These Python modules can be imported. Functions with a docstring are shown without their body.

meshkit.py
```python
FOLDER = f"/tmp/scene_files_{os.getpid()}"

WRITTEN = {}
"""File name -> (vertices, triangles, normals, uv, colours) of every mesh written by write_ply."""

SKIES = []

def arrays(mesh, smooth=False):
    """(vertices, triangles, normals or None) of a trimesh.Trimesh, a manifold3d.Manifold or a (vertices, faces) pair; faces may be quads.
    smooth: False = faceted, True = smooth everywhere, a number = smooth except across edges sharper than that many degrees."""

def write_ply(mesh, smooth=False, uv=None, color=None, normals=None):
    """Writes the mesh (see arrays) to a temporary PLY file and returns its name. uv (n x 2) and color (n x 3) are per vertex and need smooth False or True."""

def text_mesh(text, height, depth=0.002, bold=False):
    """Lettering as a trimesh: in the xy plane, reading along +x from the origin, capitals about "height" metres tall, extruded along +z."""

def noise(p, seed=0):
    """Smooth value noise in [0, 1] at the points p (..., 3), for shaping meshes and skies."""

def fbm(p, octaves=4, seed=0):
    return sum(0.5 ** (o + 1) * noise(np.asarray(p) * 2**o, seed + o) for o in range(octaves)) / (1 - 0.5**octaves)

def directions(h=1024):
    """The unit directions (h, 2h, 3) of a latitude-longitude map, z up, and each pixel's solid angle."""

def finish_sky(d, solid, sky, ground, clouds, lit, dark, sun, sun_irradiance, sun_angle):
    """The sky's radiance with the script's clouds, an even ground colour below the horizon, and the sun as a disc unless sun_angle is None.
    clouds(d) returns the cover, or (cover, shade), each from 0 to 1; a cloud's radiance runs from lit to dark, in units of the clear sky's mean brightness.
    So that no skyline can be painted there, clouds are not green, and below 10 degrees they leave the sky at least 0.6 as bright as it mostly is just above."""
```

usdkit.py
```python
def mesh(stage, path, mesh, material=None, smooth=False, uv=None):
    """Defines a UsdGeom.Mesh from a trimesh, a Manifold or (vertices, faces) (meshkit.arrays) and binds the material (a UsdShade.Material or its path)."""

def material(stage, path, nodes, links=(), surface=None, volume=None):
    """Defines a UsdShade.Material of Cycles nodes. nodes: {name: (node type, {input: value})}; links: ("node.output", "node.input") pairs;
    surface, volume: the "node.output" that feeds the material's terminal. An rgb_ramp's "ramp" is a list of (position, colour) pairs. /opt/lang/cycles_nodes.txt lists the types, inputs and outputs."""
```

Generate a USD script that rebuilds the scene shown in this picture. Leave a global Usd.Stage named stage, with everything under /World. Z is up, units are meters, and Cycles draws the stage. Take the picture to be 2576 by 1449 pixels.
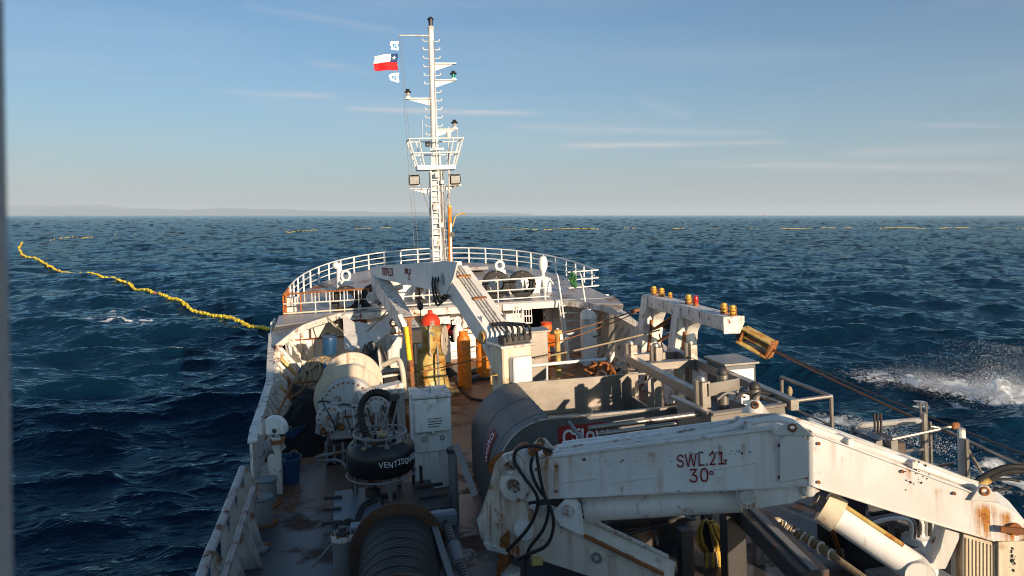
import math, random, numpy as np, trimesh, usdkit, meshkit
from pxr import Usd, UsdGeom, UsdLux, UsdShade, Gf, Sdf, Vt
from shapely.geometry import Polygon, Point, box as sbox
stage = Usd.Stage.CreateInMemory()
UsdGeom.SetStageUpAxis(stage, UsdGeom.Tokens.z); UsdGeom.SetStageMetersPerUnit(stage, 1.0)
UsdGeom.Xform.Define(stage, '/World'); UsdGeom.Scope.Define(stage, '/World/Looks')
rng = np.random.default_rng(7)

# ------------------------------------------------------------------ camera, sky, sun, exposure
C, HZ, F, HC, ZC = 1288.0, 541.0, 1900.0, 4.9, 8.0      # principal column, horizon row, focal length (2576-wide photo), eye above deck, eye above sea
YAW, ROLL = math.radians(11.5), math.radians(2.0)       # the vessel heads a little to port and heels to port
SUN_AZ, SUN_EL = math.radians(180 - 30.5), math.radians(13.0)   # direction towards the sun, clockwise from the view direction
SUN_I, SKY_S, EXPO = 1.25, 0.073, 0.56
cam = UsdGeom.Camera.Define(stage, '/World/camera')
cam.CreateHorizontalApertureAttr(36.0); cam.CreateVerticalApertureAttr(36.0 * 9 / 16)
cam.CreateFocalLengthAttr(36.0 * F / 2576)
cam.CreateVerticalApertureOffsetAttr(-36.0 * (724.5 - HZ) / 2576)
cam.CreateClippingRangeAttr(Gf.Vec2f(0.05, 60000)); cam.CreateFStopAttr(4.0); cam.CreateFocusDistanceAttr(20.0)
cam.CreateExposureAttr(EXPO)
cam.AddTranslateOp().Set(Gf.Vec3d(0, 0, ZC)); cam.AddRotateXOp().Set(90.0)
sd = np.array([math.sin(SUN_AZ) * math.cos(SUN_EL), math.cos(SUN_AZ) * math.cos(SUN_EL), math.sin(SUN_EL)])
sun = UsdLux.DistantLight.Define(stage, '/World/sun')
sun.CreateNormalizeAttr(True); sun.CreateIntensityAttr(SUN_I); sun.CreateAngleAttr(0.5); sun.CreateColorAttr(Gf.Vec3f(1.0, 0.79, 0.56))
zz = sd; xx = np.cross([0, 0, 1.0], zz); xx /= np.linalg.norm(xx); yy = np.cross(zz, xx)
sun.AddTransformOp().Set(Gf.Matrix4d(*[float(q) for q in (*xx, 0, *yy, 0, *zz, 0, 0, 0, 0, 1)]))

def sky_material():
    n = {'tc': ('texture_coordinate', {}), 'sky': ('sky_texture', {'sky_type': 'single_scattering', 'sun_disc': False, 'sun_elevation': SUN_EL, 'sun_rotation': math.atan2(sd[0], sd[1]), 'altitude': 0.0, 'air_density': 1.0, 'aerosol_density': 1.2, 'ozone_density': 2.0}),
         'xyz': ('separate_xyz', {}), 'bg': ('background_shader', {'strength': SKY_S})}
    L = [('tc.generated', 'xyz.vector')]
    k = [0]
    def m(op, a, b=None, c=None):
        k[0] += 1; nm = f'm{k[0]}'; d = {'math_type': op}
        for i, q in enumerate((a, b, c)):
            if q is None: continue
            if isinstance(q, str): L.append((q, f'{nm}.value{i+1}'))
            else: d[f'value{i+1}'] = float(q)
        n[nm] = ('math', d); return nm + '.value'
    az = m('arctan2', 'xyz.x', 'xyz.y'); el = m('arcsine', 'xyz.z')
    n['cv'] = ('combine_xyz', {}); L += [(m('multiply', az, 6.0), 'cv.x'), (m('multiply', el, 90.0), 'cv.y')]
    n['nz'] = ('noise_texture', {'scale': 1.0, 'detail': 6.0, 'roughness': 0.55, 'distortion': 0.6}); L.append(('cv.vector', 'nz.vector'))
    n['cw'] = ('combine_xyz', {}); L += [(m('multiply', az, 1.6), 'cw.x'), (m('multiply', el, 14.0), 'cw.y')]
    n['nw'] = ('noise_texture', {'scale': 1.0, 'detail': 4.0, 'roughness': 0.5, 'distortion': 0.4}); L.append(('cw.vector', 'nw.vector'))
    tot = None
    # thin cirrus streaks: (u0, v0, u1, v1, half thickness, strength)
    for (u0, v0, u1, v1, th, st) in [(860, 272, 1380, 286, 7, .75), (1400, 366, 1990, 358, 7, .8), (250, 195, 520, 203, 5, .4), (500, 228, 860, 242, 7, .45), (1260, 316, 1960, 334, 9, .45), (1700, 412, 2560, 420, 9, .55), (2080, 385, 2600, 372, 12, .45), (1600, 250, 1740, 292, 12, .35), (600, 10, 1010, 80, 9, .28), (2200, 310, 2576, 318, 6, .3), (760, 150, 960, 190, 9, .22)]:
        a0, a1 = math.atan((u0 - C) / F), math.atan((u1 - C) / F)
        e0, e1 = (math.atan((HZ - v) / F * math.cos(a)) for v, a in ((v0, a0), (v1, a1)))
        f = m('divide', m('subtract', az, a0), a1 - a0)
        win = m('multiply', m('multiply', m('maximum', f, 0.0), m('maximum', m('subtract', 1.0, f), 0.0)), 4.0)
        e = m('add', m('multiply', f, e1 - e0), e0)
        q = m('divide', m('subtract', el, e), th / F)
        g = m('exponent', m('multiply', m('multiply', q, q), -1.0))
        s = m('multiply', m('multiply', g, m('power', win, 0.6)), st)
        tot = s if tot is None else m('add', tot, s)
    cov = m('multiply', tot, m('maximum', m('multiply', m('subtract', 'nz.fac', 0.25), 2.0), 0.0))
    # a faint overall veil
    veil = m('multiply', m('maximum', m('subtract', 'nw.fac', 0.47), 0.0), 0.55)
    low = m('multiply', m('exponent', m('multiply', m('maximum', el, 0.0), -8.0)), 0.62)      # pale air low over the sea
    cov = m('minimum', m('multiply', m('add', cov, veil), 1.25), 0.8)
    n['tn'] = ('mix_color', {'blend_type': 'multiply', 'fac': 1.0, 'b': (.50, .90, 1.14), 'use_clamp': False}); L += [('sky.color', 'tn.a')]
    n['mx'] = ('mix_color', {'b': (6.2, 6.1, 6.3)}); n['lo'] = ('mix_color', {'b': (5.3, 5.25, 6.3), 'use_clamp': False}); L += [('tn.result', 'lo.a'), (low, 'lo.fac'), ('lo.result', 'mx.a'), (cov, 'mx.fac')]
    n['hs'] = ('hsv', {'saturation': 0.95, 'hue': 0.5, 'value': 1.0, 'fac': 1.0})
    n['mx'][1]['use_clamp'] = False
    L += [('mx.result', 'hs.color'), ('hs.color', 'bg.color')]
    return usdkit.material(stage, '/World/Looks/sky', n, L, surface='bg.background')
dome = UsdLux.DomeLight.Define(stage, '/World/sky')
UsdShade.MaterialBindingAPI.Apply(dome.GetPrim()).Bind(sky_material())
dome.GetPrim().SetCustomDataByKey('kind', 'structure')
dome.GetPrim().SetCustomDataByKey('label', 'blue evening sky with thin streaks of cirrus'); dome.GetPrim().SetCustomDataByKey('category', 'sky')

# ------------------------------------------------------------------ frames: ship coordinates are (t to starboard, s forward, h above the main deck)
cp, sp, cr, sr = math.cos(YAW), math.sin(YAW), math.cos(ROLL), math.sin(ROLL)
ET = np.array([cp * cr, sp * cr, sr]); ES = np.array([-sp, cp, 0.0]); EH = np.array([-cp * sr, -sp * sr, cr])
SHIP0 = np.array([0, 0, ZC]) - HC * EH
def PX(u, v, t=None, s=None, h=None, Y=None):
    """Ship coordinates of the point seen at column u, row v of the photo, on the plane t, s or h, or at distance Y along the view."""
    x, z = (u - C) / F, -(v - HZ) / F
    tp, d_s = cp * x + sp, -sp * x + cp
    D = np.array([tp * cr + z * sr, d_s, -tp * sr + z * cr])
    k = Y if Y is not None else s / D[1] if s is not None else t / D[0] if t is not None else (h - HC) / D[2]
    return D * k + np.array([0, 0, HC])
def PW(u, v, z=0.0, Y=None):
    k = Y if Y is not None else (ZC - z) * F / (v - HZ)
    return np.array([(u - C) / F * k, k, ZC - (v - HZ) / F * k])
c5 = lambda x, y: ((1650 + x * .5245) * .6708, (1400 + y * .5245) * .6708)
c6 = lambda x, y: ((2600 + x * .49) * .6708, (1450 + y * .49) * .6708)
c4 = lambda x, y: ((2100 + x * .414) * .6708, (1050 + y * .414) * .6708)
A = lambda *q: np.array(q, float)
unit = lambda q: np.asarray(q, float) / max(np.linalg.norm(q), 1e-9)

# ------------------------------------------------------------------ mesh builder
class MB:
    def __init__(self): self.v, self.f, self.n = [], [], 0
    def add(self, v, f):
        v = np.asarray(v, float); f = np.asarray(f, int)
        if f.shape[1] == 4: f = np.vstack([f[:, [0, 1, 2]], f[:, [0, 2, 3]]])
        self.v.append(v); self.f.append(f + self.n); self.n += len(v); return self
    def tm(self, m, R=None, o=(0, 0, 0)):
        v = np.asarray(m.vertices)
        if R is not None: v = v @ np.asarray(R)
        return self.add(v + np.asarray(o), m.faces)
    def box(self, c, size, ax=None, ch=0.0):
        """A box about c; ax rows are its axes; ch bevels its edges."""
        h = np.asarray(size, float) / 2
        sg = np.array([(a, b, d) for a in (-1, 1) for b in (-1, 1) for d in (-1, 1)], float)
        if ch > 0:
            ch = min(ch, h.min() * .8); pts = []
            for k in range(3):
                q = h - ch; q = q.copy(); q[k] = h[k]; pts.append(sg * q)
            m = trimesh.convex.convex_hull(np.vstack(pts)); v, f = np.array(m.vertices), m.faces
        else:
            v = sg * h; f = np.array([(0, 1, 3, 2), (4, 6, 7, 5), (0, 4, 5, 1), (2, 3, 7, 6), (0, 2, 6, 4), (1, 5, 7, 3)])
        if ax is not None: v = v @ np.asarray(ax)
        return self.add(v + np.asarray(c), f)
    def bar(self, p, q, w, h=None, up=(0, 0, 1), ch=0.0):
        """A bar from p to q, w wide and h high (towards up)."""
        p, q = np.asarray(p, float), np.asarray(q, float); h = w if h is None else h
        a = unit(q - p); u = np.asarray(up, float)
        if abs(a @ unit(u)) > .98: u = A(0, 1, 0) if abs(a[1]) < .9 else A(1, 0, 0)
        s = unit(np.cross(a, u)); u = np.cross(s, a)
        return self.box((p + q) / 2, (np.linalg.norm(q - p), w, h), np.array([a, s, u]), ch)
    def tube(self, pts, r, n=8, closed=False, caps=True):
        P = np.asarray(pts, float); m = len(P)
        if closed: T = np.roll(P, -1, 0) - np.roll(P, 1, 0)
        else: T = np.gradient(P, axis=0)
        T /= np.maximum(np.linalg.norm(T, axis=1, keepdims=True), 1e-9)
        rr = np.broadcast_to(r, (m,))
        u = np.cross(T[0], A(0, 0, 1) if abs(T[0][2]) < .9 else A(1, 0, 0)); u = unit(u)
        ring = np.arange(n) * 2 * math.pi / n; V = []
        for i in range(m):
            u = unit(u - T[i] * (u @ T[i])); w = np.cross(T[i], u)
            V.append(P[i] + rr[i] * (np.cos(ring)[:, None] * u + np.sin(ring)[:, None] * w))
        V = np.vstack(V); Fc = []
        for i in range(m if closed else m - 1):
            j = (i + 1) % m
            for k in range(n):
                Fc.append((i * n + k, j * n + k, j * n + (k + 1) % n, i * n + (k + 1) % n))
        Fc = np.array(Fc); tri = np.vstack([Fc[:, [0, 2, 1]], Fc[:, [0, 3, 2]]])
        if caps and not closed:
            V = np.vstack([V, P[0], P[-1]]); a, b = m * n, m * n + 1
            tri = np.vstack([tri, [(a, k, (k + 1) % n) for k in range(n)], [(b, (m - 1) * n + (k + 1) % n, (m - 1) * n + k) for k in range(n)]])
        return self.add(V, tri)
    def cyl(self, p, q, r, r2=None, n=16):
        return self.tube([p, q], [r, r if r2 is None else r2], n)
    def lathe(self, prof, base, axis=(0, 0, 1), n=20, a0=0, a1=2 * math.pi):
        """Turns the (radius, height) profile about the axis through base."""
        ax = unit(axis); u = unit(np.cross(ax, A(0, 1, 0) if abs(ax[1]) < .9 else A(1, 0, 0))); w = np.cross(ax, u)
        full = abs(a1 - a0 - 2 * math.pi) < 1e-6; an = np.linspace(a0, a1, n + 1)[:n + (0 if full else 1)]; k = len(an)
        V = np.vstack([np.asarray(base) + ax * z + r * (np.cos(an)[:, None] * u + np.sin(an)[:, None] * w) for r, z in prof]); Fc = []
        for i in range(len(prof) - 1):
            for j in range(k if full else k - 1):
                Fc.append((i * k + j, i * k + (j + 1) % k, (i + 1) * k + (j + 1) % k, (i + 1) * k + j))
        return self.add(V, np.array(Fc))
    def sph(self, c, r, sub=2, sc=(1, 1, 1)):
        m = trimesh.creation.icosphere(subdivisions=sub, radius=1.0)
        return self.add(np.asarray(m.vertices) * r * np.asarray(sc) + np.asarray(c), m.faces)
    def torus(self, c, axis, R, r, n=28, m=8, a0=0, a1=2 * math.pi, sc=1.0):
        ax = unit(axis); u = unit(np.cross(ax, A(0, 0, 1) if abs(ax[2]) < .9 else A(1, 0, 0))); w = np.cross(ax, u)
        full = abs(a1 - a0 - 2 * math.pi) < 1e-6; an = np.linspace(a0, a1, n + 1)[:n + (0 if full else 1)]
        return self.tube(np.asarray(c) + R * (np.cos(an)[:, None] * u + sc * np.sin(an)[:, None] * w), r, m, closed=full)
    def prism(self, pts, vec, holes=()):
        """The flat polygon pts (3-D, coplanar) pushed along vec, with holes."""
        P = np.asarray(pts, float); n = unit(vec); o = P[0]
        e = unit(P[1] - o - n * ((P[1] - o) @ n)); g = np.cross(n, e)
        to2 = lambda Q: np.stack([(np.asarray(Q) - o) @ e, (np.asarray(Q) - o) @ g], -1)
        pg = Polygon(to2(P), [to2(h) for h in holes])
        if not pg.is_valid: pg = pg.buffer(0)
        for gg in getattr(pg, 'geoms', [pg]):
            m = trimesh.creation.extrude_polygon(gg, float(np.linalg.norm(vec)), engine='earcut')
            self.tm(m, np.array([e, g, n]), o)
        return self
    def grid(self, P, thick=0.0):
        """A sheet through the (a, b, 3) points, closed with the given thickness."""
        P = np.asarray(P, float); a, b = P.shape[:2]; idx = np.arange(a * b).reshape(a, b)
        q = np.stack([idx[:-1, :-1], idx[1:, :-1], idx[1:, 1:], idx[:-1, 1:]], -1).reshape(-1, 4)
        V = P.reshape(-1, 3)
        if thick:
            gu = np.gradient(P, axis=0); gv = np.gradient(P, axis=1); N = np.cross(gu, gv); N /= np.maximum(np.linalg.norm(N, axis=-1, keepdims=True), 1e-9)
            V2 = (P - N * thick).reshape(-1, 3); k = a * b
            e = np.concatenate([idx[:, 0], idx[-1, 1:], idx[-2::-1, -1], idx[0, -2:0:-1]]); en = np.roll(e, -1)
            side = np.stack([e, e + k, en + k, en], -1)
            return self.add(np.vstack([V, V2]), np.vstack([q, q[:, ::-1] + k, side]))
        return self.add(V, q)
    def text(self, s, height, o, ex, ey, depth=.006, bold=True, bend=None, sx=1.0):
        m = meshkit.text_mesh(s, height, depth, bold); v = np.array(m.vertices); v[:, 0] *= sx
        ex, ey = unit(ex), unit(ey); nz = np.cross(ex, ey)
        return self.add(np.asarray(o) + v @ np.array([ex, ey, nz]), m.faces)

NAMES = {}
def numbered(parent, name):
    k = NAMES.get((parent, name), 0); NAMES[(parent, name)] = k + 1
    return f'{parent}/{name}' + (f'_{k:03d}' if k else '')
class Node:
    def __init__(self, path, base, frame): self.path, self.base, self.frame = path, np.asarray(base, float), frame
def tag(path, label=None, cat=None, group=None, kind=None):
    p = stage.GetPrimAtPath(path)
    for k, q in (('label', label), ('category', cat), ('group', group), ('kind', kind)):
        if q: p.SetCustomDataByKey(k, q)
def mat_ship(base, R=None):
    R = np.eye(3) if R is None else np.asarray(R)
    M = np.array([ET, ES, EH]); rows = R @ M; o = SHIP0 + np.asarray(base) @ M
    return Gf.Matrix4d(*[float(q) for q in (*rows[0], 0, *rows[1], 0, *rows[2], 0, *o, 1)])
def thing(name, label, cat, base=(0, 0, 0), group=None, kind=None, ship=True):
    path = numbered('/World', name); x = UsdGeom.Xform.Define(stage, path)
    if ship: x.AddTransformOp().Set(mat_ship(base))
    else: x.AddTranslateOp().Set(Gf.Vec3d(*map(float, base)))
    tag(path, label, cat, group, kind); return Node(path, base, ship)
def part(parent, name, mb, mat, smooth=35, label=None, kind=None):
    v, f = np.vstack(mb.v), np.vstack(mb.f)
    path = numbered(parent.path, name)
    usdkit.mesh(stage, path, (v - parent.base, f), MATS[mat] if isinstance(mat, str) else mat, smooth=smooth)
    tag(path, label, None, None, kind); return Node(path, parent.base, parent.frame)
def dup(src, base, label, group=None, R=None):
    """Another one of a thing, with its parts, at base and turned by the rows R."""
    path = numbered('/World', src.path.rsplit('/', 1)[1].rstrip('0123456789').rstrip('_')); x = UsdGeom.Xform.Define(stage, path)
    x.GetPrim().GetReferences().AddInternalReference(src.path); x.GetPrim().SetInstanceable(True)
    op = UsdGeom.Xformable(x).GetOrderedXformOps()
    (op[0] if op else x.AddTransformOp()).Set(mat_ship(base, R))
    tag(path, label, stage.GetPrimAtPath(src.path).GetCustomDataByKey('category'), group); return Node(path, base, True)
def rotz(a): return np.array([(math.cos(a), math.sin(a), 0), (-math.sin(a), math.cos(a), 0), (0, 0, 1.0)])
def bez(p, q, r, n=12):
    k = np.linspace(0, 1, n)[:, None]; p, q, r = map(np.asarray, (p, q, r)); return (1 - k) ** 2 * p + 2 * k * (1 - k) * q + k * k * r
def spline(pts, n=8):
    P = np.asarray(pts, float); P = np.vstack([2 * P[0] - P[1], P, 2 * P[-1] - P[-2]]); out = []
    for i in range(1, len(P) - 2):
        k = np.linspace(0, 1, n, endpoint=False)[:, None]
        out.append(.5 * (2 * P[i] + (P[i + 1] - P[i - 1]) * k + (2 * P[i - 1] - 5 * P[i] + 4 * P[i + 1] - P[i + 2]) * k ** 2 + (3 * P[i] - P[i - 1] - 3 * P[i + 1] + P[i + 2]) * k ** 3))
    return np.vstack(out + [P[-2:-1]])
def sag(p, q, d=.1, n=10):
    k = np.linspace(0, 1, n)[:, None]; return (1 - k) * np.asarray(p) + k * np.asarray(q) - A(0, 0, 1) * 4 * d * k * (1 - k)

# ------------------------------------------------------------------ materials
MATS = {}
def plain(name, col, rough=.5, metal=0.0, var=.25, scale=8.0, bump=.2, spec=.5, **kw):
    c = np.asarray(col, float)
    n = {'tc': ('texture_coordinate', {}), 'n': ('noise_texture', {'scale': scale, 'detail': 6.0, 'roughness': .65}), 'n2': ('noise_texture', {'scale': scale * 5, 'detail': 3.0}),
         'r': ('rgb_ramp', {'ramp': [(.3, c * (1 - var)), (.7, np.minimum(c * (1 + var), .95))]}),
         'b': ('bump', {'strength': bump, 'distance': .01}), 'p': ('principled_bsdf', {'roughness': rough, 'metallic': metal, 'specular_ior_level': spec, **kw})}
    L = [('tc.object', 'n.vector'), ('tc.object', 'n2.vector'), ('n.fac', 'r.fac'), ('r.color', 'p.base_color'), ('n2.fac', 'b.height'), ('b.normal', 'p.normal')]
    MATS[name] = usdkit.material(stage, '/World/Looks/' + name, n, L, surface='p.BSDF')
def paint(name, col, rust=.3, streak=.4, edge=.5, rough=.42, scale=2.2, dirt=.25, rustcol=((.045, .016, .008), (.20, .062, .016), (.40, .15, .035)), bev=.012, stains=(), base=(0, 0, 0), along=(1, 0, 0)):
    """Old ship's paint: grime, rust patches that break through, rust runs down the plates and worn edges."""
    c = np.asarray(col, float)
    n = {'tc': ('texture_coordinate', {}), 'oi': ('object_info', {}), 'ov': ('vector_math', {'vector_math_type': 'add', 'math_type': 'add'}), 'os': ('vector_math', {'math_type': 'scale', 'vector1': (37.0, 19.0, 53.0)}),
         'n1': ('noise_texture', {'scale': scale, 'detail': 9.0, 'roughness': .68}),
         'mp': ('mapping', {'scale': (7.0, 7.0, .45)}), 'n2': ('noise_texture', {'scale': 1.0, 'detail': 5.0, 'roughness': .6}),
         'mp5': ('mapping', {'scale': (26.0, 26.0, 1.6)}), 'n5': ('noise_texture', {'scale': 1.0, 'detail': 5.0, 'roughness': .65}), 'n3': ('noise_texture', {'scale': scale * .35, 'detail': 4.0, 'roughness': .6}), 'n4': ('noise_texture', {'scale': scale * 9, 'detail': 5.0, 'roughness': .7}),
         'a': ('map_range', {'from_min': .67 - .16 * rust, 'from_max': .77 - .16 * rust, 'clamp': True}),
         's': ('map_range', {'from_min': .57 - .09 * streak, 'from_max': .74, 'clamp': True, 'to_max': min(1.0, streak * 1.3)}),
         'z': ('map_range', {'from_min': .44, 'from_max': .62, 'clamp': True}),
         'sz': ('math', {'math_type': 'multiply'}),
         'bv': ('bevel', {'samples': 3, 'radius': bev}), 'g': ('geometry', {}), 'dt': ('vector_math', {'math_type': 'dot_product'}),
         'e': ('map_range', {'from_min': .995, 'from_max': .80, 'to_max': edge, 'clamp': True}), 'en': ('map_range', {'from_min': .42, 'from_max': .58, 'clamp': True}), 'ee': ('math', {'math_type': 'multiply'}),
         'm1': ('math', {'math_type': 'maximum'}), 'm2': ('math', {'math_type': 'maximum', 'use_clamp': True}),
         'base': ('rgb_ramp', {'ramp': [(.25, c * (1 - dirt) * A(1, .96, .9)), (.55, c), (.8, np.minimum(c * 1.06, .9))]}),
         'rr': ('rgb_ramp', {'ramp': [(.3, rustcol[0]), (.5, rustcol[1]), (.72, rustcol[2])]}),
         'mx': ('mix_color', {}), 'ro': ('mix_float', {'a': rough, 'b': .85}),
         'hb': ('math', {'math_type': 'multiply_add', 'value2': .35}), 'b': ('bump', {'strength': .35, 'distance': .006}), 'p': ('principled_bsdf', {})}
    n['ov'] = ('vector_math', {'math_type': 'add'})
    L = [('oi.random', 'os.scale'), ('tc.object', 'ov.vector1'), ('os.vector', 'ov.vector2'),
         ('ov.vector', 'n1.vector'), ('ov.vector', 'mp.vector'), ('mp.vector', 'n2.vector'), ('ov.vector', 'n3.vector'), ('ov.vector', 'n4.vector'),
         ('n1.fac', 'a.value'), ('n2.fac', 's.value'), ('n3.fac', 'z.value'), ('s.result', 'sz.value1'), ('z.result', 'sz.value2'),
         ('bv.bevel', 'dt.vector1'), ('g.true_normal', 'dt.vector2'), ('dt.value', 'e.value'), ('n1.fac', 'en.value'), ('e.result', 'ee.value1'), ('en.result', 'ee.value2'),
         ('a.result', 'm1.value1'), ('sz.value', 'm1.value2'), ('m1.value', 'm2.value1'), ('ee.value', 'm2.value2'),
         ('n3.fac', 'base.fac'), ('n4.fac', 'rr.fac'), ('base.color', 'mx.a'), ('rr.color', 'mx.b'), ('m2.value', 'mx.fac'), ('mx.result', 'p.base_color'),
         ('m2.value', 'ro.fac'), ('ro.result', 'p.roughness'), ('m2.value', 'hb.value3'), ('n4.fac', 'hb.value1'), ('hb.value', 'b.height'), ('bv.bevel', 'b.normal'), ('b.normal', 'p.normal')]
    if stains: L += [('ov.vector', 'mp5.vector'), ('mp5.vector', 'n5.vector')]
    last = 'm2.value'; al = unit(along)
    for i, (pt, w, ln, k) in enumerate(stains):          # rust runs below given fittings: width w, length ln
        q = np.asarray(pt, float) - np.asarray(base); a = f'st{i}'
        n[a + 'd'] = ('vector_math', {'math_type': 'subtract', 'vector2': tuple(q)}); L.append(('tc.object', a + 'd.vector1'))
        n[a + 'x'] = ('vector_math', {'math_type': 'dot_product', 'vector2': tuple(al / w)}); n[a + 'x2'] = ('math', {'math_type': 'multiply'})
        n[a + 'z'] = ('separate_xyz', {}); n[a + 'e'] = ('math', {'math_type': 'multiply_add', 'value2': 1.0 / ln}); n[a + 'n'] = ('math', {'math_type': 'multiply', 'value2': -1.0}); n[a + 'ex'] = ('math', {'math_type': 'exponent'})
        n[a + 'up'] = ('map_range', {'from_min': w * .7, 'from_max': -w * .5, 'clamp': True}); n[a + 'm'] = ('math', {'math_type': 'multiply'}); n[a + 'k'] = ('math', {'math_type': 'multiply'})
        n[a + 'nz'] = ('map_range', {'from_min': .40, 'from_max': .58, 'to_min': .12 * k, 'to_max': 1.5 * k, 'clamp': True}); n[a + 'a'] = ('math', {'math_type': 'maximum', 'use_clamp': True})
        n[a + 'mn'] = ('math', {'math_type': 'minimum', 'value2': 0.0})
        L += [(a + 'd.vector', a + 'x.vector1'), (a + 'd.vector', a + 'z.vector'), (a + 'x.value', a + 'x2.value1'), (a + 'x.value', a + 'x2.value2'), (a + 'x2.value', a + 'n.value1'),
              (a + 'z.z', a + 'mn.value1'), (a + 'mn.value', a + 'e.value1'), (a + 'n.value', a + 'e.value3'), (a + 'e.value', a + 'ex.value1'), (a + 'z.z', a + 'up.value'), (a + 'ex.value', a + 'm.value1'), (a + 'up.result', a + 'm.value2'),
              ('n5.fac', a + 'nz.value'), (a + 'm.value', a + 'k.value1'), (a + 'nz.result', a + 'k.value2'), (a + 'k.value', a + 'a.value1'), (last, a + 'a.value2')]
        last = a + 'a.value'
    if last != 'm2.value':
        L = [(last if (x == 'm2.value' and y in ('mx.fac', 'ro.fac', 'hb.value3')) else x, y) for x, y in L]
    MATS[name] = usdkit.material(stage, '/World/Looks/' + name, n, L, surface='p.BSDF')
paint('white_paint', (.80, .79, .76), rust=.35, streak=.85, edge=.6)
paint('white_wall', (.82, .80, .77), rust=.35, streak=.55, edge=.7, dirt=.10, scale=2.6)
paint('white_mast', (.78, .77, .75), rust=.05, streak=.3, edge=.35)
paint('white_rusty', (.72, .70, .65), rust=.78, streak=1.3, edge=1.1, scale=4.5)
paint('white_crane', (.82, .80, .77), rust=.22, streak=.6, edge=.8, scale=2.4)
paint('grey_crane', (.78, .76, .72), rust=.1, streak=.4, edge=.5, scale=1.6)
paint('ochre_rusty', (.55, .42, .14), rust=1.1, streak=1.0, edge=.9, rustcol=((.10, .035, .01), (.36, .13, .02), (.55, .27, .04)))
paint('flange_paint', (.60, .53, .42), rust=.45, streak=.9, edge=1.0, scale=3)
paint('white_column', (.74, .66, .50), rust=.55, streak=1.7, edge=.9, scale=2, rustcol=((.12, .04, .010), (.36, .15, .03), (.55, .29, .07)))
paint('winch_paint', (.46, .47, .47), rust=.7, streak=.6, edge=.8, scale=4)
paint('rust_steel', (.22, .085, .03), rust=1.6, streak=1.0, edge=.5, rough=.7, rustcol=((.07, .026, .012), (.30, .10, .024), (.50, .20, .045)))
paint('red_rail', (.40, .06, .02), rust=1.6, streak=.9, edge=.6, scale=9, rustcol=((.16, .03, .01), (.48, .13, .025), (.62, .33, .05)))
paint('flaky_shaded', (.42, .40, .39), rust=.85, streak=1.2, edge=1.0, scale=5)  # flaking rusty paint, with the port side shade darkened into its grey
paint('foredeck_paint', (.30, .29, .30), rust=.75, streak=.0, edge=.3, rough=.38, scale=.9, dirt=.35)
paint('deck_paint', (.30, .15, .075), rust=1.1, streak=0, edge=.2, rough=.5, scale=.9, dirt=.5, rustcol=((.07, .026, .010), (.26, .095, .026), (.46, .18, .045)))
paint('deck_half_shaded', (.16, .10, .072), rust=1.1, streak=0, edge=.2, rough=.4, scale=1.0, dirt=.6, rustcol=((.04, .02, .010), (.15, .06, .022), (.26, .11, .036)))  # half-shaded deck colour, a step between lit brown and shaded grey
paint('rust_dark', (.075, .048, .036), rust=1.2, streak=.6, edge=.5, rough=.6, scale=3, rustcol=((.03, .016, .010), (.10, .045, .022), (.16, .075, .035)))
paint('deck_shaded', (.065, .066, .07), rust=1.0, streak=0, edge=.2, rough=.33, scale=1.1, dirt=.5, rustcol=((.03, .016, .010), (.085, .04, .022), (.14, .065, .032)))  # aft deck paint with shade painted in as a darker blue grey
paint('hatch_paint', (.16, .20, .23), rust=.35, streak=.3, edge=.6, rough=.4, scale=2)
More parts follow.
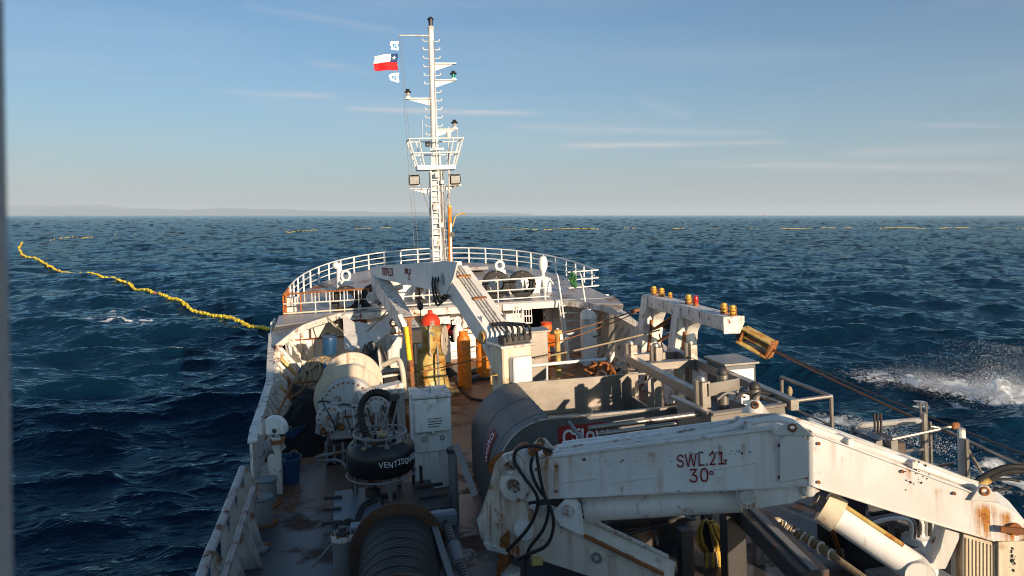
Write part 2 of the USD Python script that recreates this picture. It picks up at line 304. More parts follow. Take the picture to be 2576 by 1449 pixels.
paint('dark_steel', (.045, .042, .042), rust=.5, streak=.4, edge=.5, rough=.5, scale=3)
paint('grey_steel', (.22, .22, .22), rust=.5, streak=.5, edge=.6, rough=.45, scale=3)
plain('stainless', (.34, .30, .26), .38, .72, var=.18, scale=3, bump=.1)
plain('stainless_dull', (.13, .13, .133), .55, .3, var=.22, scale=2, bump=.15)
plain('chrome', (.6, .6, .6), .18, 1.0, var=.08)
plain('black_rubber', (.018, .017, .016), .6, var=.4, scale=14)
plain('tyre_rubber', (.030, .027, .025), .75, var=.5, scale=10)
plain('black_gloss', (.010, .010, .012), .35, var=.4, scale=8)
plain('wire_rope', (.10, .07, .05), .6, .3, var=.5, scale=60)
plain('rust_wire', (.22, .09, .035), .8, var=.4, scale=40)
plain('drum_wire', (.028, .03, .033), .45, .5, var=.5, scale=30, bump=.5)
plain('tan_rope', (.33, .25, .15), .9, var=.4, scale=30, bump=.6)
plain('blue_rope', (.02, .10, .30), .8, var=.4, scale=30)
plain('dark_net', (.012, .012, .014), .95, var=.6, scale=25, bump=1.0)
plain('blue_plastic', (.012, .06, .15), .4, var=.3, scale=5)
plain('orange_plastic', (.62, .14, .015), .5, var=.3, scale=7)
plain('orange_paint', (.66, .19, .015), .5, var=.4, scale=9)
plain('red_plastic', (.62, .045, .012), .45, var=.2, scale=4)
plain('yellow_plastic', (.88, .56, .015), .45, var=.25, scale=2)
plain('yellow_lamp', (.62, .38, .06), .5, var=.5, scale=30)
plain('white_plastic', (.74, .73, .71), .45, var=.08, scale=5)
plain('canvas', (.70, .66, .60), .85, var=.12, scale=6, bump=.4)
plain('green_cloth', (.03, .13, .04), .9, var=.6, scale=15)
plain('text_red', (.22, .012, .012), .6, var=.5, scale=40)
MATS['text_worn'] = usdkit.material(stage, '/World/Looks/text_worn', {'tc': ('texture_coordinate', {}), 'n': ('noise_texture', {'scale': 26.0, 'detail': 5.0, 'roughness': .7}), 'm': ('map_range', {'from_min': .34, 'from_max': .41, 'clamp': True}), 'p': ('principled_bsdf', {'base_color': (.25, .015, .014), 'roughness': .65}), 't': ('transparent_bsdf', {}), 'x': ('mix_closure', {})},
    [('tc.object', 'n.vector'), ('n.fac', 'm.value'), ('m.result', 'x.fac'), ('t.BSDF', 'x.closure1'), ('p.BSDF', 'x.closure2')], surface='x.closure')
plain('text_black', (.02, .02, .02), .6)
plain('text_white', (.75, .74, .74), .6, var=.15, scale=40)
plain('logo_red', (.28, .018, .02), .5, var=.2)
plain('flag_white', (.82, .82, .82), .8, var=.05); plain('flag_red', (.70, .008, .012), .8, var=.1); plain('flag_blue', (.01, .05, .16), .8, var=.1); plain('emblem_blue', (.12, .36, .60), .8, var=.1)
plain('lamp_black', (.02, .02, .02), .4); plain('lamp_glass', (.35, .33, .30), .12, var=.2, scale=6)
plain('green_glass', (.0, .22, .14), .1); plain('red_glass', (.5, .02, .01), .2)
plain('rust_hole', (.012, .010, .010), .9)
plain('float_red', (.45, .08, .05), .6)
plain('wheelhouse_white', (.80, .79, .77), .5, var=.1); plain('glass_dark', (.02, .025, .03), .05)
plain('hill', (.05, .065, .06), .95, var=.4, scale=.0006)

# ------------------------------------------------------------------ the sea
def sea():
    K = F * 1024 / 2576
    rows = np.linspace(372, 1.0, 560); r = np.concatenate([np.linspace(2, ZC * K / 372 - .3, 26), ZC * K / rows, ZC * K / np.array([.8, .6, .45, .33, .26])])
    az = np.radians(np.concatenate([np.linspace(-180, -44, 50)[:-1], np.linspace(-44, 44, 1180), np.linspace(44, 180, 50)[1:-1]]))
    dr = np.gradient(r)
    X = r[:, None] * np.sin(az)[None]; Y = r[:, None] * np.cos(az)[None]; Z = np.zeros_like(X)
    DX = np.zeros_like(X); DY = np.zeros_like(X); S = np.zeros_like(X); NX = np.zeros_like(X); NY = np.zeros_like(X); dlat = r * math.radians(88) / 1180
    g = np.random.default_rng(11); N = 176
    lam = np.exp(np.linspace(math.log(.36), math.log(34), N)) * g.uniform(.93, 1.07, N)
    th = math.radians(272) + g.normal(0, .50, N); th[lam < 3] += g.normal(0, .25, (lam < 3).sum())      # the way the waves run (measured from +x)
    sl = np.interp(np.log(lam), np.log([.36, .8, 1.2, 3.5, 6, 12, 34]), [.024, .027, .031, .036, .034, .023, .010]) * g.uniform(.5, 1.5, N); ph = g.uniform(0, 2 * math.pi, N)
    for l, t, q, p in zip(lam, th, sl, ph):
        att = np.clip((l / np.maximum(dr, 1e-6) - 1.6) / 2.4, 0, 1); lat = np.clip((l / dlat - 2.2) / 2.0, 0, 1) * np.clip(1.4 - r / 2600, 0, 1)
        if l > 5: att = np.maximum(att, np.clip((l / np.maximum(dr, 1e-6) - .3) / .7, 0, 1) * .7)      # far crests are kept, so that they hide the troughs behind
        k = max(np.nonzero(att > 0)[0].max(initial=0), np.nonzero(lat > 0)[0].max(initial=0)) + 1
        kx, ky = math.cos(t), math.sin(t); w = 2 * math.pi / l; a = (q / w * att[:k, None])
        f = (w * (kx * X[:k] + ky * Y[:k]) + p).astype(np.float32)
        c, s = np.cos(f), np.sin(f)
        Z[:k] += a * c; DX[:k] -= 1.0 * a * kx * s; DY[:k] -= 1.0 * a * ky * s; S[:k] += q * c * att[:k, None]
        sn = s * (q * lat[:k, None]); NX[:k] += kx * sn; NY[:k] += ky * sn
    outer = np.clip((np.abs(az) - math.radians(44)) / math.radians(3), 0, 1)[None]
    for M in (Z, DX, DY): M *= 1 - .8 * outer
    P = np.stack([X + DX, Y + DY, Z], -1)
    left = np.array([sum(.5 * q * q * (1 - min(1, max(0, (l / d - 1.6) / 2.4))) for l, q in zip(lam, sl)) for d in dr])      # slope variance too fine for the mesh
    chop = np.repeat((.06 + .10 * np.sqrt(left / left.max()) * np.clip((r - 60) / 300, 0, 1))[:, None], X.shape[1], 1)
    # foam: crests that break, the bow wash to starboard, one breaker to port
    foam = np.clip((S - .56) / .2, 0, 1) * (r[:, None] < 260) * .7
    def spot(u0, v0, u1, v1, w, amp, seed, sc):
        a, b = PW(u0, v0)[:2], PW(u1, v1)[:2]; d = b - a; L = np.linalg.norm(d); d = d / L
        q = np.stack([X - a[0], Y - a[1]], -1); al = q @ d; pe = q @ A(-d[1], d[0])
        m = np.exp(-(pe / w) ** 2) * np.exp(-(np.clip(np.maximum(-al, al - L), 0, None) / w) ** 2)
        i = m > .02
        nz = meshkit.fbm(np.stack([X[i] * sc, Y[i] * sc, Z[i]], -1), 5, seed)
        m[i] = m[i] * np.clip((nz - .40) * 4.5, 0, 1.2) * amp
        foam[:] = np.maximum(foam, m)
    spot(2190, 945, 2560, 985, 1.2, .85, 3, 1.5); spot(2300, 985, 2620, 1030, 2.0, .85, 4, 1.4); spot(2150, 960, 2400, 1010, 2.5, .55, 14, 1.2)
    spot(2090, 1060, 2500, 1190, 3.0, .75, 5, .7); spot(1990, 1060, 2300, 1040, 1.6, .8, 6, 1.0); spot(2200, 1150, 2620, 1290, 3.0, .6, 7, .8)
    spot(285, 808, 352, 814, 2.2, 1.35, 8, 2.2); spot(312, 788, 336, 776, 1.8, 1.7, 9, 1.2); spot(95, 611, 112, 612, 3, 1.0, 10, .3)
    spot(420, 990, 640, 950, 3.0, .35, 12, .6)
    n = {'g': ('geometry', {}), 'f': ('attribute', {'attribute': 'foam'}),
         'm1': ('mapping', {'mapping_type': 'texture', 'scale': (1.1, .75, 1.0), 'rotation': (0, 0, .15)}), 'ch': ('attribute', {'attribute': 'chop'}),
         'n1': ('noise_texture', {'type': 'ridged_multifractal', 'use_normalize': True, 'scale': .85, 'detail': 6.0, 'roughness': .55, 'offset': 1.0, 'gain': 1.6, 'distortion': .35}), 'n2': ('noise_texture', {'scale': .30, 'detail': 4.0, 'roughness': .55, 'distortion': .3}),
         'm3': ('mapping', {'mapping_type': 'texture', 'scale': (30.0, 9.0, 9.0), 'rotation': (0, 0, .15)}), 'n3': ('noise_texture', {'scale': 1.0, 'detail': 3.0, 'roughness': .6}), 'h3': ('math', {'math_type': 'multiply_add', 'value2': 10.0}),
         'hs': ('math', {'math_type': 'multiply_add', 'value2': 2.0}), 'b': ('bump', {'strength': 1.0, 'distance': .042}),
         'fn': ('noise_texture', {'scale': 7.0, 'detail': 6.0, 'roughness': .7, 'distortion': .8}), 'fs': ('math', {'math_type': 'add'}),
         'fm': ('map_range', {'from_min': 1.05, 'from_max': 1.40, 'clamp': True}), 'fz': ('math', {'math_type': 'greater_than', 'value2': .01}), 'fx': ('math', {'math_type': 'multiply'}),
         'wd': ('diffuse_bsdf', {'color': (.0015, .0165, .038)}), 'wg': ('glossy_bsdf', {'color': (.62, .88, .96), 'roughness': .08}), 'wf': ('fresnel', {'IOR': 1.33}), 'w': ('mix_closure', {}), 'wp': ('math', {'math_type': 'power', 'value2': 1.3}), 'wk': ('math', {'math_type': 'multiply', 'value2': .85}),
         'fo': ('principled_bsdf', {'base_color': (.62, .64, .66), 'roughness': .9}), 'mx': ('mix_closure', {})}
    L = [('g.position', 'm1.vector'), ('m1.vector', 'n1.vector'), ('m1.vector', 'n2.vector'), ('n2.fac', 'hs.value1'), ('n1.fac', 'hs.value3'), ('g.position', 'm3.vector'), ('m3.vector', 'n3.vector'), ('n3.fac', 'h3.value1'), ('hs.value', 'h3.value3'), ('h3.value', 'b.height'), ('b.normal', 'wd.normal'), ('b.normal', 'wg.normal'), ('b.normal', 'wf.normal'), ('wf.fac', 'wp.value1'), ('wp.value', 'wk.value1'), ('wk.value', 'w.fac'), ('wd.BSDF', 'w.closure1'), ('wg.BSDF', 'w.closure2'),
         ('g.position', 'fn.vector'), ('fn.fac', 'fs.value1'), ('f.fac', 'fs.value2'), ('fs.value', 'fm.value'), ('f.fac', 'fz.value1'), ('fm.result', 'fx.value1'), ('fz.value', 'fx.value2'),
         ('ch.fac', 'wg.roughness'), ('fx.value', 'mx.fac'), ('w.closure', 'mx.closure1'), ('fo.BSDF', 'mx.closure2')]
    MATS['sea'] = usdkit.material(stage, '/World/Looks/sea_water', n, L, surface='mx.closure')
    a, b = X.shape; idx = np.arange(a * b).reshape(a, b)
    q = np.stack([idx[:-1, :-1], idx[:-1, 1:], idx[1:, 1:], idx[1:, :-1]], -1).reshape(-1, 4)
    m = usdkit.mesh(stage, '/World/sea', (P.reshape(-1, 3), q), MATS['sea'], smooth=True)
    UsdGeom.PrimvarsAPI(m).CreatePrimvar('foam', Sdf.ValueTypeNames.FloatArray, 'vertex').Set(Vt.FloatArray.FromNumpy(foam.ravel().astype(np.float32)))
    nr = np.stack([NX, NY, np.maximum(1 - S, .35)], -1).reshape(-1, 3); nr /= np.linalg.norm(nr, axis=1, keepdims=True)
    m.GetNormalsAttr().Set(Vt.Vec3fArray.FromNumpy(nr.astype(np.float32)))
    UsdGeom.PrimvarsAPI(m).CreatePrimvar('chop', Sdf.ValueTypeNames.FloatArray, 'vertex').Set(Vt.FloatArray.FromNumpy(chop.ravel().astype(np.float32)))
    tag('/World/sea', 'dark blue choppy open sea with small whitecaps', 'sea', kind='structure')
    return lambda x, y: float(sum(q / (2 * math.pi / l) * math.cos(2 * math.pi / l * (math.cos(t) * x + math.sin(t) * y) + p) for l, t, q, p in zip(lam, th, sl, ph) if l > 5))
sea_z = sea()

def hills():
    prof = [(-500, 522), (-300, 514), (-120, 519), (0, 516.6), (120, 517.5), (250, 515.4), (330, 521), (400, 525), (480, 527), (510, 525), (575, 522), (650, 524), (740, 526.5), (850, 530), (980, 533), (1060, 532), (1180, 534.5), (1270, 534), (1340, 538.5)]
    us = np.linspace(-500, 1340, 260); top = np.interp(us, *np.array(prof).T)
    R = 24000.0; P = []
    for j, fr in enumerate(np.linspace(0, 1, 14)):
        row = []
        for u, v in zip(us, top):
            d = 22600 + 2800 * fr; x = (u - C) / F * d
            H = max((HZ - v) / F * R, 0)
            nz = meshkit.fbm(A(u / 26, fr * 5, 3)[None], 4, 5)[0]
            h = H * (math.sin(math.pi / 2 * min(fr / .5, 1)) ** .8 if fr <= .5 else math.cos(math.pi / 2 * (fr - .5) / .5)) * (.78 + .44 * nz) if H else 0
            row.append((x, d, h - 6))
        P.append(row)
    m = MB().grid(np.array(P))
    v, f = np.vstack(m.v), np.vstack(m.f)
    usdkit.mesh(stage, '/World/hills', (v, f[:, ::-1]), MATS['hill'], smooth=True)
    tag('/World/hills', 'low hazy coastal hills on the far left horizon', 'hills', kind='structure')
hills()
hz = MB().box((0, 12000, 190), (76000, 90000, 392)); v, f = np.vstack(hz.v), np.vstack(hz.f)
MATS['haze'] = usdkit.material(stage, '/World/Looks/haze', {'v': ('principled_volume', {'color': (.80, .90, 1.0), 'density': 7.5e-5, 'anisotropy': 0.0})}, [], volume='v.volume')
usdkit.mesh(stage, '/World/haze', (v, f), MATS['haze']); tag('/World/haze', 'thin sea haze that pales the far coast', 'haze', kind='stuff')

# ------------------------------------------------------------------ the vessel: hull, decks, bulwarks, forecastle
cap_px = [(505, 1449, 1.0), (540, 1360, 1.0), (575, 1270, 1.0), (610, 1180, 1.0), (635, 1112, 1.0), (640, 1080, 1.0), (660, 1020, 1.0), (678, 960, 1.0), (680, 905, 1.18), (683, 840, 1.42)]
cap_port = np.array([PX(u, v, h=h) for u, v, h in cap_px])
cap_port = np.vstack([[A(-1.55, -9, 1.0), A(-1.6, 3, 1.0)], cap_port])
mir = lambda P: np.asarray(P) * A(-1, 1, 1) + A(5.72, 0, 0)
mir0 = lambda P: np.asarray(P) * A(-1, 1, 1) + A(6, 0, 0)
def flare(s): return np.interp(s, [11, 15, 18, 22, 25.5], [.02, .25, .62, .85, .9])
def bow(n=40, extra=0.0, s0=24.0):
    q = np.linspace(0, 1, n) ** .5; w = (5.4 + extra) * (1 - q ** 3.08) ** .49
    return 3 - w, s0 + (8.5 + extra) * q, 1.9 + .82 * q ** 1.5
def deck_h(s): return 1.9 + .82 * np.clip((s - 24) / 8.5, 0, 1) ** 1.5
def vessel():
    T = thing('fishing_vessel', 'white and rust streaked fishing vessel with raised forecastle and long working deck', 'fishing boat', (3, 10, 0))
    # hull shell as a closed loft
    secs = []
    for t, s, h in cap_port: secs.append((s, 3 - t))
    bt, bs, _ = bow(26)
    for t, s in list(zip(bt, bs))[0:]: secs.append((s, 3 - t + .02))
    secs = sorted([q for q in secs if q[1] > .05]); V = []
    for s, w in secs:
        f = .55 + .4 * min(1, max(0, (34 - s) / 22)); k = -.6 if s > 24 else 0
        V.append([(3 - w, s, -.02), (3 - w * f, s, -3.3), (3 - w * f * .6, s, -5.0), (3 + w * f * .6, s, -5.0), (3 + w * f, s, -3.3), (3 + w, s, -.02)])
    V = np.array(V); a = len(V); idx = np.arange(a * 6).reshape(a, 6); Q = []
    for i in range(a - 1):
        for j in range(6): Q.append((idx[i, j], idx[i + 1, j], idx[i + 1, (j + 1) % 6], idx[i, (j + 1) % 6]))
    Q = np.array(Q); tri = np.vstack([Q[:, [0, 1, 2]], Q[:, [0, 2, 3]], [(idx[0, 0], idx[0, j], idx[0, j + 1]) for j in range(1, 5)], [(idx[-1, 0], idx[-1, j + 1], idx[-1, j]) for j in range(1, 5)]])
    part(T, 'hull', MB().add(V.reshape(-1, 3), tri), 'white_rusty')
    # main deck in plates
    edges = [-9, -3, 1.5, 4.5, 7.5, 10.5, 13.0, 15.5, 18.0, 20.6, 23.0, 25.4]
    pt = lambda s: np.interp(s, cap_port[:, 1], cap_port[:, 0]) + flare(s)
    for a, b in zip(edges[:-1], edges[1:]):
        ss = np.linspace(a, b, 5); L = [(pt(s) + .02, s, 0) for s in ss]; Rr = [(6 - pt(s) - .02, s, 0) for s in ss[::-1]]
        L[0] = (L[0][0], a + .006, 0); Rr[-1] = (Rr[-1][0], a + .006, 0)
        part(T, 'deck_plate', MB().prism(L + Rr, A(0, 0, -.018)), 'deck_shaded' if a < 13 else 'deck_half_shaded' if a < 15 else 'deck_paint')  # lit brown forward, shade painted into the grey plates aft
    # bulwarks, with cap and stays
    for side, tf in ((0, lambda P: np.asarray(P, float)), (1, mir)):
        P = cap_port if side == 0 else cap_port
        hi = [p for p in P if p[1] > 12.9]; m = MB()
        for p, q in zip(hi[:-1], hi[1:]):
            m.prism(tf([p - A(0, 0, .02), q - A(0, 0, .02), A(q[0] + flare(q[1]), q[1], 0), A(p[0] + flare(p[1]), p[1], 0)]), A(.05 if side else -.05, 0, 0))
        last = hi[-1]
        m.prism(tf([last - A(0, 0, .02), A(-2.45, 24.0, 1.72), A(-2.45, 25.0, 1.72), A(-2.45 + flare(25.0), 25.0, 0), A(last[0] + flare(last[1]), last[1], 0)]), A(.05 if side else -.05, 0, 0))
        part(T, 'bulwark', m, 'white_wall', label='port bulwark with rust streaks' if side == 0 else 'starboard bulwark lying in shade'); m = MB()
        lo = [p for p in P if p[1] <= 13.4]
        for p, q in zip(lo[:-1], lo[1:]):
            m.prism(tf([A(p[0], p[1], .22), A(q[0], q[1], .22), A(q[0], q[1], 0), A(p[0], p[1], 0)]), A(.03 if side else -.03, 0, 0))
        part(T, 'low_bulwark', m, 'flaky_shaded')
        m = MB()
        for p, q in zip(hi[:-1], hi[1:]): m.bar(*tf([p, q]), .17, .035)
        part(T, 'bulwark_cap', m, 'white_rusty')
        for s in list(np.arange(15.2, 21.7, .52)) + [22.2, 22.8, 23.4, 24.0, 24.5]:
            t = np.interp(s, P[:, 1], P[:, 0]); h = np.interp(s, P[:, 1], P[:, 2]) - .06
            if s > last[1]: t, h = -2.45, min(1.7, 1.4 + (s - last[1]) * .2)
            part(T, 'bulwark_stay', MB().prism(tf([A(t + .002, s, h), A(t + .07, s, h), A(t + flare(s) + .12, s, .03), A(t + flare(s) - .02, s, .03)]), A(0, .022, 0)), 'white_rusty')
    # forecastle: side plating, deck, fascia, bulkhead with doorway
    bt, bs, bh = bow(40)
    outline = [A(t, s, h) for t, s, h in zip(bt, bs, bh)] + [mir(A(t, s, h)) for t, s, h in zip(bt[::-1], bs[::-1], bh[::-1])][1:]
    m = MB(); n = len(outline); top = [p - A(0, 0, .1) for p in outline]; bot = [A(p[0] * .97 + .09, p[1] - .25 * max(0, (p[1] - 24) / 8.5), -.05) for p in outline]
    m.grid(np.array([[a, b] for a, b in zip(top, bot)])); part(T, 'forecastle_side', m, 'white_paint')
    aftp = [PX(905, 785, h=1.9), PX(1000, 779, h=1.9), PX(1180, 765, h=1.9), PX(1270, 758, h=1.9), PX(1376, 750, h=1.9), PX(1378, 741, h=1.9), PX(1444, 738, h=1.9), PX(1446, 745, h=1.9), PX(1479, 747, h=1.9), PX(1500, 750, h=1.9)]
    aftp[0][1] = 23.75
    V = [A(p[0], p[1], p[2]) for p in outline]; cen = [A(3 + (p[0] - 3) * .0, max(p[1] * .45 + 24.9 * .55, 24.4), 0) for p in V]
    # the deck as strips from port to starboard between the outline's two halves
    half = list(zip(bt, bs, bh)); grid = []
    for t, s, h in half[:-1]:
        wd_ = 6 - 2 * t - .28 * min(1, max(0, (32 - s) / 5)); grid.append([(t + wd_ * k, s, h + .06 * math.sin(math.pi * k)) for k in np.linspace(0, 1, 13)])
    grid.insert(0, [(-2.4 + 10.5 * k, 23.72, 1.9 + .06 * math.sin(math.pi * k)) for k in np.linspace(0, 1, 13)])
    part(T, 'forecastle_deck', MB().grid(np.array(grid)[:, ::-1], .09), 'foredeck_paint')
    # knees that carry the deck's edge round to the bulwarks
    O = [A(-2.47, 23.9, 1.93), A(-2.48, 22.9, 1.75), PX(683, 838, h=1.45), PX(681, 868, h=1.3)]
    I = [A(-.55, 23.9, 1.92), PX(800, 804, h=1.88), PX(750, 824, h=1.78), PX(693, 868, h=1.42)]
    for side, tf in ((0, lambda P: np.asarray(P, float)), (1, mir)):
        k = np.linspace(0, 1, 14); Oi = np.array([np.interp(k, np.linspace(0, 1, 4), np.array(O)[:, j]) for j in range(3)]).T; Ii = spline(I, 5); Ii = np.array([np.interp(k, np.linspace(0, 1, len(Ii)), Ii[:, j]) for j in range(3)]).T
        G = np.array([[tf(a), tf(b)] for a, b in zip(Oi, Ii)]); G = G if side else G[:, ::-1]
        part(T, 'deck_knee', MB().grid(G[:, ::-1], .05), 'foredeck_paint')
        G = np.array([[p + A(0, -.012, .012), p + A(0, -.012, -.17)] for p in np.array([tf(q) for q in Ii])]); m = MB().grid(G if side else G[:, ::-1], .03)
        part(T, 'knee_fascia', m, 'white_rusty')
    m = MB().box((1.92, 23.70, 1.79), (4.9, .05, .2)).box((4.36 + 1.0, 23.70, 1.79), (1.9, .05, .2))
    part(T, 'fascia', m, 'white_rusty')
    D0, D1 = 5.35, 6.05                                   # the doorway
    wall = MB().box(((-2.4 + D0) / 2, 25.03, .93), (D0 + 2.4, .06, 1.86)).box(((D1 + 8.4) / 2, 25.03, .93), (8.4 - D1, .06, 1.86)).box(((D0 + D1) / 2, 25.03, 1.75), (D1 - D0, .06, .22))
    part(T, 'bulkhead', wall, 'white_wall')
    part(T, 'door_frame', MB().box((D0 - .03, 24.97, .82), (.06, .06, 1.66)).box((D1 + .03, 24.97, .82), (.06, .06, 1.66)).box(((D0 + D1) / 2, 24.97, 1.62), (D1 - D0 + .12, .06, .06)), 'white_rusty')
    d = part(T, 'door', MB().box((D0 - .33, 24.86, .82), (.58, .05, 1.5), ch=.015), 'white_paint')
    part(d, 'handle', MB().bar((D0 - .15, 24.82, .7), (D0 - .15, 24.82, .95), .03), 'grey_steel')
    part(T, 'inner_bulkhead', MB().box((5.6, 26.8, .9), (4.5, .05, 1.8)), 'dark_steel')  # coloured dark to stand for the unlit interior behind the doorway
    for t in (-1.2, .3, 1.7, 3.1, 4.5, 6.7): part(T, 'deck_beam', MB().box((t, 24.38, 1.74), (.06, 1.24, .14)), 'white_paint')
    part(T, 'bulkhead_pillar', MB().box((2.35, 24.72, .88), (.9, .56, 1.75), ch=.02), 'white_paint')
    for t, w, h, z in ((-1.15, .9, .5, 1.30), (.15, .7, .35, 1.05)):
        part(T, 'wall_locker', MB().box((t, 24.86, z), (w, .28, h), ch=.015), 'white_rusty')
    part(T, 'ventilation_grille', MB().box((-.25, 24.98, 1.38), (.8, .05, .4)), 'rust_steel')
    # breakwater on the foredeck
    m = MB().box((3.4, 25.55, 2.2), (6.2, .04, .56)); part(T, 'breakwater', m, 'white_paint')
    for t in np.arange(.6, 6.6, .62):
        part(T, 'breakwater_stay', MB().prism([A(t, 25.52, 2.46), A(t, 25.48, 2.46), A(t, 25.18, 1.95), A(t, 25.52, 1.95)], A(.02, 0, 0)), 'white_paint')
    # pipes, boxes and brackets on the lit side walls
    for s_, w_, k in ((19.4, .05, 0), (20.1, .07, 1), (20.5, .04, 0), (21.3, .06, 1), (22.1, .05, 0), (23.2, .07, 1)):
        t_ = np.interp(s_, cap_port[:, 1], cap_port[:, 0]); hh = np.interp(s_, cap_port[:, 1], cap_port[:, 2]) - .18
        a_, b_ = A(t_ + .12, s_, hh), A(t_ + flare(s_) + .06, s_, .15); part(T, 'wall_pipe', MB().tube([a_, b_], w_, 8), 'white_rusty' if k else 'ochre_rusty')
        part(T, 'pipe_fitting', MB().box(a_ + A(.03, 0, -.05), (.2, .18, .2), ch=.03), 'white_rusty')
    for t_, w_ in ((-1.9, .05), (-1.55, .03), (.75, .05), (1.2, .03), (3.3, .05), (4.2, .04), (6.3, .05)):
        part(T, 'wall_pipe', MB().tube([A(t_, 24.93, 1.7), A(t_, 24.93, .1)], w_, 8), 'white_rusty')
    for t_, h_ in ((.95, 1.2), (1.5, .9), (3.9, 1.3), (4.6, 1.0), (6.6, 1.3)):
        part(T, 'wall_box', MB().box((t_, 24.9, h_), (.26, .2, .34), ch=.02), 'white_rusty' if h_ > 1 else 'grey_steel')
    part(T, 'wall_rail', MB().tube([A(-2.2, 24.9, 1.0), A(5.1, 24.9, 1.02)], .022, 6), 'rust_steel')
    # small square hatch and fairleads on the bow
    part(T, 'bow_hatch', MB().box((4.2, 30.2, 2.62), (1.6, 1.2, .16), ch=.03), 'foredeck_paint')
vessel()

def wheelhouse():
    T = thing('wheelhouse', 'white wheelhouse from whose window the deck is seen, its frame at the left edge', 'wheelhouse', (3, -4, 0))
    a, b = PX(9, 0, Y=.62), PX(31, 1449, Y=.62); TOP, E = 5.38, 5.15
    part(T, 'window_frame', MB().prism([a, b, b - A(.16, 0, 0), a - A(.16, 0, 0)], A(0, -.05, 0)), 'wheelhouse_white')
    lo, hi = b[2] - .15, a[2] + .2; L = min(a[0], b[0]) - .15; R = 1.2; y = a[1] - .03
    m = MB().box(((-1.9 + L) / 2, y, TOP / 2), (L + 1.9, .06, TOP)).box(((R + E) / 2, y, TOP / 2), (E - R, .06, TOP)).box(((L + R) / 2, y, lo / 2), (R - L, .06, lo)).box(((L + R) / 2, y, (hi + TOP) / 2), (R - L, .06, TOP - hi))
    part(T, 'front_wall', m, 'wheelhouse_white', smooth=False)
    for t in (-1.87, E - .03): part(T, 'side_wall', MB().box((t, -4.2, TOP / 2), (.06, 9.5, TOP)), 'wheelhouse_white', smooth=False)
    part(T, 'rear_wall', MB().box(((E - 1.9) / 2, -9, TOP / 2), (E + 1.8, .06, TOP)), 'wheelhouse_white', smooth=False)
    part(T, 'roof', MB().box(((E - 1.9) / 2, -4.15, TOP + .05), (E + 2.0, 9.9, .1)), 'wheelhouse_white', smooth=False)
    part(T, 'bridge_deck', MB().box(((E - 1.9) / 2, -4.2, 3.3), (E + 1.7, 9.4, .1)), 'grey_steel', smooth=False)
    W = part(T, 'bridge_wing', MB().box((6.14, -.6, 2.4), (1.94, 2.4, 4.8)), 'wheelhouse_white', smooth=False)  # unseen block added to shape the shadow edges across the deck
wheelhouse()

# ------------------------------------------------------------------ railings on the forecastle
def post_set(T, pts, rails, hts, r=.022, pr=.026, step=1, mat='white_mast', pmats=None, foot=0.0):
    P = np.asarray(pts)
    for k, hh in enumerate(hts):
        part(T, ('top_rail', 'mid_rail', 'low_rail', 'foot_rail')[k], MB().tube(P + A(0, 0, hh), r if k else r * 1.2, 8), mat)
def bow_railing():
    T = thing('bow_railing', 'white curved three bar railing round the bow, its aft port corner red with rust', 'railing', (3, 30, 2.4))
    t, s, h = bow(60); Pp = np.array([t, s, h]).T; mp = mir0(Pp[::-1])[1:]; full = np.vstack([Pp, mp[mp[:, 1] > 26.2]])
    full = full + (A(3, 26, 0) - full) * A(.012, .0, 0)
    seg = np.linalg.norm(np.diff(full, axis=0), axis=1); d = np.concatenate([[0], np.cumsum(seg)]); Ltot = d[-1]
    at = lambda x: np.array([np.interp(x, d, full[:, j]) for j in range(3)])
    red_end = 1.55
    N = 90; xs = np.linspace(red_end, Ltot, N); pts = np.array([at(x) for x in xs]); rp = np.array([at(x) for x in np.linspace(0, red_end, 8)])
    for k, (nm, hh) in enumerate((('top_rail', .64), ('mid_rail', .42), ('low_rail', .20))):
        part(T, nm, MB().tube(pts + A(0, 0, hh), .026 if not k else .020, 8), 'white_mast')
        part(T, nm, MB().tube(rp + A(0, 0, hh), .026 if not k else .020, 8), 'red_rail', label='rusty red end of the rail at the port corner')
    for x in list(np.arange(.04, 1.6, .5)):
        p = at(x); part(T, 'post', MB().tube([p, p + A(0, 0, .64)], .036, 8), 'red_rail')
    for x in np.arange(2.05, Ltot + .01, .735):
        p = at(x); part(T, 'post', MB().tube([p, p + A(0, 0, .64)], .034, 8), 'white_mast')
    # the starboard end turns back inboard
    e = at(Ltot)
    for hh in (.64, .36, .08):
        q = np.vstack([bez(e + A(0, 0, hh), e + A(.16, -.4, hh), e + A(-.1, -.45, hh), 8), [PX(1431, 738, s=25.8) * A(1, 1, 0) + A(0, 0, 1.98 + hh)]])
        part(T, 'return_rail', MB().tube(q, .024, 8), 'white_mast')
bow_railing()
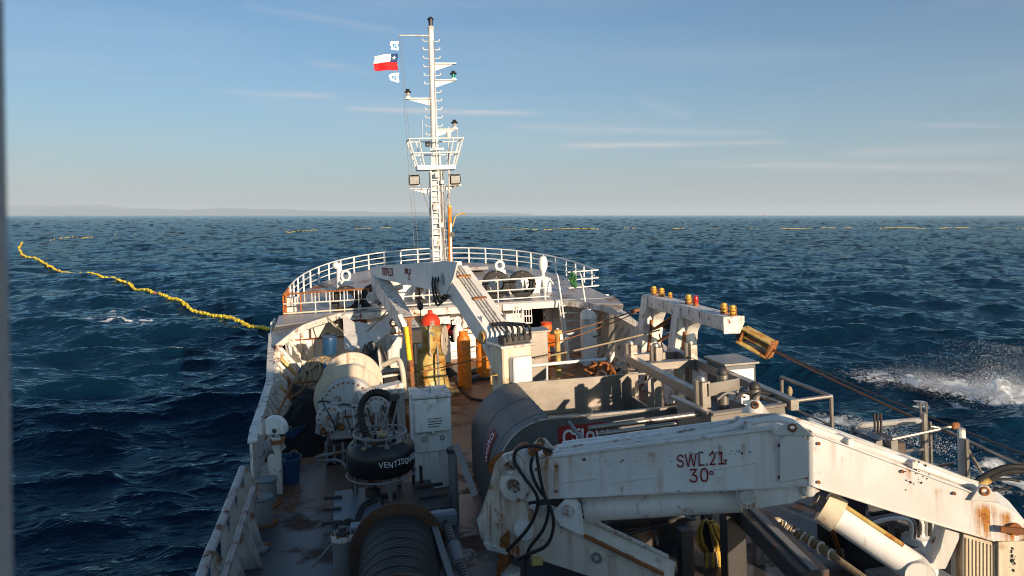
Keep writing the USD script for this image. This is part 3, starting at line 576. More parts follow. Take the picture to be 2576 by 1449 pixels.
def aft_railing():
    T = thing('break_railing', 'rusty white railing along the aft edge of the raised foredeck', 'railing', (2, 24, 1.9))
    a, b = A(-2.33, 23.9, 1.93), A(.35, 23.82, 1.95); c, d = A(1.0, 23.82, 1.96), PX(1382, 738, s=23.85) * A(1, 1, 0) + A(0, 0, 1.93)
    part(T, 'top_rail', MB().tube([a + A(0, 0, .64), b + A(0, 0, .66)], .028, 8), 'rust_steel', label='rust brown top rail')
    part(T, 'mid_rail', MB().tube([a + A(0, 0, .34), b + A(0, 0, .34)], .022, 8), 'white_rusty'); part(T, 'low_rail', MB().tube([a + A(0, 0, .05), b + A(0, 0, .06)], .024, 8), 'white_column')
    for k in np.linspace(0.03, 1, 7): p = a + (b - a) * k; part(T, 'post', MB().tube([p, p + A(0, 0, .65)], .02, 8), 'white_rusty' if k > .2 else 'red_rail')
    for k in np.linspace(.08, .95, 12): p = a + (b - a) * k; part(T, 'bar', MB().bar(p + A(0, 0, .35), p + A(0, 0, .63), .025, .02), 'white_rusty')
    part(T, 'mid_rail', MB().tube([b + A(0, 0, .34), c + A(0, 0, .34), d + A(0, 0, .40)], .022, 8), 'white_mast'); part(T, 'low_rail', MB().tube([b + A(0, 0, .06), d + A(0, 0, .12)], .022, 8), 'white_mast')
    part(T, 'top_rail', MB().tube(np.vstack([[c + A(0, 0, .68), d + A(-.5, 0, .74)], bez(d + A(-.2, 0, .75), d + A(.02, 0, .76), d + A(.12, -.12, .5), 7)]), .026, 8), 'white_mast')
    for k in (0.0, .22, .44, .66, .97): p = c + (d - c) * k; part(T, 'post', MB().tube([p, p + A(0, 0, .7)], .022, 8), 'white_mast')
aft_railing()

def stairs():
    T = thing('deck_stairs', 'steep white steel stairs with handrails up to the foredeck beside the starboard bulwark', 'stairs', (6.8, 23, 0))
    tl, tr = 6.26, 7.04; top, bot = A(0, 23.75, 1.9), A(0, 22.75, 0)
    for t in (tl, tr):
        part(T, 'stringer', MB().bar(A(t, bot[1], 0), A(t, top[1], 1.9), .03, .14), 'white_paint')
        q = [A(t, bot[1] - .02, .55), A(t, top[1] - .15, 2.55)]
        part(T, 'handrail', MB().tube(np.vstack([[A(t, bot[1] - .08, .02)], q, bez(q[1], A(t, top[1], 2.85), A(t, top[1] + .2, 2.72), 6)]), .028, 8), 'white_mast')
    for k in np.linspace(.08, .92, 8):
        p = bot + (top - bot) * k; part(T, 'tread', MB().box(A((tl + tr) / 2, p[1], p[2]), (tr - tl - .034, .22, .04)), 'white_rusty')
stairs()

# ------------------------------------------------------------------ mast and flags
def mast():
    sm = 27.9; base = PX(1106, 712, s=sm); H = lambda u, v: PX(u, v, s=sm)
    T = thing('signal_mast', 'tall white signal mast with ladder, basket platform and step hooks on the foredeck', 'mast', base)
    t0 = base[0]; top = H(1082, 72)
    h_plat = H(1100, 430)[2]
    part(T, 'pole', MB().tube([A(t0, sm, h_plat - .1), A(t0, sm, H(1090, 300)[2]), A(t0, sm, top[2])], [.15, .12, .10], 14), 'white_mast')
    hb = 1.95
    part(T, 'tower', MB().lathe([(.36, hb), (.30, hb + 1.6), (.24, h_plat - .05)], (t0 - .02, sm, 0), n=8), 'white_mast')
    for z in np.arange(hb + .3, h_plat - .2, .45): part(T, 'tower_band', MB().lathe([(.33 - .1 * (z - hb) / 3 + .03, z - .02), (.33 - .1 * (z - hb) / 3 + .035, z + .02)], (t0 - .02, sm, 0), n=8), 'grey_steel')
    # a ladder with cable trays and shadow-line conduits on the aft face of the tower
    y = sm - .50
    for dt in (-.26, .06): part(T, 'ladder_rail', MB().bar(A(t0 + dt, y + .02, hb), A(t0 + dt * .8, y + .18, h_plat), .035), 'white_mast')
    zs = np.arange(hb + .15, h_plat, .2)
    for z in zs:
        k = (z - hb) / (h_plat - hb); part(T, 'ladder_rung', MB().bar(A(t0 - .26 + .05 * k, y + .02 + .16 * k, z), A(t0 + .06 - .01 * k, y + .02 + .16 * k, z), .035), 'white_mast')
    for dt, r in ((.12, .014), (.17, .02), (.22, .014), (.29, .022)):
        part(T, 'conduit', MB().tube(spline([A(t0 + dt, y + .06, hb), A(t0 + dt * .95 + .015, y + .10, hb + 1.1), A(t0 + dt * .9 - .01, y + .14, hb + 2.2), A(t0 + dt * .8, y + .2, h_plat)], 5), r, 6), 'grey_steel' if r > .015 else 'white_rusty')  # grey and rusty runs added to draw shadow lines on the white tower
    for z in np.arange(hb + .25, h_plat - .1, .34): part(T, 'cable_clip', MB().box(A(t0 + .2 - .03 * (z - hb) / 3, y + .09 + .04 * (z - hb), z), (.22, .03, .05)), 'white_rusty')
    # basket platform
    fl = H(1096, 428)[2]; part(T, 'platform_floor', MB().prism([A(t0 - .70, sm - .42, fl), A(t0 + .70, sm - .42, fl), A(t0 + .70, sm + .55, fl), A(t0 - .70, sm + .55, fl)], A(0, 0, .16)), 'white_mast')
    tr = H(1092, 352)[2]; mr = (fl + tr) / 2 + .05
    def ring(w, d0, d1, z): return [A(t0 - w, sm - d0, z), A(t0 + w, sm - d0, z), A(t0 + w, sm + d1, z), A(t0 - w, sm + d1, z)]
    rt, rm = ring(.98, .62, .75, tr), ring(.83, .52, .65, mr)
    for r_, nm in ((rt, 'basket_rail'), (rm, 'basket_mid_rail')):
        r_ = r_ + [r_[0]]
        for p, q in zip(r_[:-1], r_[1:]): part(T, nm, MB().tube([p, q], .026, 8), 'white_mast')
    bt_ = ring(.68, .40, .53, fl + .1)
    for i in range(4):
        for k in (0.0, .18, .5, .82):
            if i % 2 and k == .5: continue
            p = bt_[i] + (bt_[(i + 1) % 4] - bt_[i]) * k; q = rt[i] + (rt[(i + 1) % 4] - rt[i]) * k
            part(T, 'basket_post', MB().tube([p, q], .02, 6), 'white_mast')
    for sg in (-1, 1): part(T, 'roof_post', MB().bar(A(t0 + .16 * sg, sm - .30, fl), A(t0 + .13 * sg, sm - .15, H(1092, 380)[2]), .05), 'white_mast')
    part(T, 'roof_bar', MB().bar(A(t0 - .2, sm - .3, H(1092, 378)[2]), A(t0 + .3, sm - .3, H(1092, 376)[2]), .07), 'white_mast')
    # step hooks
    for i, v in enumerate(np.arange(104, 345, 21.4)):
        z = H(1086, v)[2]
        for sg in (-1, 1):
            if (sg > 0 and i in (3, 12)) or (sg < 0 and i in (6, 7)): continue
            q = [A(t0 + sg * .08, sm, z), A(t0 + sg * .24, sm, z - .005), A(t0 + sg * .30, sm, z + .02), A(t0 + sg * .315, sm, z + .09)]
            part(T, 'step_hook', MB().tube(q, .019, 6), 'white_mast')
    # lamp arms: plate with a gusset below
    def arm(u, v, sg, tip=None):
        z = H(1086, v)[2]; e = H(u, v)[0]; a0 = t0 + sg * .09
        m = MB().bar(A(a0, sm, z), A(e, sm, z), .20, .035); part(T, 'lamp_arm', m, 'white_mast')
        part(T, 'arm_gusset', MB().prism([A(a0, sm - .012, z - .02), A(e - sg * .05, sm - .012, z - .02), A(a0, sm - .012, z - .27)], A(0, .025, 0)), 'white_mast')
        return A(e - sg * .12, sm, z + .02)
    spots = [arm(1147, 160, 1), arm(1149, 202, 1), arm(1018, 248, -1), arm(1152, 326, 1)]
    for u, v, sg in ((1030, 474, -1), (1160, 468, 1)): arm(u, v, sg)
    z = H(1082, 90)[2]; e = H(1003, 90)[0]
    part(T, 'signal_yard', MB().tube([A(t0, sm, z), A(e, sm, z)], [.035, .022], 8), 'white_rusty')
    part(T, 'horn', MB().lathe([(.02, -.1), (.09, 0), (.10, .18), (.03, .22)], H(1129, 345), (0, 0, 1), 10), 'white_rusty')
    part(T, 'whip_pipe', MB().tube([A(H(1126, 360)[0], sm - .3, H(1126, 360)[2]), A(t0 + .42, sm - .3, fl - 1.2), A(t0 + .45, sm - .3, 2.0)], .028, 8), 'white_rusty')
    part(T, 'loudhailer', MB().box(H(1076, 362), (.18, .2, .2), ch=.03), 'lamp_black')
    # lanterns
    def lantern(p, glass, label, grp='navigation lanterns on the mast arms'):
        L = thing('navigation_lantern', label, 'lamp', p, grp)
        part(L, 'lamp_base', MB().lathe([(0, 0), (.11, 0), (.09, .06), (.07, .07)], p, n=14), 'white_mast')
        part(L, 'lens', MB().lathe([(.07, .07), (.075, .19), (.07, .20)], p, n=14), glass)
        part(L, 'cap', MB().lathe([(.12, .20), (.13, .23), (.06, .29), (.07, .33), (0, .34)], p, n=14), 'lamp_black')
    lantern(spots[1], 'green_glass', 'green navigation lantern on a right hand arm of the mast')
    lantern(spots[2], 'lamp_glass', 'clear black capped lantern on the only left hand arm of the mast')
    lantern(spots[3], 'lamp_glass', 'clear black capped lantern on the lowest right arm, above the basket')
    p = A(t0, sm, top[2]); L = thing('masthead_lantern', 'tall black lantern crowning the very top of the mast', 'lamp', p)
    part(L, 'lamp_base', MB().lathe([(.05, -.1), (.12, 0), (.13, .05), (.07, .1)], p, n=14), 'white_rusty'); part(L, 'lens', MB().lathe([(.08, .1), (.09, .32)], p, n=14), 'lamp_black'); part(L, 'cap', MB().lathe([(.11, .32), (.12, .36), (.04, .43), (0, .44)], p, n=14), 'lamp_black')
    for u, v, lb in ((1042, 454, 'square floodlight on the left bracket under the mast basket'), (1145, 452, 'square floodlight on the right bracket under the mast basket')):
        c = PX(u, v, s=sm - .25); L = thing('floodlight', lb, 'floodlight', c, 'floodlights under the mast basket')
        part(L, 'housing', MB().box(c, (.40, .22, .36), ch=.05), 'lamp_black'); part(L, 'glass', MB().box(c + A(0, -.118, 0), (.33, .02, .28), ch=.008), 'lamp_glass')
        part(L, 'hood', MB().box(c + A(0, -.06, .20), (.42, .3, .02)), 'grey_steel'); part(L, 'bracket', MB().bar(c + A(-.21, 0, -.18), c + A(.21, 0, -.18), .03, .05).bar(c + A(0, 0, -.18), A(c[0], c[1] + .1, H(u, 472)[2]), .05), 'white_rusty')
    # aerials, small boxes and hanging cables
    for u, v0, v1 in ((1062, 352, 300), (1128, 352, 318), (1150, 352, 322)): part(T, 'whip_aerial', MB().tube([H(u, v0), H(u, v1)], .010, 5), 'white_mast')
    for u, v, w_ in ((1100, 440, .16), (1112, 458, .12), (1096, 520, .2), (1110, 566, .16), (1098, 610, .22)): part(T, 'junction_box', MB().box(PX(u, v, s=sm - .42), (w_, .12, w_ * 1.2), ch=.015), 'white_rusty')
    for u0, v0, u1, v1, k in ((1092, 100, 1098, 425, .03), (1078, 96, 1086, 420, -.03), (1050, 440, 1090, 560, .1), (1140, 440, 1112, 540, .1)): part(T, 'cable', MB().tube(sag(PX(u0, v0, s=sm - .14), PX(u1, v1, s=sm - .2), k * .3), .011, 5), 'grey_steel')
    # orange rescue davit at its foot
    b = PX(1133, 662, s=sm - .35); T2 = thing('rescue_davit', 'orange rusted davit post with a short arm strapped to the mast foot', 'davit', b)
    e = PX(1131, 520, s=sm - .35)
    part(T2, 'post', MB().tube([b - A(0, 0, .2), e], .075, 10), 'orange_paint'); part(T2, 'arm', MB().tube(spline([PX(1138, 570, s=sm - .35), PX(1146, 545, s=sm - .35), PX(1158, 538, s=sm - .35), PX(1172, 538, s=sm - .35)], 4), .028, 8), 'ochre_rusty')
    part(T2, 'head', MB().sph(e, .09, 2), 'ochre_rusty'); part(T2, 'crank', MB().lathe([(0, 0), (.10, 0), (.10, .12), (0, .12)], PX(1138, 590, s=sm - .45), (0, 1, 0), 12), 'lamp_black')
    part(T2, 'stripe', MB().bar(b + A(.02, -.085, 0), e + A(.02, -.085, -.6), .05, .01, (0, 1, 0)), 'white_mast')
    # halyard and flags
    yk = A(e[0], sm, z) if False else A(H(1003, 90)[0] + .02, sm, z)
    low = PX(1040, 560, s=sm - .6)
    hl = thing('halyard', 'thin flag halyard from the signal yard down to the foredeck', 'rope', yk)
    part(hl, 'line', MB().tube([yk, low + A(.05, 0, -2.2)], .007, 5), 'grey_steel'); part(hl, 'line', MB().tube([yk + A(.06, 0, 0), low + A(.2, 0, -2.2)], .006, 5), 'grey_steel')
    def cloth(uvs, nx=26, ny=14, amp=.05, ph=0):
        (a, b, c, d) = [PX(u, v, s=sm) for u, v in uvs]; G = np.zeros((nx, ny, 3))
        for i, x in enumerate(np.linspace(0, 1, nx)):
            for j, y_ in enumerate(np.linspace(0, 1, ny)):
                p = (a * (1 - x) + b * x) * (1 - y_) + (d * (1 - x) + c * x) * y_
                G[i, j] = p + A(.02 * math.sin(9 * y_ + ph), amp * (.3 + x) * math.sin(7.5 * x + 2.0 * y_ + ph), amp * .35 * x * math.sin(6 * x + ph))
        return G
    G = cloth(((1000, 134), (942, 140), (940, 177), (1000, 177)), 31, 17)
    FL = thing('national_flag', 'white, red and blue flag with a single white star on the halyard', 'flag', G[0, 0])
    part(FL, 'canton', MB().grid(G[:10, :9], .004), 'flag_blue'); part(FL, 'white_band', MB().grid(G[9:, :9], .004), 'flag_white'); part(FL, 'red_band', MB().grid(G[:, 8:], .004), 'flag_red')
    cs = G[5, 4]; ex = unit(G[8, 4] - G[2, 4]); ez = unit(G[5, 1] - G[5, 7]); nn = unit(np.cross(ex, ez)); nn = nn * np.sign(-nn[1])
    st = [cs + nn * .012 + (ex * math.sin(k * math.pi / 5) + ez * math.cos(k * math.pi / 5)) * (.085 if k % 2 == 0 else .034) for k in range(10)]
    part(FL, 'star', MB().prism(st, nn * .006), 'flag_white')
    for nm, uvs, lb in (('house_flag', ((1002, 104), (982, 103), (983, 124), (1002, 127)), 'small white house flag with a blue emblem above the national flag'), ('pennant', ((1003, 183), (981, 184), (977, 199), (1003, 209)), 'small white rounded pennant with a blue emblem below the national flag')):
        G = cloth(uvs, 14, 10, .03, 1.0)
        if nm == 'pennant':
            for i in range(10, 14):
                G[i] = G[9] + (G[i] - G[9]) * (1 - (np.abs(np.linspace(-1, 1, 10)) ** 2.5)[:, None] * .6)
        L = thing(nm, lb, 'flag', G[0, 0]); part(L, 'cloth', MB().grid(G, .004), 'flag_white')
        m = MB()
        for (i0, i1, j0, j1) in ((3, 9, 3, 4), (3, 5, 4, 7), (7, 9, 4, 6), (4, 7, 6, 7)):
            g_ = G[i0:i1 + 1, j0:j1 + 1] + A(0, -.010, 0); m.grid(g_, .004)
        part(L, 'emblem', m, 'emblem_blue')
mast()

# ------------------------------------------------------------------ the knuckle crane amidships
def triplex():
    al = math.radians(26 - 11.5)                      # the crane's own plane, turned from the ship's axis
    yc = 15.5; col = PX(1285, 900, Y=yc); base = A(col[0], col[1], 0)
    T = thing('knuckle_crane', 'folded white knuckle boom crane with pipes along its boom and a chain hook', 'crane', base)
    dirv = unit(A(-math.sin(al) * 1.0, math.cos(al), 0))
    # find the crane's plane direction in ship coordinates from the world angle
    wdir = A(-math.sin(math.radians(26)), math.cos(math.radians(26)), 0); dirv = unit(A(wdir @ ET, wdir @ ES, 0)); nrm = A(dirv[1], -dirv[0], 0)   # nrm points to starboard
    def at(u, v, off=0.0):
        """The point of the crane's plane (shifted to starboard by off) seen at u, v."""
        o = A(0, 0, HC); d = PX(u, v, Y=1.0) - o; p0 = col + nrm * off
        k = ((p0 - o) @ nrm) / (d @ nrm); return o + d * k
    top = PX(1285, 862, Y=yc)[2]
    ax = np.array([dirv, -nrm, A(0, 0, 1)])
    part(T, 'column', MB().box((base[0], base[1], top / 2), (.62, .66, top), ax, .03), 'white_column')
    part(T, 'column_flange', MB().box((base[0], base[1], top - .02), (.72, .76, .05), ax, .01), 'white_rusty')
    bx = base - dirv * .40 + nrm * .02; part(T, 'control_box', MB().box((bx[0], bx[1], PX(1305, 930, Y=yc - .4)[2]), (.22, .42, .52), ax, .02), 'white_paint')
    part(T, 'valve_block', MB().box(tuple(base + A(0, 0, top + .10) - dirv * .18), (.3, .60, .16), ax, .015), 'dark_steel')
    for k in np.linspace(-.22, .22, 7):
        q = base + nrm * k - dirv * .3 + A(0, 0, top + .12); part(T, 'valve_lever', MB().bar(q, q + A(0, 0, .14), .016), 'grey_steel')
    h1 = base - nrm * .36 - dirv * .1; part(T, 'grab_handle', MB().tube([h1 + A(0, 0, top - .6), h1 - nrm * .14 + A(0, 0, top - .6), h1 - nrm * .14 + A(0, 0, top - 1.25), h1 + A(0, 0, top - 1.25)], .022, 8), 'ochre_rusty')
    W = .66
    # main boom: side polygon in the plane, pushed to starboard by its width
    Pk = at(1112, 668, -W / 2)
    poly = [at(*q, -W / 2) for q in ((1224, 838), (1112, 672), (1116, 738), (1150, 775), (1196, 850), (1228, 868))]
    part(T, 'boom', MB().prism(poly, nrm * W), 'grey_crane')
    a, b = poly[0], poly[1]; d = unit(b - a); upn = unit(np.cross(nrm, d)); upn *= np.sign(upn[2])
    L = np.linalg.norm(b - a)
    for i, f in enumerate((.36, .46, .60, .70)):
        p = a + nrm * W * f + upn * .035 + d * .25; q = b + nrm * W * f + upn * .035
        e = q + d * .05 - upn * .05
        part(T, 'boom_pipe', MB().tube(np.vstack([[p, q - d * .15], bez(q - d * .1, q + d * .06, q + d * .07 - upn * .2, 6)]), .022, 8), 'white_rusty')
    for k in (.08, .45, .8): c_ = a + d * L * k + nrm * W * .53 + upn * .045; part(T, 'pipe_clamp', MB().bar(c_ - nrm * .16, c_ + nrm * .16, .06, .05, upn), 'rust_steel')
    part(T, 'boom_pin', MB().cyl(poly[5] - nrm * .05 + d * .28, poly[5] + nrm * (W + .05) + d * .28, .13, n=18), 'ochre_rusty')
    lug = [at(1190, 700, -W / 2 - .002), at(1209, 735, -W / 2 - .002)]
    for f in (0.08, .92):
        s0 = a + nrm * W * f + d * .35; part(T, 'boom_lug', MB().prism([s0, s0 + d * .22, s0 + d * .16 + upn * .10, s0 + d * .06 + upn * .10], nrm * .03), 'white_rusty')
    # main cylinder behind the boom
    c0, c1 = base + dirv * .32 + A(0, 0, top - .75) - nrm * .05, (poly[3] + poly[4]) / 2 + nrm * W / 2 - upn * .1
    part(T, 'main_cylinder', MB().cyl(c0, c0 + (c1 - c0) * .62, .13, n=16), 'grey_crane'); part(T, 'cylinder_rod', MB().cyl(c0 + (c1 - c0) * .6, c1, .07, n=14), 'chrome')
    # second arm
    W2 = .5
    arm = [at(*q, -W2 / 2) for q in ((1112, 660), (1040, 662), (950, 668), (935, 673), (930, 683), (936, 695), (965, 703), (1112, 736), (1118, 700))]
    part(T, 'outer_arm', MB().prism(arm, nrm * W2), 'grey_crane')
    kc = at(1114, 702, -W2 / 2 - .10); part(T, 'knuckle_pin', MB().cyl(kc, kc + nrm * (W2 + .2), .16, n=18), 'white_rusty')
    kn = [at(*q, -W / 2 - .02) for q in ((1084, 662), (1116, 656), (1150, 660), (1140, 700), (1120, 745), (1090, 735))]
    part(T, 'knuckle_plate', MB().prism(kn, nrm * .04), 'grey_crane')
    o = at(960, 692, -W2 / 2 - .004); ex, ez = unit(at(1040, 688, -W2 / 2) - at(960, 683, -W2 / 2)), A(0, 0, 1)
    if ex @ A(1, 0, 0) < 0: ex = -ex
    part(T, 'lettering', MB().text('TRIPLEX', .22 * 1.0, o + A(0, 0, .0), ex, ez, .006, sx=.95), 'text_red')
    part(T, 'lettering', MB().text('SWL 2t', .14, at(1018, 688, -W2 / 2 - .004), ex, ez, .006, sx=.8), 'text_red'); part(T, 'lettering', MB().text('I', .15, at(1027, 704, -W2 / 2 - .004), ex, ez, .006, sx=1.7), 'text_red')
    # jib folded back towards us
    e0 = at(950, 700, 0); e1 = PX(1043, 842, Y=18.0); e0b = e0 + A(0, 0, -.05)
    jd = unit(e1 - e0b); m = MB(); ns = unit(np.cross(jd, A(0, 0, 1))); up = np.cross(ns, jd)
    w0, w1, h0, h1_ = .42, .28, .5, .30
    V = [];
    for p, w, h in ((e0b, w0, h0), (e0b + (e1 - e0b) * .55, .36, .44), (e1, w1, h1_)):
        V += [p + ns * w / 2 + up * h / 2, p - ns * w / 2 + up * h / 2, p - ns * w / 2 - up * h / 2, p + ns * w / 2 - up * h / 2]
    Q = [(4 * i + j, 4 * i + (j + 1) % 4, 4 * i + 4 + (j + 1) % 4, 4 * i + 4 + j) for i in range(2) for j in range(4)] + [(3, 2, 1, 0), (8, 9, 10, 11)]
    part(T, 'jib', m.add(V, np.array(Q)), 'white_rusty')
    part(T, 'jib_head', MB().box(e1 + jd * .08, (.26, .32, .34), np.array([jd, ns, up]), .03), 'dark_steel'); part(T, 'jib_band', MB().box(e1 - jd * .9, (.10, .34, .40), np.array([jd, ns, up]), .01), 'rust_steel')
    jc0, jc1 = at(1010, 722, 0), e0b + (e1 - e0b) * .30; part(T, 'jib_cylinder', MB().cyl(jc0, jc1 + up * .1, .075, n=12), 'white_rusty')
    # hoses at knuckle and boom foot
    for k in range(5):
        f = -.25 + .12 * k; p = a + nrm * W * (.32 + .1 * k) + upn * .06 + d * .22
        q = base + nrm * (-.22 + .13 * k) - dirv * .32 + A(0, 0, top + .08)
        part(T, 'hose', MB().tube(spline([p, p - d * .22 + upn * .13, (p + q) / 2 - dirv * (.30 + .05 * k) + A(0, 0, .18), q + A(0, 0, .12), q], 6), .030, 8), 'black_rubber')
    for k in range(3):
        p = at(1090 + 8 * k, 690, -W2 / 2 - .05); q = at(1118 + 7 * k, 742, -W / 2 - .06)
        part(T, 'hose', MB().tube(spline([p, at(1088 + 6 * k, 722, -W / 2 - .12), at(1100 + 7 * k, 768 - 6 * k, -W / 2 - .1), q], 6), .026, 8), 'black_rubber')
    # hook block and chain, hanging: a thing of its own
    hk = thing('chain_hook', 'black hook block with a long hanging chain below the crane jib', 'hook', e1)
    part(hk, 'hook_block', MB().box(e1 + A(0, -.02, -.42), (.13, .16, .62), ch=.04), 'black_rubber')
    z = e1[2] - .74
    for k in range(15):
        c_ = A(e1[0] + .01 * (k % 2), e1[1], z - .065 * k); part(hk, 'chain_link', MB().torus(c_, (1, 0, 0) if k % 2 else (0, 1, 0), .038, .013, 12, 6, sc=1.25), 'black_rubber')
    part(hk, 'hook', MB().tube(spline([A(e1[0], e1[1], z - .98), A(e1[0], e1[1], z - 1.1), A(e1[0] + .07, e1[1], z - 1.2), A(e1[0], e1[1], z - 1.28), A(e1[0] - .08, e1[1], z - 1.2)], 5), .025, 8), 'dark_steel')
    # a small pulley hanging under the outer arm
    pb = at(1056, 742, 0); P2 = thing('hanging_pulley', 'small dark oval pulley hanging on a line under the crane arm', 'pulley', pb)
    part(P2, 'cheek', MB().lathe([(0, -.05), (.10, -.05), (.13, 0), (.10, .05), (0, .05)], pb - A(0, 0, .3), (0.95, .3, 0), 18), 'dark_steel'); part(P2, 'line', MB().tube([pb + A(0, 0, .3), pb - A(0, 0, 1.6)], .012, 6), 'wire_rope')
    # yellow strut standing left of the jib head
    s0, s1 = PX(1030, 955, Y=17.2), PX(1018, 800, Y=17.2); S = thing('yellow_strut', 'upright yellow hydraulic strut with brown steel guide beside the chain', 'strut', A(s0[0], s0[1], 0))
    part(S, 'guide', MB().bar(A(s0[0] + .09, s0[1], 0), s1 + A(.10, .05, 0), .09), 'rust_steel'); part(S, 'cylinder', MB().cyl(PX(1031, 905, Y=17.1), PX(1021, 822, Y=17.1), .055, n=12), 'yellow_plastic'); part(S, 'head', MB().prism([PX(1000, 792, Y=17.2), PX(1010, 790, Y=17.2), PX(1026, 822, Y=17.2), PX(1016, 830, Y=17.2)], A(0, .06, 0)), 'grey_crane')
    part(S, 'foot', MB().box(A(s0[0] + .05, s0[1], .15), (.3, .3, .3), ch=.02), 'rust_steel')
triplex()

# ------------------------------------------------------------------ the near crane, stowed across the deck
def near_crane():
    L0 = A((1290 - C) / F * 9.3, 9.3); R0 = A((2570 - C) / F * 7.6, 7.6)
    w2 = R0 - L0; wd = unit(A(w2[0], w2[1], 0)); wn = A(-wd[1], wd[0], 0)      # world: along, and away from the eye
    ex = unit(A(wd @ ET, wd @ ES, 0)); nn = A(-ex[1], ex[0], 0); o = A(0, 0, HC)
    p0 = PX(1290, 1215, Y=9.3)
    def at(q, off=0.0):
        d = PX(q[0], q[1], Y=1.0) - o; k = ((p0 + nn * off - o) @ nn) / (d @ nn); return o + d * k
    base = at((2570, 1440), .3); base[2] = 0
    T = thing('stowed_crane', 'big white crane lying across the near deck, lettered with its load limit', 'crane', base)
    W = .52
    P_ = lambda u, v: at((u, v), 0)
    st = [(P_(2038, 1105), .02, .16, 1.0), (P_(2285, 1172), .02, .10, .8), (P_(2478, 1275), .07, .30, 1.0), (P_(2530, 1290), .05, .3, .7), (P_(2555, 1330), .09, .25, .9), (P_(1365, 1150), .06, .40, 1.1), (P_(1395, 1165), .05, .25, .9), (P_(1440, 1160), .03, .1, .6), (P_(1810, 1120), .03, .12, .8), (P_(1870, 1118), .02, .08, .6), (P_(1640, 1140), .03, .06, .9), (P_(1300, 1215), .10, .25, .9),
          (P_(1885, 1262), .05, .16, 1.1), (P_(2040, 1232), .06, .2, 1.2), (P_(1993, 1105), .02, .25, .6), (P_(2440, 1235), .03, .2, .5), (P_(1560, 1225), .03, .05, .8), (P_(2360, 1230), .02, .08, .7), (P_(2120, 1150), .02, .05, .7)]
    st = [(a_, w_ * 1.35, l_ * 1.5, k_ * 1.1) for a_, w_, l_, k_ in st]
    paint('white_boom', (.82, .80, .77), rust=.22, streak=.5, edge=.85, scale=2.6, stains=st, base=base, along=ex, rustcol=((.12, .04, .010), (.42, .16, .025), (.62, .32, .07)))
    kst = [(P_(*c5(450, 760)), .10, .4, 1.0), (P_(*c5(480, 640)), .12, .5, 1.1), (P_(*c5(350, 900)), .05, .5, 1.0), (P_(*c5(640, 1000)), .06, .3, 1.0), (P_(*c5(560, 1120)), .06, .3, .9), (P_(*c5(440, 1000)), .05, .4, .7), (P_(*c5(540, 1240)), .1, .2, 1.1)]
    paint('white_bracket', (.72, .66, .56), rust=.5, streak=1.1, edge=1.1, scale=3.0, stains=kst, base=base, along=ex, rustcol=((.08, .030, .010), (.30, .10, .022), (.50, .22, .05)))
    b1 = [(1378, 1150), (1811, 1096), (1938, 1082), (1990, 1100), (2040, 1092), (2040, 1221), (1811, 1234), (1378, 1254), (1330, 1262), (1290, 1256), (1264, 1230), (1262, 1200), (1282, 1176), (1320, 1168)]
    part(T, 'boom', MB().prism([at(q) for q in b1], nn * W), 'white_boom')
    b2 = [(2043, 1091), (2120, 1118), (2434, 1234), (2500, 1262), (2545, 1284), (2580, 1312), (2590, 1345), (2560, 1362), (2503, 1361), (2237, 1283), (2043, 1222)]
    part(T, 'main_arm', MB().prism([at(q, -.012) for q in b2], nn * (W + .024)), 'white_boom')
    part(T, 'weld_strip', MB().prism([at(q, -.018) for q in ((2034, 1090), (2047, 1090), (2047, 1222), (2034, 1222))], nn * .03), 'white_crane')
    # top plate edges: a raised flange and the pipe that follows the boom
    up = A(0, 0, 1)
    for a, b in (((1388, 1147), (1811, 1094)), ((1811, 1094), (1945, 1076))):
        part(T, 'top_flange', MB().bar(at(a, -.02), at(b, -.02), .05, .03), 'white_crane')
        part(T, 'top_flange', MB().bar(at(a, .02) + nn * W, at(b, .02) + nn * W, .05, .03), 'white_crane')
    pa = [at(q, .10) + A(0, 0, dz) for q, dz in (((1400, 1146), .03), ((1600, 1120), .03), ((1811, 1093), .05), ((1870, 1078), .06), ((1950, 1068), .06), ((2000, 1075), .05), ((2120, 1115), .04), ((2280, 1170), .04), ((2430, 1226), .04), ((2470, 1242), .05))]
    part(T, 'hydraulic_pipe', MB().tube(spline(pa, 5), .035, 10), 'white_crane')
    pb = [p + nn * .15 for p in pa]; part(T, 'hydraulic_pipe', MB().tube(spline(pb, 5), .028, 10), 'white_rusty')
    for k in (1, 3, 6, 7): part(T, 'pipe_clamp', MB().box(pa[k] + nn * .05 - A(0, 0, .02), (.07, .3, .10), ch=.01), 'white_rusty')
    # lugs
    def lug(uv, w, h, off, mat='white_rusty', r=.028):
        c_ = at(uv, off); pg = [c_ - ex * w, c_ - ex * w * .28 + up * h, c_ + ex * w * .28 + up * h, c_ + ex * w]
        mid = c_ + up * h * .68; hole = [mid + (ex * math.cos(q) + up * math.sin(q)) * r for q in np.linspace(0, 2 * math.pi, 10)[:-1]]
        part(T, 'lifting_lug', MB().prism(pg, nn * .04, [hole]), mat)
        part(T, 'lug_boss', MB().torus(mid - nn * .005, nn, r * 1.3, r * .45, 12, 6), 'rust_steel')
    lug((1900, 1040), .16, .15, W - .02); lug((1994, 1096), .22, .13, -.05); lug((1362, 1128), .16, .12, .30, 'white_rusty', .03); lug((2319, 1185), .10, .11, W - .02, 'ochre_rusty'); lug((2478, 1262), .13, .16, -.05, 'white_rusty')
    kp = [at(q, -.03) for q in ((1962, 1107), (1985, 1088), (2010, 1092), (2036, 1110), (2036, 1200), (1962, 1214))]
    part(T, 'knee_plate', MB().prism(kp, nn * .02), 'white_crane')
    # lettering on the boom
    a_, b_ = at((1702, 1176), -.004), at((1850, 1166), -.004); tx = unit(b_ - a_); tx[2] *= 1
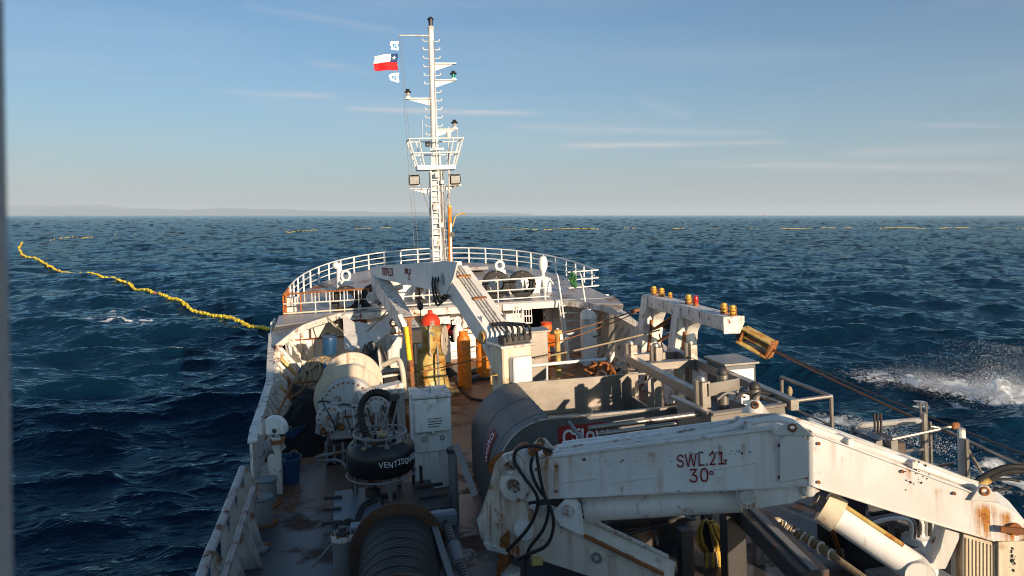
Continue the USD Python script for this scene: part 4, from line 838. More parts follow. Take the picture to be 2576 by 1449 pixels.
    part(T, 'lettering', MB().text('SWL.21', .145, a_, tx, up, .005, bold=False, sx=.74), 'text_worn'); part(T, 'lettering', MB().text('T', .055, at((1820, 1169), -.004), tx, up, .005), 'text_worn')
    part(T, 'lettering', MB().text('30', .155, at((1733, 1214), -.004), tx, up, .005, bold=False, sx=.85), 'text_worn')
    part(T, 'lettering', MB().torus(at((1790, 1190), -.004), nn, .018, .006, 14, 5), 'text_worn')
    # weld beads, bolts and flaked old lettering
    for pts_ in ([b1[0], b1[1], b1[2]], [b1[7], b1[6], b1[5]], [b2[0], b2[1], b2[2], b2[3]], [b2[10], b2[9], b2[8]]):
        part(T, 'weld_bead', MB().tube([at(q, -.014) for q in pts_], .010, 6), 'white_boom')
    for q in ((1660, 1200, 1540, 1216), (1500, 1205, 1420, 1214), (1900, 1165, 1760, 1188)): part(T, 'plate_seam', MB().tube([at(q[:2], -.003), at(q[2:], -.003)], .005, 5), 'white_boom')
    rr = np.random.default_rng(17); m = MB()
    for cx_, cy_, n_, sx_, sy_ in ((2308, 1192, 26, 26, 40), (2547, 1405, 22, 6, 48), (1770, 1236, 10, 70, 4), (1800, 1138, 24, 95, 4), (1560, 1160, 10, 90, 6)):
        for _ in range(n_):
            u_, v_ = cx_ + rr.normal(0, sx_ * .5), cy_ + rr.normal(0, sy_ * .5) - (.11 * (cx_ - 1800) * 0); p = at((u_, v_), -.022 if cx_ > 2500 else -.014 if cx_ > 2040 else -.003)
            k_ = rr.integers(4, 7); r_ = rr.uniform(.004, .014); m.prism([p + ex * r_ * math.cos(a2) * rr.uniform(.5, 1.3) + up * r_ * math.sin(a2) * rr.uniform(.4, 1.6) for a2 in np.linspace(0, 6.28, k_ + 1)[:-1]], -nn * .0015)
    part(T, 'flaked_marks', m, 'text_black', kind='stuff', smooth=False)
    for q in ((1400, 1172), (1400, 1235), (1350, 1180), (1960, 1120), (1960, 1200), (2028, 1120), (2028, 1200), (2060, 1115), (2060, 1212), (1470, 1155), (2270, 1185), (2400, 1240)): p = at(q, -.01 if q[0] > 2040 else .002); part(T, 'bolt_head', MB().cyl(p, p - nn * .022, .018, n=6), 'rust_steel')
    # cylinder below the boom, its link and the second cylinder
    y = W * .5
    c = [at(q, y) for q in ((1480, 1277), (1862, 1253))]
    part(T, 'boom_cylinder', MB().cyl(c[0], c[1], .155, n=28), 'white_crane'); part(T, 'cylinder_collar', MB().cyl(c[0] - unit(c[1] - c[0]) * .02, c[0] + unit(c[1] - c[0]) * .12, .19, n=28), 'white_rusty')
    part(T, 'cylinder_rod', MB().cyl(c[0] - unit(c[1] - c[0]) * .3, c[0], .09, n=18), 'chrome')
    lk = [(1850, 1232), (2000, 1224), (2052, 1224), (2062, 1236), (2040, 1246), (1990, 1266), (1905, 1279), (1875, 1281), (1858, 1268)]
    part(T, 'link_arm', MB().prism([at(q, .04) for q in lk], nn * .07), 'white_boom', label='short link arm hung under the knee'); part(T, 'link_arm', MB().prism([at(q, .42) for q in lk], nn * .07), 'white_boom')
    for uv, r in (((1880, 1252), .085), ((2036, 1234), .07)):
        p = at(uv, .0); part(T, 'link_pin', MB().cyl(p - nn * .0, p + nn * .55, r, n=20), 'white_rusty')
    q0, q1 = at(c6(930, 870), .25), at(c6(1010, 925), .25); q2 = at(c6(1690, 1385), .10)
    part(T, 'lift_cylinder', MB().cyl(q1, q2, .155, n=28), 'flange_paint' if False else 'white_crane'); part(T, 'lift_rod', MB().cyl(q0, q1, .085, n=18), 'grey_steel')
    dd = unit(q2 - q1); part(T, 'cylinder_collar', MB().cyl(q1 - dd * .03, q1 + dd * .16, .195, n=28), 'white_column')
    part(T, 'lift_cylinder_pipe', MB().tube([q1 + dd * .1 + up * .18 - nn * .05, q2 - dd * .12 + up * .18 - nn * .05], .026, 8), 'ochre_rusty')
    part(T, 'lift_cylinder_eye', MB().cyl(q2 + dd * .04 - nn * .16, q2 + dd * .04 + nn * .16, .15, n=20), 'white_rusty')
    # the column at the right with its gusset
    cx = at((2560, 1400), .0)
    colp = [at(c6(*q), -.02) for q in ((2335, 1188), (2560, 1180), (2620, 1180), (2620, 2500), (2335, 2500))]
    part(T, 'column', MB().prism(colp, nn * .62), 'white_column')
    side = [at(c6(*q), .02) for q in ((2068, 1130), (2332, 1205), (2332, 2500), (2068, 2500))]
    part(T, 'column_side', MB().prism(side, nn * .55), 'white_column', label='ribbed side of the column streaked with rust')
    for k in range(9): x = 2085 + 28 * k; part(T, 'column_rib', MB().bar(at(c6(x, 1155 + 28 * k * .29), .018), at(c6(x, 2500), .018), .012, .012), 'white_column')
    gp = [at(c6(*q), .05) for q in ((1930, 1080), (2050, 1130), (1930, 1395), (1760, 1400), (1740, 1365), (1835, 1350), (1890, 1240))]
    part(T, 'gusset', MB().prism(gp, nn * .40), 'white_rusty')
    hd = at((2556, 1333), -.05); part(T, 'arm_pin', MB().cyl(hd, hd + nn * .65, .06, n=20), 'rust_steel'); part(T, 'pin_keeper', MB().bar(hd + ex * -.14 - nn * .02, hd + ex * .10 - nn * .02, .03, .06), 'rust_steel')
    # knuckle bracket at the left end
    kb = [c5(*q) for q in ((395, 640), (440, 590), (540, 560), (620, 640), (600, 900), (625, 985), (690, 1020), (720, 1080), (640, 1300), (560, 1330), (440, 1250), (310, 1215), (285, 1160), (262, 1050), (300, 960), (345, 830))]
    part(T, 'knuckle_bracket', MB().prism([at(q, .02) for q in kb], nn * .10), 'white_bracket', label='rust streaked bracket at the boom tip'); part(T, 'knuckle_bracket', MB().prism([at(q, .40) for q in kb], nn * .10), 'white_bracket')
    edge = [at(c5(*q), .02) for q in ((345, 830), (300, 960), (262, 1050), (285, 1160), (310, 1215))]
    for p, q in zip(edge[:-1], edge[1:]): part(T, 'bracket_flange', MB().prism([p, q, q + nn * .48, p + nn * .48], unit(np.cross(q - p, nn)) * .03), 'white_crane')
    for uv, r, l in ((c5(530, 805), .16, .64), (c5(505, 670), .13, .6)):
        p = at(uv, -.05); part(T, 'knuckle_pin', MB().cyl(p, p + nn * l, r, n=24), 'rust_steel'); part(T, 'pin_boss', MB().lathe([(r * 1.25, .03), (r * 1.2, -.01), (r * .6, -.03), (r * .55, .0), (.02, .0)], p, nn, 24), 'white_rusty')
    ln = [c5(*q) for q in ((800, 1000), (890, 905), (960, 905), (1000, 950), (1025, 1165), (860, 1090))]
    part(T, 'tilt_lever', MB().prism([at(q, -.02) for q in ln], nn * .06), 'white_crane'); part(T, 'tilt_lever', MB().prism([at(q, .44) for q in ln], nn * .06), 'white_crane')
    p = at(c5(915, 985), -.04); part(T, 'lever_pin', MB().cyl(p, p + nn * .55, .075, n=20), 'white_rusty')
    # lower jib, folded down and back
    lj = [c5(*q) for q in ((560, 1080), (640, 1040), (720, 1030), (1030, 1165), (1560, 1420), (1660, 1470), (1640, 1640), (700, 1330), (560, 1260))]
    part(T, 'folded_jib', MB().prism([at(q, .03) for q in lj], nn * .42), 'white_bracket')
    p, q = at(c5(1030, 1160), .0), at(c5(1600, 1436), .0); part(T, 'jib_flange', MB().bar(p, q, .05, .03), 'rust_steel'); part(T, 'jib_flange', MB().bar(p + nn * .45, q + nn * .45, .05, .03), 'white_rusty')
    p = at(c5(1120, 1320), .02); part(T, 'ring_fitting', MB().torus(p, nn, .05, .018, 16, 6), 'grey_steel')
    p = at(c5(600, 1120), .0); part(T, 'jib_pin', MB().cyl(p, p + nn * .5, .13, n=22), 'white_crane')
    part(T, 'foot_bracket', MB().prism([at(c5(*q), .0) for q in ((430, 1180), (490, 1120), (500, 1300), (440, 1460), (400, 1460))], nn * .3), 'rust_steel')
    part(T, 'foot_bracket', MB().prism([at(c5(*q), -.04) for q in ((310, 1215), (470, 1270), (480, 1300), (330, 1260))], nn * .3), 'white_rusty')
    part(T, 'foot_cylinder', MB().cyl(at(c5(500, 1460), .1), at(c5(500, 1400), .1), .13, n=18), 'white_crane')
    part(T, 'foot_valve', MB().box(at(c5(690, 1340), .0), (.14, .12, .08), ch=.01), 'ochre_rusty')
    # black hoses looping from boom tip to bracket
    for i, pts in enumerate((((800, 560), (680, 520), (560, 540), (530, 620), (600, 740), (690, 870), (690, 980), (620, 1120), (480, 1270)),
                             ((660, 600), (650, 680), (690, 800), (770, 920), (770, 1020), (730, 1130), (630, 1270), (610, 1440)),
                             ((690, 560), (700, 640), (740, 850), (800, 990), (810, 1110), (760, 1230), (640, 1290), (560, 1330)))):
        part(T, 'hose', MB().tube(spline([at(c5(*q), -.10 - .05 * i) for q in pts], 6), .021, 8), 'black_rubber')
    for q in ((690, 530), (770, 560), (660, 560)): part(T, 'hose_fitting', MB().box(at(c5(*q), .05), (.10, .14, .06), ch=.012), 'rust_steel')
    part(T, 'sheave', MB().lathe([(.05, -.09), (.15, -.09), (.11, -.03), (.11, .03), (.15, .09), (.05, .09)], at(c5(440, 660), .28), nn, 24), 'rust_steel')
    part(T, 'swivel', MB().lathe([(.06, -.1), (.11, -.06), (.12, .05), (.07, .12)], at(c5(600, 590), .2), ex, 18), 'white_rusty')
    # hose ends at the column side, running off to the right
    for i, pts in enumerate((((2080, 780), (2160, 730), (2260, 665), (2400, 615), (2560, 615)), ((2100, 790), (2180, 760), (2280, 700), (2400, 655), (2560, 650)), ((2290, 712), (2400, 708), (2500, 722)), ((2160, 800), (2300, 795), (2440, 768)))):
        part(T, 'return_hose', MB().tube(spline([at(c6(*q), .28 + .05 * i) for q in pts], 6), .03 if i < 2 else .015, 8), 'black_rubber')
    for a, b in (((2085, 765), (2150, 715)), ((2105, 785), (2180, 755)), ((2190, 755), (2270, 705))): part(T, 'hose_coupling', MB().cyl(at(c6(*a), .3), at(c6(*b), .3), .038, n=12), 'ochre_rusty')
near_crane()

# ------------------------------------------------------------------ stainless pump tank and its frame
def pump_tank():
    tl = 1.95; s0, s1 = PX(1340, 1055, Y=11.8)[1], PX(1285, 965, Y=14.3)[1]; top = PX(1450, 1055, Y=11.8)[2]; tr = 5.1; r = .86
    T = thing('pump_tank', 'open stainless steel fish separator tank with a rounded hood at its left end', 'tank', ((tl + tr) / 2, (s0 + s1) / 2, 0))
    a = np.linspace(math.pi, math.pi / 2, 14); arc = [A(tl + r + r * math.cos(q), 0, top - r + r * math.sin(q)) for q in a]
    prof = [A(tl, 0, 0)] + arc + [A(tl + r + .02, 0, top)]
    # hood: the bent sheet, from the near to the far wall
    G = np.array([[p + A(0, s0, 0), p + A(0, s1, 0)] for p in prof]); part(T, 'hood', MB().grid(G[:, ::-1], .02), 'stainless_dull')
    face = [A(tl, s0, 0)] + [p + A(0, s0, 0) for p in arc] + [A(tr, s0, top), A(tr, s0, 0)]
    part(T, 'near_wall', MB().prism([p + A(.012, -.012, -.006) for p in face], A(0, .03, 0)), 'stainless_dull')
    part(T, 'far_wall', MB().prism([p + A(.012, s1 - s0 - .03, -.006) for p in face], A(0, .03, 0)), 'stainless')
    part(T, 'hood_edge', MB().tube([p + A(0, s0 - .015, .006) for p in arc], .018, 6), 'stainless')
    part(T, 'wall_rim', MB().bar(A(tl + r, s0, top + .012), A(tr, s0, top + .012), .07, .03), 'stainless'); part(T, 'wall_rim', MB().bar(A(tl + r, s1 - .02, top + .012), A(tr + .5, s1 - .02, top + .012), .05, .03), 'stainless')
    part(T, 'inner_partition', MB().bar(A(tl + r + .02, s0 + .05, top - .1), A(tl + r + .02, s1 - .05, top - .1), .03, .2), 'stainless')
    part(T, 'sloping_floor', MB().prism([A(tl + r, s0 + .04, .9), A(tr, s0 + .04, .55), A(tr, s1 - .04, .55), A(tl + r, s1 - .04, .9)], A(0, 0, -.03)), 'stainless')
    part(T, 'perforated_screen', MB().prism([A(tl + r + .05, s1 - .06, .95), A(tl + r + 1.2, s1 - .06, .7), A(tl + r + 1.2, s1 - .45, .7), A(tl + r + .05, s1 - .45, .95)], A(0, 0, .02)), 'stainless')
    part(T, 'right_wall', MB().box((tr, (s0 + s1) / 2, top / 2 - .2), (.03, s1 - s0, top - .4)), 'stainless')
    part(T, 'inspection_box', MB().box((tr - .62, s0 + .55, .75), (.9, .7, .5), ch=.02), 'white_plastic')
    for s_ in (s0 + .3, s0 + 1.35): part(T, 'hood_seam', MB().tube([p + A(0, s_, 0) + unit(p - A(tl + r, 0, top - r)) * .024 for p in arc], .009, 5), 'stainless')
    for s_ in np.arange(s0 + .12, s1, .3): p = A(tl + r, s_, top + .022); part(T, 'rim_bolt', MB().cyl(p, p + A(0, 0, .02), .016, n=6), 'grey_steel')
    for k in range(7): p = A(tl + r + .3 + .45 * k, s0 - .014, top - .05); part(T, 'wall_bolt', MB().cyl(p, p - A(0, .02, 0), .014, n=6), 'grey_steel')
    part(T, 'end_lug', MB().prism([A(tl + r - .24, s0 - .03, top - .05), A(tl + r - .16, s0 - .03, top - .03), A(tl + r - .17, s0 - .03, top + .07), A(tl + r - .22, s0 - .03, top + .06)], A(0, .05, 0)), 'grey_steel')
    # flat bar and pipe leaning at the left side
    part(T, 'flat_bar', MB().bar(PX(1146, 1118, Y=11.9), PX(1196, 1248, Y=11.0), .10, .02, (0, 1, .2)), 'stainless')
    p = PX(1138, 1135, Y=12.2); part(T, 'side_pipe', MB().cyl(A(p[0], p[1], .0), A(p[0], p[1], p[2]), .075, n=14), 'grey_steel'); part(T, 'pipe_cap', MB().cyl(p - A(0, 0, .02), p + A(0, 0, .05), .095, n=14), 'dark_steel')
    # logos: one on the near wall, one round the hood's side
    u0 = PX(1404, 1073, s=s0 - .018); lw, lh = .80, .34
    L = part(T, 'logo_panel', MB().box(u0 + A(lw / 2, 0, -lh / 2), (lw, .006, lh)), 'logo_red'); part(L, 'lettering', MB().text('Cflow', .22, u0 + A(.05, -.005, -.29), A(1, 0, 0), A(0, 0, 1), .004, sx=.92), 'text_white')
    for k in range(3): part(L, 'swoosh', MB().bar(u0 + A(.10 + .16 * k, -.006, -.05), u0 + A(.2 + .16 * k, -.006, -.03), .003, .014), 'logo_red')
    sm = s0 + .78; arcp = lambda q, s, e=.03: A(tl + r - (r + e) * math.cos(q), s, top - r + (r + e) * math.sin(q))
    q0, q1 = .02, .62; G = np.array([[arcp(q, sm - .16), arcp(q, sm + .16)] for q in np.linspace(q0, q1, 10)]); L = part(T, 'logo_panel', MB().grid(G[:, ::-1], .004), 'logo_red')
    m = meshkit.text_mesh('Cflow', .17, .004, True); v = np.array(m.vertices); wx = v[:, 0].max()
    v[:, 0] *= .48 / wx
    P = np.array([arcp(q1 - .03 - (x / r), sm - .085 + y, .034 + z) for x, y, z in v]); part(L, 'lettering', MB().add(P, m.faces), 'text_white')
    part(L, 'stripe', MB().grid(np.array([[arcp(q, sm - .20), arcp(q, sm - .18)] for q in np.linspace(q0 - .1, q1, 8)])[:, ::-1], .004), 'logo_red')
pump_tank()

def pump_frame():
    T = thing('steel_frame', 'stainless steel gantry frame with long beams and upright guide posts by the tank', 'frame', (5.8, 12.8, 0))
    tA, tB = 5.18, 6.25; hB = 1.86; sN, sF = 10.75, 14.35
    X = lambda t, s, h: A(t, s, h)
    part(T, 'long_beam', MB().bar(X(tA, sN + .2, hB), X(tA, sF, hB), .13, .16), 'stainless'); part(T, 'long_beam', MB().bar(X(tB, sN - .6, hB), X(tB, sF + .4, hB), .13, .16), 'stainless')
    for s in (sF - .02, sF - .9): part(T, 'cross_beam', MB().bar(X(tA + .07, s, hB), X(tB - .07, s, hB), .14, .15, ch=.01), 'stainless')
    def post(uv_top, uv_w, t, s, h0=0.0, w=.16, ext=.0, mat='stainless', rnd=False):
        top = PX(*uv_top, s=s)[2]; tt = t
        if rnd:
            part(T, 'guide_post', MB().cyl(X(tt, s, h0), X(tt, s, top - .08), .085, n=16), mat); part(T, 'post_cap', MB().sph(X(tt, s, top - .1), .09, 2), 'dark_steel')
        else:
            part(T, 'guide_post', MB().box(X(tt, s, (h0 + top) / 2), (w, w * .8, top - h0), ch=.015), mat)
            part(T, 'post_pipe', MB().cyl(X(tt - w * .85, s, h0 + .2), X(tt - w * .85, s, top + .03), .04, n=10), mat); part(T, 'post_cap', MB().lathe([(0, .05), (.06, .05), (.075, .02), (.075, -.02)], X(tt - w * .3, s, top + .02), (0, 0, 1), 14), mat)
    for uv, s in (((1592, 866), sF + .05), ((1655, 872), sF - .1), ((1742, 865), sF - .6)):
        t = PX(*uv, s=s)[0]; post(uv, 0, t, s)
    for uv, s in (((1772, 958), sN + .2),):
        t = PX(*uv, s=s)[0]; post(uv, 0, t, s, 1.2)
    for uv, s in (((1817, 922), sN + .35), ((1898, 958), sN)):
        t = PX(*uv, s=s)[0]; post(uv, 0, t, s, 1.3, rnd=True)
    # columns under the beams
    for t, s in ((tA, sN + .25), (tA, sF - .1), (tB, sF), (tB, 12.4), (tA, 12.9)): part(T, 'column', MB().box(X(t, s, hB / 2 - .05), (.14, .14, hB - .1)), 'stainless')
    part(T, 'pointed_post', MB().prism([X(5.16, 13.25, 0), X(5.38, 13.25, 0), X(5.38, 13.25, 1.62), X(5.27, 13.25, 1.74), X(5.16, 13.25, 1.62)], A(0, .08, 0)), 'stainless')
    for s0, w in ((13.6, .5), (12.2, .9)): part(T, 'side_sheet', MB().box(X(tB + .0, s0, 1.2), (.02, w, .95)), 'white_plastic')
    # near platform box
    pl = [PX(1789, 1047, Y=10.9), PX(1975, 1012, Y=11.3)]; a, b = pl; hh = (a[2] + b[2]) / 2
    ex = unit(A(b[0] - a[0], b[1] - a[1], 0)); ey = A(-ex[1], ex[0], 0); Lx = np.linalg.norm((b - a)[:2])
    a = A(a[0], a[1], hh); g = lambda x, y, z: a + ex * x + ey * y + A(0, 0, z)
    win = [[g(.16, 0, -.26), g(.52, 0, -.26), g(.52, 0, -.16), g(.16, 0, -.16)], [g(.62, 0, -.26), g(1.0, 0, -.26), g(1.0, 0, -.16), g(.62, 0, -.16)]]
    part(T, 'platform_front', MB().prism([g(0, 0, 0), g(Lx, 0, 0), g(Lx, 0, -.62), g(0, 0, -.62)], ey * .03, win), 'stainless')
    part(T, 'platform_side', MB().prism([g(0, .03, 0), g(0, .95, 0), g(0, .95, -.5), g(0, .03, -.5)], ex * .03), 'stainless')
    part(T, 'platform_rim', MB().bar(g(0, .0, .0), g(Lx, .0, 0), .10, .05, ch=.01), 'stainless'); part(T, 'platform_rim', MB().bar(g(0.02, .05, .0), g(.02, 1.1, 0), .12, .05, ch=.01), 'stainless')
    part(T, 'platform_rim', MB().bar(g(Lx - .03, .05, .0), g(Lx - .03, 1.3, 0), .12, .06), 'stainless'); part(T, 'platform_tray', MB().prism([g(.1, .1, -.2), g(Lx - .1, .1, -.2), g(Lx - .1, 1.2, -.2), g(.1, 1.2, -.2)], A(0, 0, -.02)), 'dark_steel')
    for i, (x, y, l) in enumerate(((.5, .6, .5), (.75, .5, .45), (.9, .75, .5), (1.0, .4, .4))):
        p = g(x, y, .02); part(T, 'tray_hose', MB().tube(spline([p, p + ex * l * .4 + A(0, 0, .08), p + ex * l + A(0, 0, -.02)], 5), .02, 6), 'black_rubber' if i % 2 else 'grey_steel')
    part(T, 'hinged_flap', MB().prism([g(.42, .7, .25), g(.98, .85, .28), g(.98, .85, .1), g(.42, .7, .05)], ey * .02), 'stainless')
    part(T, 'cross_tube', MB().cyl(PX(1480, 1078, Y=11.0), PX(1762, 1040, Y=11.2), .04, n=12), 'stainless')
    part(T, 'cross_tube', MB().cyl(PX(1505, 1092, Y=10.7), PX(1700, 1066, Y=10.8), .03, n=10), 'stainless')
    part(T, 'stay_bar', MB().bar(PX(1432, 1062, Y=11.5), PX(1475, 1118, Y=10.6), .04), 'grey_steel')
    c = PX(1838, 915, s=12.6); C_ = thing('electrical_cabinet', 'pale grey electrical cabinet with sloping lid behind the steel frame', 'cabinet', c)
    p = [PX(1812, 940, s=12.3), PX(1872, 965, s=12.3)]
    part(C_, 'body', MB().box(c + A(.05, .1, -.42), (.58, .75, .9), ch=.015), 'stainless_dull'); part(C_, 'door', MB().box(c + A(.05, -.285, -.42), (.48, .02, .75), ch=.006), 'white_plastic')
    part(C_, 'lid', MB().prism([c + A(-.28, -.33, .04), c + A(.38, -.33, .04), c + A(.38, .5, .12), c + A(-.28, .5, .12)], A(0, 0, .03)), 'stainless')
pump_frame()

# ------------------------------------------------------------------ gallows on the starboard side
def gallows():
    t = 8.0; f = lambda u, v, dt=0.0: PX(u, v, t=t + dt)
    e0, e1 = f(1645, 742), f(1862, 806); hb = (e0[2] + e1[2]) / 2 - .12
    T = thing('trawl_gallows', 'white gallows with two curved legs and rust streaks on the starboard side', 'gallows', (t, (e0[1] + e1[1]) / 2, 0))
    s0, s1 = e0[1] + .2, e1[1]
    part(T, 'beam', MB().box((t - .06, (s0 + s1) / 2 + .1, hb), (.44, s0 - s1 - .2, .32), ch=.02), 'white_rusty')
    part(T, 'beam_end', MB().prism([A(t - .30, s1 + .18, hb + .16), A(t + .20, s1 + .18, hb + .16), A(t + .20, s1 + .18, hb + .02), A(t + .08, s1 + .18, hb - .22), A(t - .30, s1 + .18, hb - .2)], A(0, .025, 0)), 'white_rusty')
    for s, lb in ((s0 - .25, 'forward leg'), (PX(1735, 780, t=t)[1] + .1, 'aft leg with a large rust streak')):
        q = [A(t + .30, s, hb + .10), A(t - .30, s, hb + .10), A(t - .72, s, -.02), A(t + .0, s, -.02), A(t + .10, s, hb - .95), A(t + .16, s, hb - .5), A(t + .30, s, hb - .22)]
        part(T, 'leg', MB().prism([p - A(0, .20, 0) for p in q], A(0, .42, 0)), 'white_rusty', label=lb)
        kn = [A(t - .16, s - .14, hb - .14)] + [A(t - .16, s - .14 - .80 * (1 - math.sin(q)), hb - .14 - .70 * (1 - math.cos(q))) for q in np.linspace(0, math.pi / 2, 9)]
        part(T, 'knee', MB().prism(kn, A(.30, 0, 0)), 'white_rusty')
        kn = [A(t - .16, s + .16, hb - .14)] + [A(t - .16, s + .16 + .45 * (1 - math.sin(q)), hb - .14 - .45 * (1 - math.cos(q))) for q in np.linspace(0, math.pi / 2, 9)]
        part(T, 'knee', MB().prism(kn, A(.30, 0, 0)), 'white_rusty')
        part(T, 'leg_channel', MB().bar(A(t - .43, s - .235, .1), A(t - .20, s - .235, hb - .5), .05, .08), 'rust_steel')
    zt = hb + .16
    for u, v, k in ((1645, 729, 0), (1664, 735, 0), (1677, 740, 2), (1732, 748, 0), (1750, 748, 1), (1821, 770, 0), (1843, 770, 0)):
        p = f(u, v); p = A(t + (.0 if k != 2 else .1), p[1], zt); sc = .42 if k == 2 else .66
        if k == 1:
            L = thing('warning_lamp', 'small red lamp between the yellow lamps on the gallows beam', 'lamp', p); part(L, 'lamp_base', MB().lathe([(0, 0), (.07, 0), (.07, .06), (.06, .08)], p, n=12), 'rust_steel'); part(L, 'dome', MB().lathe([(.06, .08), (.065, .17), (.04, .24), (0, .26)], p, n=14), 'red_glass')
            continue
        lb = {1645: 'foremost yellow lamp on the forward end of the gallows beam', 1664: 'second yellow lamp from the forward end of the gallows beam', 1677: 'smallest yellow lamp on the forward end of the gallows beam', 1732: 'yellow lamp just forward of the red lamp on the gallows', 1821: 'left of the two yellow lamps at the aft end of the gallows', 1843: 'right hand yellow lamp at the aft end of the gallows'}[u]
        L = thing('deck_lamp', lb, 'lamp', p, 'yellow lamps on the gallows beam')
        part(L, 'lamp_base', MB().lathe([(0, 0), (.12 * sc, 0), (.12 * sc, .05 * sc), (.06 * sc, .06 * sc)], p, n=12), 'rust_steel'); part(L, 'body', MB().lathe([(.07 * sc, .05 * sc), (.11 * sc, .12 * sc), (.11 * sc, .2 * sc), (.07 * sc, .24 * sc), (.10 * sc, .28 * sc), (.08 * sc, .34 * sc), (0, .36 * sc)], p, n=14), 'yellow_lamp'); part(L, 'guard', MB().torus(p + A(0, 0, .16 * sc), (0, 0, 1), .125 * sc, .012, 14, 5).bar(p + A(.13 * sc, 0, 0), p + A(.13 * sc, 0, .3 * sc), .014).bar(p + A(-.13 * sc, 0, 0), p + A(-.13 * sc, 0, .3 * sc), .014), 'rust_steel')
    # hanging block with the warp
    a, b, c = f(1826, 816), f(1866, 840, .45), f(1940, 880, .85)
    B = thing('warp_block', 'rusty rectangular trawl block hanging outboard from the gallows end', 'pulley block', a)
    d = unit(c - b); side = unit(np.cross(d, A(0, 0, 1))); up = np.cross(side, d)
    part(B, 'shackle', MB().tube([a + A(0, 0, .08), a + (b - a) * .5, b], .055, 10), 'rust_steel'); part(B, 'swivel', MB().box(b, (.22, .22, .26), np.array([d, side, up]), .03), 'dark_steel')
    L = np.linalg.norm(c - b)
    for sg in (-1, 1): part(B, 'cheek_plate', MB().box((b + c) / 2 + side * .02 + up * sg * .17, (L, .34, .06), np.array([d, side, up]), .015), 'ochre_rusty')
    part(B, 'end_plate', MB().box(c, (.08, .36, .42), np.array([d, side, up]), .02), 'rust_steel'); part(B, 'end_plate', MB().box(b + d * .06, (.06, .34, .40), np.array([d, side, up]), .02), 'rust_steel')
    for k in (-.09, 0, .09): part(B, 'roller', MB().cyl(b + d * .1 + side * k, c - d * .05 + side * k, .03, n=10), 'ochre_rusty')
    W = thing('trawl_warp', 'rusty wire running from the hanging block aft past the near railings', 'wire', c)
    part(W, 'wire', MB().tube(sag(c, PX(2620, 1190, t=9.1), .05), .018, 6), 'rust_wire'); part(W, 'wire', MB().tube(sag(c + A(.03, .02, .02), PX(2620, 1160, t=9.4), .05), .014, 6), 'wire_rope')
    m = f(1655, 842, -.1); e = f(1722, 798, -.1); B2 = thing('inner_block', 'dark rusty trawl block held slanting between the two gallows legs', 'pulley block', m)
    d = unit(e - m); side = unit(np.cross(d, A(1, 0, .3))); up = np.cross(side, d); L = np.linalg.norm(e - m)
    for sg in (-1, 1): part(B2, 'cheek_plate', MB().box((m + e) / 2 + side * sg * .17, (L, .05, .26), np.array([d, side, up]), .015), 'rust_steel')
    part(B2, 'sheave', MB().lathe([(0, -.08), (.22, -.08), (.17, 0), (.22, .08), (0, .08)], (m + e) / 2, side, 18), 'dark_steel'); part(B2, 'hanger', MB().bar(e, e + A(0, .1, .35), .06), 'rust_steel'); part(B2, 'rod', MB().tube([m + d * .1, f(1668, 880, -.3)], .02, 6), 'rust_steel')
    # wires from the port side to the gallows
    W2 = thing('deck_wires', 'two thin rusty wires stretched across the deck to the gallows', 'wire', (4, 17, 1.5))
    e = f(1600, 780); part(W2, 'wire', MB().tube(sag(PX(1060, 935, s=17.6), PX(1245, 890, s=17.5), .02), .014, 6), 'rust_wire')
    part(W2, 'wire', MB().tube(sag(PX(1392, 843, s=19), e, .04), .016, 6), 'rust_wire'); part(W2, 'wire', MB().tube(sag(PX(1396, 862, s=18.2), e - A(0, 0, .08), .04), .016, 6), 'rust_wire')
    part(W2, 'wire_end', MB().tube([e - unit(e - PX(1392, 843, s=19)) * .25, e + A(.1, 0, .0)], .05, 8), 'rust_steel')
    R = thing('white_rail_line', 'pale taut line from the steel frame across to the crane', 'line', (5, 15, 1))
    p, q = PX(1360, 898, s=16.2), PX(1600, 822, s=18.8); part(R, 'line', MB().tube(sag(PX(1345, 902, s=15.8), PX(1660, 830, t=7.4), .03), .02, 6), 'tan_rope')
gallows()

# ------------------------------------------------------------------ port side: pipe rails, pulley housing, tubs, bollards
def port_rails():
    T = thing('pipe_railing', 'flaking double pipe rail with triangular plate stays along the near port side', 'railing', (-1.7, 10, 0))
    P = cap_port[cap_port[:, 1] < 13.6]; pts = spline(P, 4)
    part(T, 'top_pipe', MB().tube(pts, .06, 10), 'flaky_shaded'); lo = pts + A(.16, 0, -.28)
    part(T, 'low_pipe', MB().tube(lo[lo[:, 1] > 3], .045, 10), 'flaky_shaded')
    for s in np.arange(5.6, 13.4, .78):
        t = np.interp(s, P[:, 1], P[:, 0])
        part(T, 'plate_stay', MB().prism([A(t - .02, s, .96), A(t + .06, s, .96), A(t + .24, s, .35), A(t + .32, s, .01), A(t - .02, s, .01)], A(0, .03, 0)), 'flaky_shaded')
    for s in np.arange(6.3, 13.4, 1.56):
        t = np.interp(s, P[:, 1], P[:, 0]); part(T, 'stanchion', MB().tube([A(t + .16, s, .72), A(t + .36, s + .1, .02)], .045, 8), 'flaky_shaded')
port_rails()
